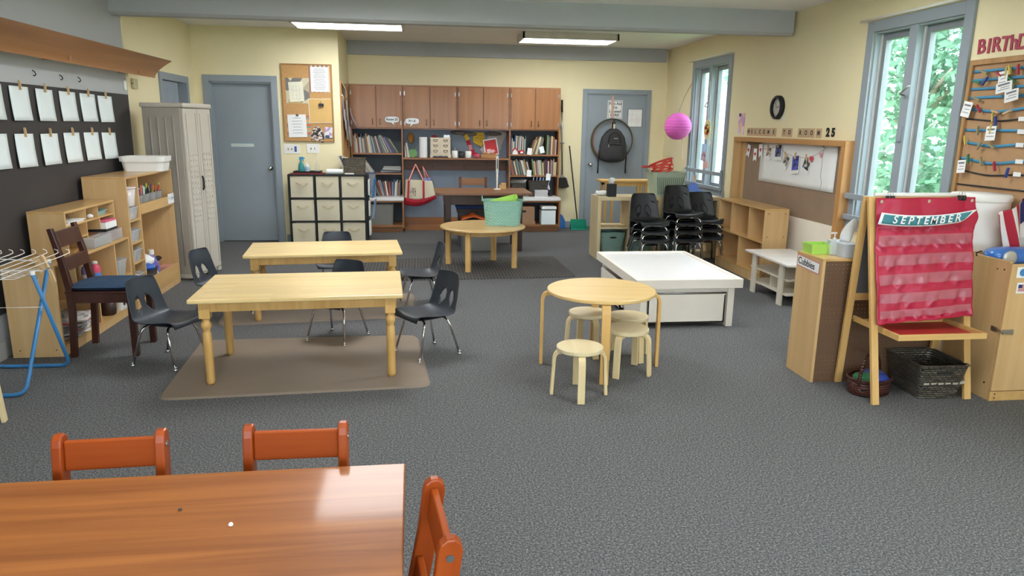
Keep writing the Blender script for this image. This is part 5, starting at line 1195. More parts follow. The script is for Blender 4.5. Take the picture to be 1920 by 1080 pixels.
sp = thing('spray_bottle', 'teal spray bottle in the black tray on the cube storage', 'bottle', (up(565, 316), 9.76, zt+.023))
obj('bottle_body', B().lathe([(.036, 0), (.04, .01), (.040, .06), (.032, .10), (.014, .135), (.013, .15)], n=18), clear('teal_clear', (40, 150, 150), .8), sp, smooth=True)
obj('trigger_head', B().prism([(-.02, -.012, .15), (.02, -.012, .15), (.022, -.012, .165), (.05, -.012, .172), (.05, -.012, .185), (.012, -.012, .20), (-.022, -.012, .192)], (0, .024, 0)).prism([(.022, -.008, .165), (.030, -.008, .166), (.038, -.008, .128), (.030, -.008, .13)], (0, .016, 0)), plain('sky_plastic', (60, 150, 190), .4), sp, bev=.003)
bottle('small_bottle', 'small clear bottle with white label beside the teal spray', (up(576, 317), 9.76, zt+.023), (206, 214, 214), h=.12, r=.03, lab=(150, 190, 220))
cv = thing('clear_bottle', 'tall slim clear bottle on the cube storage', 'bottle', (up(594, 316), 9.80, zt+.023))
obj('bottle_body', B().lathe([(.03, 0), (.032, .01), (.03, .09), (.014, .14), (.01, .22), (.004, .235)], n=18), clear('clear_glassy', (226, 220, 204), .25), cv, smooth=True)
pr_ = thing('paper_roll', 'white rolled paper lying on the cube storage', 'paper roll', (up(629, 321), 9.70, zt+.0345), R(3))
obj('roll_body', B().cyl((-.105, 0, 0), (.105, 0, 0), .034, n=26), PAPER, pr_)
obj('open_end', B().cyl((-.107, 0, 0), (-.1055, 0, 0), .02, n=20), INK, pr_)
mk = thing('marker', 'white marker with green cap lying on the cube storage', 'marker', (up(655, 326), 9.645, zt+.009))
obj('barrel', B().cyl((-.045, 0, 0), (.07, 0, 0), .009), PLASW, mk, smooth=True); obj('cap', B().cyl((-.085, 0, 0), (-.045, 0, 0), .0092), plain('cap_green', (70, 120, 70), .5), mk, smooth=True)
wb_ = thing('wicker_basket', 'dark brown wicker basket of books on the cube storage', 'basket', (-.855, 9.785, zt), R(3))
obj('basket_body', B().rtub(.29, .24, .205, 0, .94, .008, .03, rim=.004), BROWNWICK, wb_)
for k in range(5): book([3, 4, 3, 1, 6][k], (-.985+.03*k, 9.72, zt+.05+.004*k), .016, .16, .20-.006*k, (0, R(-24-3*k), 0), '%s book tilted in the wicker basket on the cube storage, %s from the wall' % (BN[[3, 4, 3, 1, 6][k]], nth(k)), 'books in the wicker basket')
# hanging pocket file on the side of the cube storage
pf_ = thing('hanging_file', 'black and white pocket file hanging on the cube storage side', 'file holder', (-.695, 9.66, 0))
obj('backing', B().box(0, 0, .10, .012, .24, .92), BLACK, pf_)
for k, z in enumerate((.12, .38, .66)):
    obj('pocket', B().box(.012, .02, z, .035, .22, z+.20), PLASW, pf_, bev=.003)
for k, (z, c, nm) in enumerate(((.62, (60, 130, 200), 'bright blue'), (.34, (150, 180, 220), 'pale blue'))):
    tag(obj('folder', B().box(0, 0, 0, .006, .16, .26), plain('fold_%d' % k, c, .6), loc=(-.640, 9.68, z), rot=(0, R(8), R(-6))), nm+' folder hanging at the cube storage side', 'folder')
# clear drawer tower on the white counter
ct = thing('drawer_tower', 'tower of clear plastic drawers on the white counter', 'drawers', (-.745, 10.86, .525))
for k in range(4): dd = obj('drawer', B().rtub(.20, .26, .075, .005+.085*k, .95, .003, .015, rim=.005), clear('drawer_plastic', (196, 204, 212), .4), ct); obj('drawer_contents', B().box(-.07, -.10, .012+.085*k, .07, .10, .055+.085*k), plain('dc_%d' % k, ((150, 130, 110), (90, 110, 150), (140, 140, 140), (110, 100, 130))[k], .8, var=.3, scale=40), dd, bev=.01)
obj('lid', B().box(-.105, -.135, .345, .105, .135, .36), clear('drawer_blue', (80, 100, 150), .7), ct, bev=.004)
# ---- cork board on the door wall
kb = thing('cork_board', 'wood framed cork board between the blue grey door and corner', 'notice board', (-1.445, YD, 1.835)); w, h = .325, .495
obj('cork_panel', B().box(-w, -.012, -h, w, 0, h), CORK, kb); fr = .016
obj('frame', B().box(-w, -.022, -h, -w+fr, 0, h).box(w-fr, -.022, -h, w, 0, h).box(-w+fr, -.022, h-fr, w-fr, 0, h).box(-w+fr, -.022, -h, w-fr, 0, -h+fr), wood('frame_wood', (176, 132, 84), (150, 108, 62), 'Z', .5, 1.2), kb, bev=.002)
yc = YD-.0125
card('patterned_paper', 'striped scrapbook paper pinned at the top of the cork board', 'paper', 598.5, 148, yc-.003, .262, .335, stripes('zigzag_paper', [(196, 176, 140), (226, 220, 206), (110, 116, 126), (186, 120, 84)], 'X', .055), 0)
card('printed_sheet', 'white printed list pinned at the top of the cork board', 'paper', 599, 149, yc-.008, .225, .31, PAPER, 0, lines=(13, .7, plain('grey_text', (170, 170, 172), .8)))
card('patterned_paper', 'patchwork patterned paper on the cork board behind the floor plan', 'paper', 558, 170, yc-.003, .30, .32, patches('patchwork', [(176, 164, 138), (120, 116, 112), (206, 196, 168), (196, 172, 120)], 7), 0)
fp = card('floor_plan', 'small cream floor plan sheet pinned on the cork board', 'paper', 555.5, 172, yc-.008, .185, .25, plain('cream_sheet', (226, 222, 200), .8), -3)
b = B()
for x in (-.05, 0, .04): b.box(x, -.0006, -.09, x+.002, 0, .07)
for z in (-.09, -.04, .02, .07): b.box(-.06, -.0006, z, .05, 0, z+.002)
obj('plan_lines', b, plain('grey_text', (170, 170, 172), .8), fp)
env = card('envelope_sheet', 'blank tan envelope under a binder clip on the cork board', 'envelope', 600.5, 208, yc-.004, .295, .315, plain('tan_envelope', (214, 174, 108), .7), -1)
b = B(); b.box(-.147, 0, .150, .147, .002, .157).box(-.147, 0, -.157, .147, .002, -.150).box(-.147, 0, -.15, -.14, .002, .15)
obj('border', b, plain('cream_sheet', (226, 222, 200), .8), env, loc=(0, -.0025, 0))
def binder_clip(px, py, Y, label, s=1, m=BLACK, bz=0):
    t = thing('binder_clip', label, 'clip', FY(px, py, Y)); t.rotation_euler = (0, 0, bz)
    obj('clip_body', B().prism([(-.036*s, -.012*s, -.02*s), (-.036*s, .012*s, -.02*s), (-.036*s, .004*s, .02*s), (-.036*s, -.004*s, .02*s)], (.072*s, 0, 0)), m, t, bev=.001)
    for sg_ in (-1, 1): obj('wire_loop', B().tube([(-.018*s, sg_*.010*s, -.018*s), (-.012*s, sg_*.014*s, .02*s), (-.010*s, sg_*.016*s, .05*s), (.010*s, sg_*.016*s, .05*s), (.012*s, sg_*.014*s, .02*s), (.018*s, sg_*.010*s, -.018*s)], .0022*s, 6), STEEL, t, smooth=True)
binder_clip(602, 197, yc-.02, 'black binder clip on the tan envelope', .9)
card('striped_paper', 'orange striped scrapbook paper behind the lower printed sheet', 'paper', 560.5, 236, yc-.003, .31, .29, stripes('autumn_paper', [(206, 112, 66), (176, 170, 150), (214, 160, 104), (150, 150, 140)], 'Z', .11), 0)
card('printed_sheet', 'white printed sheet clipped low on the cork board', 'paper', 557.5, 236, yc-.008, .235, .29, PAPER, -2, lines=(6, .55, plain('grey_text', (170, 170, 172), .8)))
binder_clip(557, 216, yc-.014, 'small black clip on the lower printed sheet', .45)
t = thing('photo_collage', 'black and white photo collage cut like a bell', 'photo', FY(595.5, 250, yc-.006))
obj('sheet', B().prism([(-.085, 0, -.11), (.075, 0, -.12), (.085, 0, -.02), (.045, 0, .07), (0, 0, .10), (-.05, 0, .06), (-.085, 0, -.03)], (0, .003, 0)), patches('bw_collage', [(226, 220, 212), (70, 60, 58), (190, 180, 172), (40, 36, 36), (150, 120, 104)], 45), t)
card('greeting_card', 'small card with blue and purple strokes on the cork board', 'card', 616, 249, yc-.005, .10, .145, patches('card_print', [(226, 224, 224), (190, 160, 200), (226, 224, 224), (60, 90, 110)], 22), 4)
def switch_plate(px, py, n, label, blue=False):
    t = thing('switch_plate', label, 'light switch', FY(px, py, YD)); w = .03+.046*n
    obj('plate', B().box(-w/2-.02, -.006, -.06, w/2+.02, 0, .06), PLASW, t, bev=.002)
    for k in range(n):
        x = (k-(n-1)/2)*.046; obj('toggle', B().box(x-.006, -.018, -.012, x+.006, -.006, .012), plain('toggle_tan', (120, 104, 88), .5), t)
    if blue: obj('blue_tape', B().box(.032, -.0075, -.035, .062, -.006, .035), plain('tape_blue', (52, 84, 170), .6), t)
switch_plate(547.5, 279.5, 3, 'triple light switch plate with blue tape under the cork board', True)
switch_plate(587, 278.5, 2, 'double light switch plate under the cork board')
dsn = thing('door_sign', 'narrow white sign strip with blue tape on the blue grey door', 'sign', FY(455, 272, YD+.06))
obj('strip', B().box(-.145, -.003, -.024, .145, 0, .024), plain('greenish_white', (206, 214, 206), .7), dsn); obj('tape', B().box(-.15, -.0035, .020, .15, -.002, .028).box(-.15, -.0035, -.028, .15, -.002, -.022), plain('teal_tape', (120, 160, 180), .6), dsn)
b = B()
for k in range(15): b.obox((-.12+.012*k, -.0036, -.008+.006*math.sin(k*2.3)), (-.114+.012*k, -.0036, .004+.007*math.cos(k*1.9)), .001, .0018, (0, 0, 1))
obj('handwriting', b, plain('pale_blue_ink', (140, 168, 190), .7), dsn)
# papers on the return wall beside the bookcase
cb2 = thing('notice_board', 'second notice board edge-on on the return wall by the bookcase', 'notice board', (XP, 10.45, 1.62))
obj('panel', B().box(0, -.42, -.55, .012, .42, .50), CORK, cb2); 
for y in (-.44, .42): obj('stile', B().box(0, y, -.57, .02, y+.02, .52), wood('frame_wood', (176, 132, 84), (150, 108, 62), 'Z', .5, 1.2), cb2)
for k in range(7):
    y, z = 10.12+.10*k, 1.90-.13*(k % 3)-.1*(k > 3)
    tag(obj('paper_sheet', B().grid(lambda u, v, k=k: (.01+.045*v*v*(k == 6)*2.2+.012*v, (u-.5)*.2, -v*.28), 3, 6), plain('sheet_grey', (196, 194, 196), .8) if k % 2 else plain('sheet_lilac', (176, 170, 184), .8), loc=(XP+.014+.006*k, y, z), smooth=True, thick=.001), 'sheet hanging edge-on on the second notice board, %s from the room side' % nth(k), 'paper', 'sheets on the edge-on notice board')
tag(obj('cream_fan', B().grid(lambda u, v: (.006+.06*u*math.sin(1.2+v), .0+.22*v, .16*math.cos(v*1.5)-.10*u), 6, 10), plain('cream_sheet', (226, 222, 200), .8), loc=(XP+.002, 10.03, 1.98), smooth=True, thick=.003), 'curved cream paper strip high on the return wall', 'paper')
tag(obj('push_pin', B().lathe([(.012, 0), (.012, .006), (.005, .012), (.004, .022)], n=12).cyl((0, 0, .02), (.06, 0, .03), .003, n=6), PLASW, loc=(XP+.012, 10.02, 1.95), rot=(0, R(90), 0), smooth=True), 'white pin below the curved cream strip', 'pin')
# ---- backpack door
yd = YB+.012
sgn = thing('first_aid_sign', 'white framed sign reading First Aid Kit Located HERE on the door', 'sign', FY(1153, 205.5, yd-.002)); w, h = .123, .143
obj('frame', B().box(-w, -.004, -h, w, 0, h), plain('sign_grey', (200, 200, 202), .5), sgn); obj('sheet', B().box(-w+.012, -.005, -h+.012, w-.012, -.003, h-.012), PAPER, sgn)
obj('border', B().box(-w+.018, -.0056, h-.022, w-.018, -.005, h-.018).box(-w+.018, -.0056, -h+.018, w-.018, -.005, -h+.022).box(-w+.018, -.0056, -h+.018, -w+.022, -.005, h-.018).box(w-.022, -.0056, -h+.018, w-.018, -.005, h-.018), INK, sgn)
for k, s in enumerate(('First Aid', 'Kit', 'Located', 'HERE!')): lettering(s, .058, INK, sgn, (0, -.006, .088-.058*k), (pi/2, 0, 0), bold=.0012)
mp_ = card('evacuation_map', 'white map sheet in a dark frame on the backpack door', 'map', 1190.5, 221.5, yd-.004, .225, .265, PAPER, 0)
b = B()
for a in ((-.10, .11, .09, .112), (-.05, -.10, -.048, .10), (.03, -.10, .032, .06), (-.09, .0, .09, .002), (-.09, -.06, .09, -.058), (-.09, .05, .03, .052)): b.box(a[0], -.0007, a[1], a[2], 0, a[3])
obj('plan_lines', b, plain('grey_text', (170, 170, 172), .8), mp_); obj('route_line', B().box(-.10, -.0009, -.03, .10, 0, -.026), plain('route_red', (206, 150, 140), .7), mp_)
obj('frame', B().box(-.118, -.003, -.138, -.112, .002, .138).box(.112, -.003, -.138, .118, .002, .138).box(-.118, -.003, .132, .118, .002, .138).box(-.118, -.003, -.138, .118, .002, -.132), plain('dark_frame', (70, 74, 82), .5), mp_)
HB = FY(1150, 178, yd-.02)
st = tag(obj('door_strap', B().box(-.018, -.006, -.44, .018, -.002, .03).box(-.018, -.006, .03, .018, .03, .034), plain('pinkish_tan_strap', (206, 170, 148), .7), loc=(HB.x, yd-.004, 2.03)), 'pinkish tan strap hanging over the backpack door', 'strap')
hc = FY(1147, 264, yd-.05)
for k, (r, m, nm, dx) in enumerate(((.335, plain('olive_gold_hoop', (150, 142, 96), .3, .3), 'olive gold', 0), (.322, plain('copper_hoop', (170, 104, 70), .3, .3), 'copper red', .012), (.330, plain('dark_green_hoop', (62, 74, 66), .3, .2), 'dark green', -.006))):
    tag(obj('hula_hoop', B().tube([(r*math.cos(2*pi*j/64), 0, r*math.sin(2*pi*j/64)) for j in range(64)], .0095, 8, True), m, loc=(hc.x+dx, yd-.035-.022*k, 1.70-r+.008), smooth=True), nm+' hula hoop hanging behind the black backpack', 'hula hoop', 'hula hoops on the door')
bp_ = thing('backpack', 'charcoal backpack hanging inside the hoops on the door', 'backpack', (hc.x+.005, yd-.11, 1.045)); BPM = plain('charcoal_nylon', (54, 53, 54), .8, var=.1, bump=.15, bscale=200)
def bpf(u, v):
    prof = [(0, .10), (.03, .19), (.10, .218), (.25, .215), (.38, .185), (.47, .12), (.515, .06), (.525, .0)]
    z = v*.525; w = 0
    for (a, wa), (c, wc) in zip(prof, prof[1:]):
        if a <= z <= c: w = wa+(wc-wa)*(z-a)/(c-a)
    a = 2*pi*u; d = .085*min(1, w/.15); c, s_ = math.cos(a), math.sin(a)
    return (w*abs(c)**.6*(1 if c > 0 else -1), d*abs(s_)**.8*(1 if s_ > 0 else -1)-(.01 if s_ < 0 and .04 < z < .27 else 0), z)
b = B().grid(bpf, 40, 40); b.add([bpf(k/40, 0) for k in range(40)], [tuple(range(40))])
obj('pack_body', b, BPM, bp_, smooth=True)
obj('front_pocket', B().grid(lambda u, v: (.14*(u-.5)*2*(1-.1*v), -.098-.028*math.sin(pi*min(1, max(0, v)))**.5*math.sin(pi*u)**.5, .04+.23*v), 14, 12), BPM, bp_, smooth=True)
obj('zip', B().tube([(-.12, -.104, .275), (-.06, -.112, .278), (0, -.114, .276), (.06, -.112, .27), (.12, -.10, .262)], .006, 6).tube([(-.10, -.085, .30), (-.085, -.092, .40), (-.03, -.085, .455), (.03, -.085, .455), (.085, -.092, .40), (.10, -.085, .30)], .005, 6), BLACK, bp_, smooth=True)
obj('zip_pull', B().box(-.105, -.118, .235, -.09, -.112, .275), STEEL, bp_); obj('small_patch', B().box(-.01, -.093, .36, .05, -.086, .372), plain('pale_patch', (170, 170, 172), .6), bp_)
obj('top_loop', B().tube([(-.02, .0, .51), (-.02, 0, .60), (0, 0, .645), (.02, 0, .60), (.02, 0, .51)], .010, 8), BLACK, bp_, smooth=True)
tg_ = obj('name_tag', B().box(-.022, -.03, .505, .024, -.024, .60), BLACK, bp_, bev=.003); obj('tag_window', B().box(-.015, -.032, .515, .017, -.03, .585), plain('tag_cream', (206, 200, 176), .6), tg_)
for s in (-1, 1): obj('shoulder_strap', B().tube([(s*.17, .02, .24), (s*.215, .0, .17), (s*.225, .0, .06), (s*.222, .01, -.06), (s*.225, .01, -.175)], [.012, .013, .012, .011, .013], 6), BLACK, bp_, smooth=True)
# brooms
br = thing('broom', 'long-handled grey broom with black brush hung beside the cabinets', 'broom', (2.22, YB-.10, 0))
obj('handle', B().cyl((.0, 0, .80), (-.03, .03, 1.96), .012, n=10), STEEL, br, smooth=True); obj('grip', B().cyl((-.026, .027, 1.80), (-.03, .03, 1.98), .015, n=10), BLACK, br, smooth=True)
obj('hook_bracket', B().lathe([(.02, -.015), (.045, 0), (.02, .015)], (-.012, .02, 1.33), 14).box(-.03, .03, 1.53, .0, .10, 1.60), STEEL, br)
obj('brush_holder', B().prism([(-.03, -.02, .80), (.03, -.02, .80), (.02, -.02, .84), (-.02, -.02, .84)], (0, .04, 0)), STEEL, br)
obj('bristles', B().prism([(-.055, -.03, .80), (.055, -.03, .80), (.11, -.03, .66), (.07, -.03, .64), (.0, -.03, .63), (-.09, -.03, .65)], (0, .06, 0)), BLACK, br)
obj('wire_brace', B().tube([(-.09, -.032, .70), (-.07, -.034, .79), (0, -.036, .83), (.07, -.034, .79), (.09, -.032, .70)], .005, 6), STEEL, br, smooth=True)
dp = thing('lobby_dustpan', 'green upright dustpan with a long black handle by the door', 'dustpan', (2.475, YB-.20, 0))
G_ = plain('emerald_plastic', (26, 142, 116), .4)
obj('pan', B().prism([(-.13, -.0, .0), (.13, 0, .0), (.12, 0, .155), (-.12, 0, .155)], (0, .02, 0)).box(-.13, -.14, 0, .13, 0, .012).prism([(-.13, -.14, 0), (-.13, 0, 0), (-.12, .01, .15)], (.012, 0, 0)).prism([(.118, -.14, 0), (.118, 0, 0), (.118, .01, .15)], (.012, 0, 0)), G_, dp, bev=.004)
obj('pan_rib', B().box(-.07, -.006, .07, .07, 0, .08).box(-.035, -.006, .02, -.025, 0, .07).box(.025, -.006, .02, .035, 0, .07), G_, dp)
obj('handle', B().cyl((.0, .01, .06), (-.15, .12, 1.29), .010, n=10), BLACK, dp, smooth=True)
tag(obj('blue_dustpan', B().prism([(-.08, 0, 0), (.05, 0, 0), (.055, 0, .12), (.02, 0, .20), (-.06, 0, .26), (-.08, 0, .25)], (0, .025, 0)), BLUEBASE, loc=(2.245, YB-.13, .002), rot=(R(-10), 0, R(20)), bev=.006), 'blue dustpan leaning beside the base cabinet', 'dustpan')
# ================================================================ birch cube shelf before the corner
H = .76
for x0, x1, xm, lab in ((0, .80, .40, 'pale birch open cube shelf holding the black tissue box, near the door'), (.803, 1.55, 1.19, 'pale birch open cube shelf under the window, beside its twin')):
    ik = thing('cube_shelf', lab, 'shelf', (2.13, 8.43, 0), 0, 'birch cube shelves')
    obj('frame', B().box(x0, 0, H-.045, x1, .38, H).box(x0, 0, 0, x1, .38, .045).box(x0, 0, .045, x0+.045, .38, H-.045).box(x1-.045, 0, .045, x1, .38, H-.045), KALLAX, ik, bev=.002)
    obj('divider', B().box(xm-.01, .004, .045, xm+.01, .38, H-.045), KALLAX, ik); obj('shelf_board', B().box(x0+.045, .004, .372, xm-.01, .38, .392).box(xm+.01, .004, .372, x1-.045, .38, .392), KALLAX, ik)
def cube_tub(x, z, w, lab, hole=True, h=.27):
    t = thing('storage_tub', lab, 'tub', (x, 8.61, z), 0, 'grey green tubs in the birch cube shelf')
    obj('tub_body', B().rtub(w, .31, h, 0, .86, .004, .05, rim=.005), GREENW, t)
    if hole:
        obj('hand_hole', B().prism([(.05*math.cos(2*pi*k/16)*.9, -.152, h-.055+.012*math.sin(2*pi*k/16)) for k in range(16)], (0, .004, 0)), BLACK, t)
        b = B().grid(lambda u, v: ((u-.5)*w*.9, .152, h+v*.05*math.sin(pi*u)), 10, 3).grid(lambda u, v: ((u-.5)*w*.9, -.154, h+v*.012*math.sin(pi*u)), 10, 3); obj('lip', b, GREENTUB, t, thick=.006)
    return t
cube_tub(2.345, .0455, .32, 'grey green tub with a hand hole, low in the cube shelf by the door')
cube_tub(2.69, .393, .28, 'grey green tub in the upper cube behind the chair stack nearest the door', False)
cube_tub(2.71, .0455, .28, 'grey green tub in the lower cube behind the chair stack nearest the door', False)
cube_tub(3.13, .393, .28, 'grey green tub with an orange edge in the upper cube behind the tallest stack', False)
cube_tub(3.13, .0455, .28, 'grey green tub in the lower cube behind the tallest chair stack', False)
cube_tub(3.48, .393, .26, 'grey green tub in the upper cube beside the window', False)
tag(obj('orange_tray', B().box(-.10, -.10, 0, .10, .10, .02), ORANGE, loc=(3.13, 8.58, .672), bev=.005), 'orange tray lying on a grey green tub in the cube shelf', 'tray')
tag(obj('white_bundle', blob(.07, 41, 1.6, 1, .6), plain('white_bag', (214, 212, 208), .6), loc=(3.44, 8.60, .668), smooth=True), 'white plastic bundle on the tub beside the window', 'bag')
zk = H
nap = tag(obj('napkin_pack', B().grid(lambda u, v: (-.10+.20*u, .045*math.cos(2*pi*v)*(1+.12*math.sin(9*u)), .032+.030*math.sin(2*pi*v)*(1+.10*math.sin(13*u+2))), 16, 16), PAPER, loc=(2.235, 8.60, zk), smooth=True), 'white crumpled packet lying on the birch cube shelf', 'packet')
tbx = thing('tissue_box', 'tall black tissue box on the birch cube shelf', 'tissue box', (2.305, 8.49, zk))
obj('box_body', B().box(-.05, -.05, 0, .05, .05, .155), BLACK, tbx, bev=.002)
obj('tissue', B().grid(lambda u, v: ((u-.5)*(.05+.04*v), .015*math.sin(6*u+4*v), .155+.075*v*(1-.25*(2*u-1)**2)), 10, 8), PAPER, tbx, smooth=True, thick=.002)
tt = thing('narrow_table', 'tall narrow pale wooden table before the backpack door', 'table', (2.80, 9.65, 0))
obj('tabletop', B().box(-.36, -.16, .855, .36, .16, .88), PINEX, tt, bev=.004)
for bx_ in ((-.30, -.12, .80, .30, -.10, .855), (-.30, .10, .80, .30, .12, .855), (-.30, -.10, .18, .30, -.08, .21)): obj('rail', B().box(*bx_), PINEX, tt)
for x in (-.29, -.20, .16, .27): obj('leg', B().box(x-.018, -.13, 0, x+.018, -.10, .855), PINE, tt)
for x in (-.29, .27): obj('leg', B().box(x-.018, .10, 0, x+.018, .13, .855), PINE, tt)
st_ = thing('storage_tub', 'large sage green plastic tub on the birch cube shelf', 'tub', (3.02, 8.61, zk), R(2))
obj('tub_body', B().rtub(.43, .33, .29, 0, .80, .005, .06, rim=.008), SAGETUB, st_)
sl = B()
for k in range(14):
    x = -.165+.026*k; sl.obox((x*.86, -.135-.003, .03), (x, -.158, .235), .011, .004, (0, 1, 0))
obj('slots', sl, plain('sage_dark', (112, 126, 106), .6), st_)
for s in (-1, 1): obj('handle', B().grid(lambda u, v, s=s: (s*(.205+.03*v), -.09+.18*u, .285+v*.05*math.sin(pi*u)**.6), 10, 4), SAGETUB, st_, thick=.008, smooth=True)
rbk = thing('red_basket', 'red plastic basket with oval holes lying in the sage tub', 'basket', (2.97, 8.58, zk+.315)); rbk.rotation_euler = (R(-14), R(-20), R(-12))
def hole_fn(u, v): k = 0 if v < .5 else 1; return (((u*7+.5*k) % 1-.5)/.40)**2+((v-(.27, .70)[k])/.17)**2 < 1
obj('basket_body', B().grid(lambda u, v: ((.12+.035*v)*math.cos(2*pi*u), (.095+.03*v)*math.sin(2*pi*u), -.03+.13*v), 144, 36, hole_fn), REDP, rbk, thick=.005, smooth=True)
obj('rim', B().tube([(.157*math.cos(2*pi*k/40), .127*math.sin(2*pi*k/40), .10) for k in range(40)], .008, 8, True), REDP, rbk, smooth=True)
obj('handle', B().tube([(-.152, -.045, .10), (-.215, -.045, .12), (-.235, 0, .125), (-.215, .045, .12), (-.152, .045, .10)], .007, 8), REDP, rbk, smooth=True)
bt = thing('blue_tub', 'pale blue plastic tub with a tall curved back beside the window', 'tub', (3.42, 8.64, zk))
obj('tub_body', B().rtub(.16, .16, .07, 0, .85, .004, .04), clear('pale_blue_clear', (130, 165, 236), .75), bt)
obj('curved_back', B().prism([(.075*math.cos(pi*k/16)*1.0, .06, .06+.10*math.sin(pi*k/16)) for k in range(17)], (0, .008, 0)), clear('pale_blue_clear', (130, 165, 236), .75), bt)
# ---- lantern
ln = thing('paper_lantern', 'pink round paper lantern hanging in the corner by the window', 'lantern', (3.603, 9.90, 1.606)); r = .185
def rib(a): return r*math.cos(a)*(1+.012*math.cos(28*a))
b = B().lathe([(max(.03, rib(-pi/2+pi*k/84)), r*math.sin(-pi/2+pi*k/84)) for k in range(4, 82)], n=36, cap=False)
obj('shade', b, PINK, ln, smooth=True)
obj('wire_hook', B().tube([(-.06, 0, .165), (-.02, 0, .14), (0, 0, .19), (.02, 0, .14), (.06, 0, .165)], .003, 6), STEEL, ln, smooth=True)
obj('hanging_cord', B().tube([(.0, 0, .19), (.10, .09, .40), (.265, .24, .62)], .004, 6), plain('cord_grey', (140, 130, 124), .7), ln)
obj('ribbon', B().tube([(.07, 0, -.17), (.085, .01, -.24), (.08, 0, -.31), (.10, .01, -.38), (.095, .0, -.46)], [.006, .004, .006, .004, .002], 6), plain('pale_ribbon', (206, 196, 184), .6), ln)
# ---- window ornaments
wr_ = thing('paper_wreath', 'lacy paper plate wreath hanging in the narrow window', 'wreath', FX(1326, 243, XR-.05))
obj('lace_plate', B().prism([(0, (.115+.008*math.cos(22*2*pi*k/176))*math.cos(2*pi*k/176), (.125+.008*math.cos(22*2*pi*k/176))*math.sin(2*pi*k/176)) for k in range(176)], (.006, 0, 0)), plain('gold_lace', (216, 196, 150), .7), wr_)
for k, (a, c, m) in enumerate(((.5, .055, REDCLOTH), (1.6, .06, plain('leaf_dull', (84, 104, 76), .6)), (2.6, .06, plain('mustard_paper', (214, 176, 44), .7)), (3.6, .055, BLACK), (4.6, .06, REDP), (5.6, .06, plain('mustard_paper', (214, 176, 44), .7)))): obj('pasted_shape', blob(.027, 60+k, .4, 1, 1), m, wr_, loc=(-.008, c*.8*math.cos(a), c*.8*math.sin(a)-.02), smooth=True)
obj('hanger', B().tube([(0, 0, .12), (-.01, -.01, .25), (.0, -.02, .40), (-.03, -.05, .62)], .004, 6), plain('pale_ribbon', (206, 196, 184), .6), wr_)
for k, (px, py, w, h, m, lab) in enumerate(((1320, 277, .14, .10, plain('blue_white_card', (180, 206, 236), .7), 'blue white card taped in the narrow window below the wreath'), (1319, 293, .16, .13, patches('kid_drawing', [(216, 206, 214), (150, 110, 170), (220, 180, 150), (180, 160, 200)], 26), 'purple speckled drawing taped in the narrow window'), (1323, 309, .17, .10, plain('salmon_drawing', (214, 176, 170), .7), 'salmon pink drawing taped low in the narrow window'), (1331, 268, .06, .06, PAPER, 'small white paper flower in the narrow window'), (1303, 338, .10, .14, patches('kid_drawing2', [(214, 186, 160), (196, 150, 130), (206, 200, 190)], 20), 'brownish drawing at the foot of the narrow window'))):
    p = FX(px, py, XR-.045); tag(obj('window_drawing', B().box(-.002, -w/2, -h/2, 0, w/2, h/2), m, loc=p, rot=(R((0, 6, -8, 20, 4)[k]), 0, 0)), lab, 'drawing')
# ---- clock
p = FX(1461, 201.5, XR); ck = thing('wall_clock', 'round black framed wall clock on the yellow wall', 'clock', (XR, p.y, p.z))
obj('rim', B().lathe([(.095, .045), (.115, .05), (.125, .04), (.125, 0), (.095, 0)], n=40, cap=False), BLACK, ck, rot=(0, R(-90), 0), smooth=True)
obj('dial', B().lathe([(.002, .018), (.1, .018), (.1, .0)], n=40), plain('dial_white', (206, 200, 190), .5), ck, rot=(0, R(-90), 0))
hb_ = B().obox((-.021, 0, 0), (-.021, -.045, .012), .006, .002, (1, 0, 0)).obox((-.022, .015, -.01), (-.022, .05, .055), .004, .002, (1, 0, 0))
obj('hands', hb_, BLACK, ck); tk = B()
for k in range(12):
    a = 2*pi*k/12; tk.obox((-.0195, .078*math.cos(a), .078*math.sin(a)), (-.0195, .090*math.cos(a), .090*math.sin(a)), .004, .001, (1, 0, 0))
obj('hour_marks', tk, INK, ck)
tag(obj('white_card', B().box(-.002, -.05, -.045, 0, .05, .045), plain('cream_sheet', (226, 222, 200), .8), loc=FX(1468, 219, XR)), 'pale card sticking out below the wall clock', 'card')
# ---- framed display box with brown paper
db_ = thing('display_board', 'wood framed display box lined with brown paper on the yellow wall', 'display board', (3.76, 6.05, 0)); L_ = 2.33; H = 1.49; OAKF = wood('display_oak', (196, 146, 92), (176, 126, 74), 'Y', .45, .6); OAKZ = wood('display_oak_z', (196, 146, 92), (176, 126, 74), 'Z', .45, .6)
obj('top_rail', B().box(0, 0, H-.05, .105, L_, H), OAKF, db_, bev=.003)
obj('stile', B().box(0, 0, 0, .105, .07, H-.05), OAKZ, db_, bev=.003); obj('stile', B().box(0, L_-.02, 0, .105, L_, H-.05), BIRCH, db_, bev=.002)
obj('back_panel', B().box(.095, .07, .0, .105, L_-.02, H-.05), BIRCH, db_)
obj('brown_paper', B().grid(lambda u, v: (.092+.0015*math.sin(9*u+4*v), .075+(L_-.24)*u, .70+(H-.75-.0)*v), 20, 10), KRAFT, db_, smooth=True)
obj('white_base', B().box(.085, .07, .0, .094, L_-.25, .70), OFFWHITE, db_)
wpn = tag(obj('white_poster_paper', B().grid(lambda u, v: (-.0015*math.sin(6*u)-.004*v*v, 1.53*u, -.445*v), 12, 8), PAPER, loc=(3.848, 6.30, 1.452), smooth=True, thick=.001), 'large white paper sheet pinned inside the display box', 'paper')
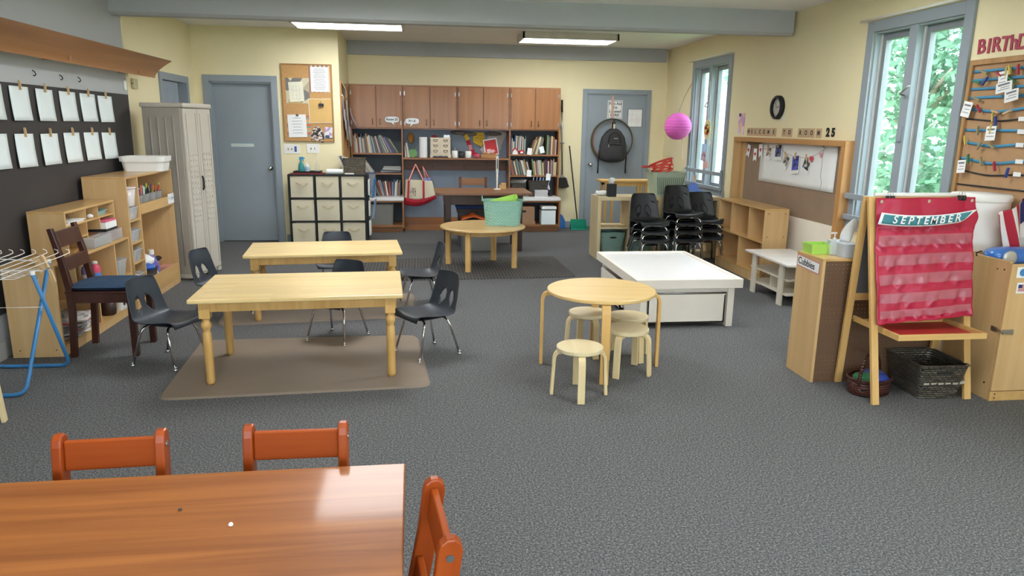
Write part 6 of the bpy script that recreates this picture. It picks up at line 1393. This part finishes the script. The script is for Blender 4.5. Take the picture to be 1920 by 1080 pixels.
# string with flags and photographs
X0 = 3.838
fl = [(1403, 283, 12), (1415.5, 291, 0), (1426, 283, -8)]
def heart(s): return [(0, s*(16*math.sin(t)**3)/16, s*(13*math.cos(t)-5*math.cos(2*t)-2*math.cos(3*t)-math.cos(4*t))/16) for t in [2*pi*k/24 for k in range(24)]]
for k, (px, py, a) in enumerate(fl):
    t = thing('paper_flag', 'small white swallowtail flag with a red heart, %s from the shelf end' % ORD[k], 'paper flag', FX(px, py, X0), 0, 'heart flags in the display box'); t.rotation_euler = (R(a), 0, 0)
    obj('flag', B().prism([(0, -.04, .075), (0, .04, .075), (0, .04, -.07), (0, 0, -.045), (0, -.04, -.07)], (.002, 0, 0)), PAPER, t); obj('heart', B().prism([(x-.001, y, z+.012) for x, y, z in heart(.026)], (.001, 0, 0)), plain('heart_red', (206, 66, 84), .7), t)
photo_m = [patches('photo_0', [(60, 52, 50), (196, 176, 150), (110, 100, 96), (220, 214, 206)], 38), patches('photo_1', [(40, 40, 60), (70, 76, 140), (30, 30, 36), (120, 110, 140)], 30), patches('photo_2', [(90, 86, 80), (170, 160, 150), (60, 58, 56), (196, 190, 180)], 40), patches('photo_3', [(50, 56, 140), (70, 80, 170), (40, 40, 60), (90, 96, 190)], 34), patches('photo_4', [(120, 150, 190), (70, 66, 64), (200, 196, 190), (40, 40, 40)], 30)]
for k, (px, py, a, w, h) in enumerate(((1440.5, 287, 6, .13, .14), (1459, 285, -3, .15, .17), (1473, 302, 28, .13, .15), (1491, 308, -6, .15, .19), (1512, 309, 18, .14, .16))):
    lab = ('a dark crowd', 'a blue stage', 'grey rubble', 'a blue night scene', 'a pale sky over dark ground')[k]
    t = thing('photograph', 'instant photo showing %s, pegged on the display box string' % lab, 'photograph', FX(px, py, X0-.006*(k % 2)), 0, 'photos pegged in the display box'); t.rotation_euler = (R(a), R(3), 0)
    obj('print', B().box(0, -w/2, -h/2, .002, w/2, h/2), PAPER, t); obj('image', B().box(-.001, -w/2+.012, -h/2+.035, .0, w/2-.012, h/2-.012), photo_m[k], t)
    pin((t.location.x-.006, t.location.y+.0, t.location.z+h/2-.005), (R(a), 0, R(180)), 'clothespin holding the photo of %s' % lab, group='clothespins in the display box')
for k, (px, py, s) in enumerate(((1521, 298, .035), (1539, 291, .028))):
    tag(obj('paper_heart', B().prism([(0, y, z) for _, y, z in heart(s)], (.002, 0, 0)), plain('heart_red', (206, 66, 84), .7) if k == 0 else plain('heart_pink', (222, 150, 160), .7), loc=FX(px, py, X0-.008)), ('red paper heart beside the last photo on the string', 'pink paper heart near the string nail')[k], 'paper heart')
sp_ = [FX(px, py, X0+.003) for px, py in ((1400, 277), (1410, 282), (1425, 279), (1440, 279), (1459, 274), (1474, 288), (1492, 294), (1512, 296), (1530, 290), (1541, 283), (1547, 279))]
nl = thing('garland_string', 'thin string with a nail running across the display box', 'string', sp_[-1]); sp_ = [p-nl.location for p in sp_]
obj('string', B().tube(sp_, .0018, 5), plain('twine', (150, 136, 116), .8), nl); obj('loose_end', B().tube([FX(px, py, X0+.003)-nl.location for px, py in ((1545, 280), (1542, 292), (1541, 310), (1538, 330), (1540, 342), (1537, 356))], .0016, 5), plain('twine', (150, 136, 116), .8), nl)
obj('nail', B().cyl((.01, 0, 0), (-.03, -.02, .02), .004).cyl((-.03, -.02, .02), (-.032, -.021, .021), .009), STEEL, nl)
# bookmark drawing and letter tiles above
bm = thing('drawing_panel', 'tall pastel drawing standing on the display box end', 'drawing', FX(1389.5, 232, XR-.01)); bm.rotation_euler = (R(1), 0, 0)
obj('panel', B().box(0, -.075, -.125, .008, .075, .125), patches('pastel_drawing', [(226, 200, 226), (206, 160, 206), (196, 186, 226), (234, 190, 170), (240, 220, 226)], 14), bm)
obj('dark_corner', B().box(-.001, .02, .085, 0, .07, .12), plain('dark_plum', (70, 50, 80), .7), bm)
TILE = plain('tan_tile', (200, 172, 136), .8, var=.04, scale=20)
WORDS = [('W', 1403.6, 'WELCOME'), ('E', 1410, 'WELCOME'), ('L', 1416.6, 'WELCOME'), ('C', 1424.7, 'WELCOME'), ('O', 1432.6, 'WELCOME'), ('M', 1441, 'WELCOME'), ('E', 1450.8, 'WELCOME'), ('T', 1470.5, 'TO'), ('O', 1480.5, 'TO'), ('R', 1500.8, 'ROOM'), ('O', 1511.2, 'ROOM'), ('O', 1522.2, 'ROOM'), ('M', 1535.2, 'ROOM')]
seen = {}
RW = (pi/2, 0, -pi/2)
for k, (c, px, wd) in enumerate(WORDS):
    p = FX(px, 247.2, XR-.004); key = (c, wd); seen[key] = seen.get(key, 0)+1; many = sum(1 for w in WORDS if (w[0], w[2]) == key) > 1
    t = thing('letter_tile', 'tan letter tile %s of the word %s%s' % (c, wd, (', %s of the two' % ORD[seen[key]-1]) if many else ''), 'letter tile', (p.x, p.y, 1.552), 0, 'letter tiles above the display box')
    hw = (FX(WORDS[k-1][1], 247, XR).y-p.y)/2 if k and WORDS[k-1][2] == wd else (p.y-FX(WORDS[k+1][1], 247, XR).y)/2; hw = min(.052, hw-.002)
    obj('tile', B().box(0, -hw, -.045, .004, hw, .045), TILE, t); lettering(c, .062, INK, t, (-.001, 0, 0), RW, bold=.0022)
for c, px in (('2', 1552.3), ('5', 1562.3)):
    p = FX(px, 247.5, XR-.004); lt = lettering(c, .108, BLACK, None, (p.x, p.y, 1.558), RW, name='number_cutout', bold=.005, ext=.003)
    tag(lt, 'bold black numeral %s of the room number on the wall' % {'2': 'two', '5': 'five'}[c], 'number')
# ---- empty five-cubby shelf
fc = thing('cubby_shelf', 'low empty birch shelf with five cubbies before the display box', 'shelf', (3.49, 6.885, 0)); L_, D, H = 1.15, .26, .79; t = .018
obj('end_panel', B().box(0, 0, 0, D, t, H-t), BIRCH, fc, bev=.002); obj('end_panel', B().box(0, L_-t, 0, D, L_, H-t), BIRCH, fc, bev=.002)
obj('top', B().box(0, 0, H-t, D, L_, H), BIRCH_TOP, fc, bev=.002); obj('back_panel', B().box(D-.008, t, .08, D, L_-t, H-t), BIRCH, fc)
obj('shelf_board', B().box(.003, t, .43, D-.008, L_-t, .446), BIRCH_TOP, fc); obj('shelf_board', B().box(.003, t, .09, D-.008, L_-t, .106), BIRCH_TOP, fc); obj('plinth', B().box(.004, t, 0, .02, L_-t, .09), BIRCH, fc)
for y in (.36, .80): obj('divider', B().box(.005, y, .446, D-.008, y+.016, H-t), BIRCH, fc)
obj('divider', B().box(.005, .56, .106, D-.008, .576, .43), BIRCH, fc)
s = B()
for x in (.04, .22):
    for z in (.10, .50, .74): s.cyl((x, -.001, z), (x, .002, z), .007, n=10)
obj('screw_cap', s, DESKTOP, fc)
# ---- white small table with shelves
sw = thing('side_table', 'small whitewashed low table with two shelves, behind the Cubbies unit', 'table', (3.245, 5.89, 0)); W_, L_, H = .48, .87, .40
obj('tabletop', B().box(0, 0, H-.018, W_, L_, H), plain('pale_grey_laminate', (222, 218, 212), .35), sw, bev=.002); 
for x in (.02, W_-.045):
    for y in (.12, L_-.21): obj('leg', B().box(x, y, 0, x+.022, y+.075, H-.018), WHITEW, sw, bev=.002)
obj('shelf_board', B().box(.045, .07, .235, W_-.05, L_-.06, .25), WHITEW, sw); obj('shelf_board', B().box(.045, .07, .10, W_-.05, L_-.06, .115), WHITEW, sw)
obj('divider', B().box(.06, .40, .115, W_-.06, .415, .235), WHITEW, sw)
# ---- cubbies unit with pegboard back
cu = thing('cubby_unit', 'birch unit labelled Cubbies with a brown pegboard back', 'shelf unit', (2.465, 4.06, 0)); L_, D, H = .88, .31, .805
obj('end_panel', B().box(0, 0, 0, .02, D, H-.016), BIRCH, cu, bev=.002); obj('end_panel', B().box(L_-.02, 0, 0, L_, D, H-.016), BIRCH, cu, bev=.002)
obj('top', B().box(-.002, -.002, H-.016, L_, D, H), BIRCH_TOP, cu, bev=.002)
obj('pegboard', B().box(.02, .004, .0, L_-.02, .009, H-.016), pegboard('pegboard_brown', (104, 76, 54)), cu)
obj('shelf_board', B().box(.02, .011, .05, L_-.02, D, .066).box(.02, .011, .40, L_-.02, D, .416), BIRCH_TOP, cu); obj('divider', B().box(L_/2-.008, .011, .066, L_/2+.008, D, H-.016), BIRCH, cu)
lb = thing('cubbies_label', 'white paper label reading Cubbies on the birch unit end', 'label', FX(1515.5, 495, 2.463)); lb.rotation_euler = (R(3), 0, 0)
obj('border', B().box(-.0008, -.135, -.038, 0, .135, .038), plain('dull_pink', (206, 132, 128), .7), lb); obj('card', B().box(-.0016, -.128, -.031, -.0005, .128, .031), PAPER, lb); lettering('Cubbies', .062, INK, lb, (-.0022, .02, 0), RW, bold=.0008)
zc = H
lt_ = thing('lime_tray', 'lime green plastic tray on the Cubbies unit', 'tray', (2.555, 4.29, zc)); obj('tray_body', B().rtub(.155, .13, .062, 0, .93, .004, .012), LIME, lt_)
sa = thing('pump_bottle', 'clear hand sanitizer pump bottle on the Cubbies unit', 'bottle', (2.600, 4.185, zc))
obj('bottle_body', B().lathe([(.026, 0), (.028, .006), (.028, .075), (.014, .092), (.012, .098)], n=18), clear('clear_gel', (226, 232, 232), .3), sa, smooth=True)
obj('pump', B().cyl((0, 0, .098), (0, 0, .112), .012).cyl((0, 0, .112), (0, 0, .140), .004).box(-.03, -.006, .138, .010, .006, .148), clear('clear_pump', (236, 238, 238), .6), sa)
tx = thing('tissue_box', 'light grey tissue box on the Cubbies unit by the easel', 'tissue box', (2.672, 4.195, zc), R(87))
obj('box_body', B().box(-.105, -.055, 0, .105, .055, .085), plain('tissue_grey', (180, 186, 192), .7), tx, bev=.002)
obj('tissue', B().grid(lambda u, v: (.02*math.sin(5*u+3*v), -.0-(u-.5)*(.06+.03*v)-.045*v, .085+.15*v*(1-.3*(2*u-1)**2)), 10, 10), PAPER, tx, smooth=True, thick=.0015)
# ---- easel with pocket chart
ea = thing('easel', 'pine standing easel behind the red pocket chart', 'easel', (0, 0, 0))
FL = [((2.652, 3.665, 0), (2.640, 3.925, 1.20)), ((3.275, 3.70, 0), (3.262, 3.945, 1.20))]
for a, c in FL: obj('front_leg', B().obox(a, c, .043, .022, (0, -1, .2)), PINE, ea, bev=.002)
RL = [((2.645, 4.045, .006), (2.640, 3.965, 1.20)), ((3.275, 4.045, .006), (3.262, 3.975, 1.20))]
for a, c in RL: obj('rear_leg', B().obox(a, c, .043, .020, (0, 1, .05)), PINE, ea, bev=.002)
def lerp(a, c, z): f = z/1.2; return (a[0]+(c[0]-a[0])*f, a[1]+(c[1]-a[1])*f, z)
def panel(b, l, r_, z0, z1, off, t):
    p = [Vector(lerp(*l, z0)), Vector(lerp(*r_, z0)), Vector(lerp(*r_, z1)), Vector(lerp(*l, z1))]; o = Vector((0, off, 0)); return b.prism([q+o for q in p], (0, t, 0))
obj('white_panel', panel(B(), FL[0], FL[1], .56, 1.18, -.006, .006), WHITEP, ea); obj('chalk_panel', panel(B(), RL[0], RL[1], .60, 1.18, .0, .006), plain('chalk_grey', (92, 94, 96), .7), ea)
obj('rear_rail', panel(B(), RL[0], RL[1], .555, .60, -.008, .016), PINEX, ea); obj('top_rail', B().box(2.66, 3.925, 1.165, 3.245, 3.965, 1.20), PINEX, ea, bev=.002)
obj('paper_dowel', B().cyl((2.67, 3.945, 1.212), (3.25, 3.955, 1.212), .012), PAPER, ea)
ty = obj('tray', B().box(2.685, 3.60, .415, 2.70, 4.03, .45).box(3.225, 3.60, .415, 3.24, 3.93, .45).box(2.685, 3.585, .415, 3.24, 3.60, .45).box(2.70, 3.93, .415, 3.225, 3.945, .45), PINEX, ea, bev=.002)
obj('tray_floor', B().box(2.70, 3.60, .416, 3.225, 3.93, .424), plain('red_liner', (186, 46, 48), .5), ty); obj('bolt', B().cyl((2.675, 3.775, .43), (2.687, 3.775, .43), .009).cyl((2.66, 4.02, .43), (2.69, 4.02, .43), .009), CHROME, ea)
ct_ = thing('pocket_chart', 'raspberry red nylon pocket chart clipped over the easel', 'pocket chart', (0, 0, 0))
TL, TR, BL, BR = Vector((2.645, 3.905, 1.198)), Vector((3.290, 3.925, 1.203)), Vector((2.640, 3.745, .478)), Vector((3.262, 3.765, .515))
def chart(u, v, off=0):
    p = TL*(1-u)*(1-v)+TR*u*(1-v)+BL*(1-u)*v+BR*u*v
    pk = (v*6.6) % 1; w = .008*(math.sin(31*u+3*math.sin(9*v))+.6*math.sin(53*u+11*v))*math.sin(pi*pk)**1.3*(1 if v > .25 else .2) + .010*math.sin(pi*u)*math.sin(3*pi*v) + .006*math.sin(11*u-5*v)*v
    fold = .022*abs(math.sin(2.2*pi*u))*max(0, 1-v*3.6)
    bul = .028*math.exp(-((v-.17)/.07)**2)*max(0, (u-.8)/.2)
    return (p.x+bul, p.y-.016-w-fold-off, p.z)
obj('fabric', B().grid(chart, 90, 90), PINKRED, ct_, smooth=True, thick=.002)
PKT = clear('pocket_vinyl', (206, 150, 160), .34, .25)
for k, (v0, v1) in enumerate(((.300, .385), (.460, .545), (.615, .695), (.765, .840), (.900, .960))):
    obj('clear_pocket', B().grid(lambda u, v: chart(.02+.955*u, v0+(v1-v0)*v, .009+.002*v), 90, 10), PKT, ct_, smooth=True)
obj('hem', B().tube([Vector(chart(u/20, 1.0, .0)) for u in range(21)], .006, 6), PINKRED, ct_, smooth=True)
for u in (.045, .52, .965): p = chart(u, .028, .004); obj('grommet', B().cyl((0, -.002, 0), (0, .004, 0), .010, n=16), CHROME, ct_, loc=p)
sb = thing('september_banner', 'teal banner reading SEPTEMBER with white edge in the pocket chart', 'banner', FY(1739, 414, 3.83)); 
def ban(u, v, m=0):
    x = -.305+.61*u; top = .034+.030*(2*u-1)**2*.9+.004*(u-.5); bot = -.030+.026*(2*u-1)**2+.010*(u-.5); x2 = x+(-.016+.0*u)*v*(1 if u < .5 else 1)-(.10*v*max(0, u-.85)/.15*.6)
    z = top+(bot-top)*v
    return (x2, -.014-.020*(2*u-1)**2*0-m, z+.016*(u-.5))
obj('border', B().grid(ban, 30, 4), PAPER, sb, smooth=True, thick=.001)
obj('teal_field', B().grid(lambda u, v: ban(.03+.92*u, .11+.78*v, .0015), 30, 4), plain('banner_teal', (64, 132, 142), .6), sb, smooth=True, thick=.0008)
lx = -.215
for i, c in enumerate('SEPTEMBER'):
    u = (lx+.305)/.61; q = ban(u+.0, .50, .004); s_ = .062*(1-.0*i); lettering(c, s_, PAPER, sb, (q[0], q[1]-.006, q[2]+.001), (pi/2, R(-7*(u-.5)), 0), bold=.0012, shear=.18); lx += .049 if c not in 'M' else .053
binder_clip(1669, 372, 3.885, 'black binder clip on the pocket chart, at the tissue box end', .75)
binder_clip(1803, 371, 3.895, 'black binder clip on the pocket chart, at the flag end', .75)
# ---- baskets under the easel
rb2 = thing('round_basket', 'round red brown basket of scarves under the easel', 'basket', (2.735, 3.865, 0), R(10))
obj('basket_body', B().lathe([(.105, 0), (.112, .01), (.122, .10), (.116, .10), (.100, .012)], n=32, sx=1.12, sy=.9), REDWICK, rb2, smooth=True)
obj('rim', B().tube([(.137*math.cos(2*pi*k/36), .110*math.sin(2*pi*k/36), .10+.003*math.sin(12*k)) for k in range(36)], .008, 8, True).tube([(.124*math.cos(2*pi*k/36), .099*math.sin(2*pi*k/36), .012) for k in range(36)], .006, 8, True), REDWICK, rb2, smooth=True)
obj('handle', B().tube([(.128*math.cos(pi*k/18)*1.0, .055*math.cos(pi*k/18), .09+.175*math.sin(pi*k/18)) for k in range(19)], .010, 8), REDWICK, rb2, smooth=True)
for k, (c, nm, dx, dy, sx) in enumerate((((60, 70, 110), 'slate blue', .02, .0, 1.5), ((50, 110, 70), 'green', -.045, -.02, 1.3), ((150, 60, 70), 'dusty red', .06, .02, .9), ((40, 60, 140), 'deep blue', .035, -.035, 1.2))):
    tag(obj('scarf', blob(.055, 80+k, sx, 1, .75), plain('scarf_%d' % k, c, .8, var=.15, scale=40), loc=(2.735+dx, 3.865+dy, .070+.012*(k == 0)), smooth=True), nm+' scarf bundled in the round basket', 'scarf', 'scarves in the round basket')
wk = thing('wicker_basket', 'large black wicker basket on the carpet under the easel tray', 'basket', (3.105, 3.865, 0), R(-2))
obj('basket_body', B().rtub(.31, .36, .215, 0, .80, .008, .03, rim=.008), BLACKWICK, wk)
obj('hand_hole', B().box(-.05, -.1745, .165, .05, -.168, .195), BLACK, wk, bev=.004)
bd = B()
for k in range(6): bd.obox((-.115+.046*k, -.160, .105), (-.115+.046*k+.034, -.160, .105+.004*(k % 2)), .004, .018, (0, 0, 1))
obj('ribbon_band', bd, plain('silvery_band', (176, 168, 152), .4), wk)
# ---- hinged cabinet with radio at the picture edge
rc_ = thing('hinged_cabinet', 'birch cabinet with a metal latch, holding the blue radio', 'cabinet', (3.385, 3.65, 0)); W_, D, H = .47, .44, .84
obj('side_panel', B().box(0, .02, 0, .018, D, H+.012), BIRCH, rc_, bev=.002); obj('side_panel', B().box(W_-.018, .02, 0, W_, D, H), BIRCH, rc_, bev=.002)
obj('door', B().box(.0, 0, .065, W_, .018, H), BIRCH, rc_, bev=.002); obj('base_board', B().box(0, .004, .0, W_, .022, .06), BIRCH_TOP, rc_, bev=.002)
obj('top', B().box(.018, .02, H-.065, W_-.018, D, H-.05), BIRCH_TOP, rc_); obj('back_panel', B().box(.018, D-.01, 0, W_-.018, D, H), BIRCH, rc_); obj('bottom_board', B().box(.018, .02, .06, W_-.018, D-.01, .075), BIRCH, rc_)
obj('latch', B().box(-.004, .03, .425, .0, .075, .455).tube([(-.003, .05, .445), (-.012, .02, .445), (-.010, -.008, .44), (.02, -.012, .437), (.06, -.012, .437)], .006, 8).box(.005, -.008, .42, .075, .0, .45), STEEL, rc_)
s = B()
for y, z in ((.05, .80), (.10, .795), (.06, .10)): s.cyl((-.002, y, z), (.001, y, z), .006, n=10)
for z in (.02, .045): s.cyl((.03, .002, z), (.03, .006, z), .005, n=10)
obj('screw_cap', s, CHROME, rc_)
for k, (px, py, lab) in enumerate(((1917, 511, 'card with a round blue seal taped on the birch cabinet door'), (1916, 540, 'card with a small stars and stripes flag taped on the birch cabinet'))):
    p = FY(px, py, 3.648); t = thing('taped_card', lab, 'card', p); obj('card', B().box(-.035, -.001, -.032, .045, 0, .032), PAPER, t)
    if k == 0: obj('blue_seal', B().cyl((.004, -.002, 0), (.004, -.001, 0), .022, n=24), plain('seal_blue', (60, 130, 190), .5), t)
    else:
        fb2 = B()
        for j in range(7): fb2.box(-.025, -.002, .020-.006*j-.003, .035, -.001, .020-.006*j)
        obj('flag_stripes', fb2, REDCLOTH, t); obj('flag_canton', B().box(-.025, -.0024, .0, .0, -.001, .02), plain('canton_navy', (40, 50, 110), .6), t)
rd = thing('radio', 'bright blue rounded portable radio with pale round speaker', 'radio', (3.625, 3.88, .7905), R(-4))
def rdo(u, v):
    a = 2*pi*u; c, s_ = math.cos(a), math.sin(a); t_ = v*2-1; w = .205*math.copysign(abs(t_)**.8, t_); k = (1-abs(t_)**4)**.5 if abs(t_) < 1 else 0
    return (w, .085*abs(c)**.75*math.copysign(1, c)*max(.03, k), .055+.055*abs(s_)**.75*math.copysign(1, s_)*max(.03, k))
obj('radio_body', B().grid(rdo, 36, 36), BLUEBASE, rd, smooth=True)
for sx in (-1, 1):
    sk = obj('speaker', B().lathe([(.046, 0), (.046, .008), (.040, .014), (.020, .018), (.002, .02)], n=28), plain('speaker_silver', (186, 184, 176), .35, .3), rd, loc=(sx*.115, -.074, .057), rot=(pi/2, 0, 0), smooth=True); obj('speaker_ring', B().lathe([(.044, .0), (.052, .004), (.05, .012), (.046, .010)], n=28, cap=False), BLUEBASE, sk, smooth=True)
obj('dial_window', B().cyl((0, -.088, .07), (0, -.078, .07), .028, n=24), PAPER, rd)
obj('power_cord', B().tube([(-.19, .05, .03), (-.24, .03, .05), (-.27, .0, .075), (-.25, -.02, .09)], .004, 6), BLACK, rd)
tw_ = thing('white_bin', 'tall white cylindrical bin with lid against the wall, behind the radio', 'bin', (3.66, 4.285, 0))
obj('bin_body', B().lathe([(.150, 0), (.155, .01), (.172, 1.14), (.172, 1.145)], n=48), PLASW, tw_, smooth=True); obj('lid', B().lathe([(.176, 1.145), (.178, 1.15), (.178, 1.175), (.170, 1.19), (.02, 1.195)], n=48), PLASW, tw_, smooth=True)
fg_ = thing('flag', 'small stars and stripes flag hanging on a stick by the birthday board', 'flag', (3.80, 4.02, .7905))
RW2 = stripes('flag_stripes', [(178, 34, 52), (226, 222, 216)], 'X', .075)
def flg(u, v):
    d = .02*math.sin(9*u+2*v); return ((-.13+.26*u)*(1-.15*v), d+.01*math.sin(14*u), .36-.36*v*(1-.25*abs(u-.5)))
fo = obj('stripes', B().grid(lambda u, v: flg(u, v), 30, 20), RW2, fg_, smooth=True, rot=(0, R(-24), R(14)), loc=(-.02, 0, .02), thick=.001)
obj('canton', B().grid(lambda u, v: (lambda p: (p[0], p[1]-.004, p[2]))(flg(.66+.34*u, .42*v)), 10, 8), plain('canton_navy', (40, 50, 110), .6), fo, smooth=True, thick=.001)
obj('stick', B().cyl((.02, .01, 0), (.06, .02, .52), .006), wood('stick_wood', (150, 110, 70), (120, 84, 50), 'Z'), fg_)
vs_ = thing('glass_vase', 'slim clear glass vase in front of the flag', 'vase', (3.745, 3.995, .7905)); obj('vase_body', B().lathe([(.022, 0), (.026, .01), (.022, .06), (.013, .10), (.012, .13), (.017, .15)], n=18, cap=False), clear('vase_glass', (190, 196, 190), .35, .05), vs_, smooth=True)
# ---- birthday board
bb = thing('birthday_board', 'tan board with blue ribbons under the red BIRThDAY letters', 'notice board', (XR, 3.45, .95)); L_, H = 1.34, 1.12
obj('panel', B().box(-.012, 0, 0, 0, L_, H), plain('tan_board', (178, 140, 102), .85, var=.05, scale=20), bb)
obj('frame', B().box(-.03, L_-.03, 0, 0, L_, H).box(-.03, 0, H-.035, 0, L_-.03, H).box(-.03, 0, 0, 0, .03, H-.035).box(-.03, .03, 0, 0, L_-.03, .03), wood('board_frame', (186, 144, 98), (162, 120, 74), 'Z', .5), bb, bev=.002)
rows = [(119, 2, 0), (136, 1, 0), (152, 1, 0), (168, 1, 0), (184, 1, 0), (205, 1, .02), (223, 2, .015), (244, 1, 0), (267, 1, .02), (297, 1, .025), (320, 2, .02), (347, 2, 0)]
for k, (py, c, sag) in enumerate(rows):
    z = FX(1816, py, 3.85).z-.95; h = .018 if c == 1 else .010
    obj('ribbon', B().grid(lambda u, v: (-.016-.006*math.sin(pi*u), L_-.02-(L_-.06)*u, z+h*(.5-v)-sag*math.sin(2.2*pi*u)**2), 24, 2), RIBBON if c == 1 else BLACKRIB, bb, smooth=True, thick=.002)
cards = [(1880, 148, .075, .10, 8, 'uppermost white birthday card'), (1882, 163.5, .13, .065, 10, 'wide white birthday card with two lines'), (1896, 179, .11, .075, 12, 'wide white birthday card lower than the other wide one'), (1812, 205, .085, .105, -10, 'birthday card hanging at the board frame, by the window'), (1857, 250, .085, .095, 3, 'birthday card in the middle of the board'), (1802, 312, .075, .09, 6, 'birthday card low at the board frame')]
for k, (px, py, w, h, a, lab) in enumerate(cards):
    t = thing('birthday_card', lab, 'card', FX(px, py, XR-.045-.004*(k < 3)*k), 0, 'cards on the birthday board'); t.rotation_euler = (R(-a), R(4), 0)
    obj('card', B().box(0, -w/2, -h/2, .002, w/2, h/2), PAPER, t); b = B()
    for j in range(3): b.box(-.001, -w*.36, h*.25-h*.22*j-.004, 0, w*(.36 if j % 2 == 0 else .2), h*.25-h*.22*j+.004*(j == 0)*2)
    obj('text_lines', b, plain('grey_text_dark', (120, 120, 124), .8), t)
for k, (px, py) in enumerate(((1917, 223), (1915, 247), (1912, 272), (1911, 303), (1907, 327))):
    tag(obj('month_tag', B().box(-.002, -.03, -.014, 0, .03, .014), PAPER, loc=FX(px, py, XR-.024)), 'small white month tag on the birthday board ribbon, %s from the top' % ORD[k], 'tag', 'month tags on the birthday board')
PC = {'olive': (150, 140, 100), 'blue': (50, 70, 140), 'red': (170, 50, 60), 'green': (60, 120, 80), 'yellow': (206, 180, 90), 'wood': (200, 170, 130)}
pins = [(1845, 135, 'olive', 70), (1873, 138, 'red', 60), (1888, 133, 'yellow', 0), (1894, 130, 'yellow', 20), (1910, 129, 'red', 10), (1848, 151, 'blue', -40), (1831, 154, 'green', 80), (1897, 149, 'green', 60), (1899, 166, 'olive', 10), (1831, 185, 'olive', 70), (1835, 203, 'red', 40), (1866, 209, 'wood', 75), (1890, 210, 'wood', -70), (1867, 226, 'blue', 10), (1862, 219, 'yellow', 10), (1834, 244, 'olive', 5), (1859, 241, 'yellow', 0), (1810, 262, 'yellow', 20), (1837, 272, 'olive', -30), (1859, 273, 'olive', 60), (1816, 297, 'green', 10), (1840, 302, 'olive', 20), (1865, 311, 'red', 20), (1889, 323, 'blue', -10)]
cnt = {}
for px, py, c, a in pins:
    cnt[c] = cnt.get(c, 0)+1
    pin(FX(px, py, XR-.036), (R(a), 0, R(180)), '%s clothespin on the birthday board ribbons, %s of its colour from the top' % (c if c != 'wood' else 'bare wood', ORD[cnt[c]-1]), plain('peg_'+c, PC[c], .6), 'clothespins on the birthday board')
GLIT = plain('red_glitter', (166, 50, 74), .5, var=.35, scale=160)
x = FX(1832, 90, XR).y; y = x
for k, c in enumerate('BIRThDA'):
    w = {'B': .092, 'I': .044, 'R': .086, 'T': .070, 'h': .066}.get(c, .084); y -= w/2
    lt = lettering(c, .135, GLIT, None, (XR-.004, y, 2.155-.004*(k % 2)), RW, name='letter_cutout', bold=.003, ext=.003); lt.rotation_euler = (pi/2, R((-3, 2, -2, 3, -4, 2, 0, 3)[k]), -pi/2)
    tag(lt, 'red glitter cutout letter %s of BIRThDAY on the wall' % c, 'letter', 'BIRThDAY letters'); y -= w/2
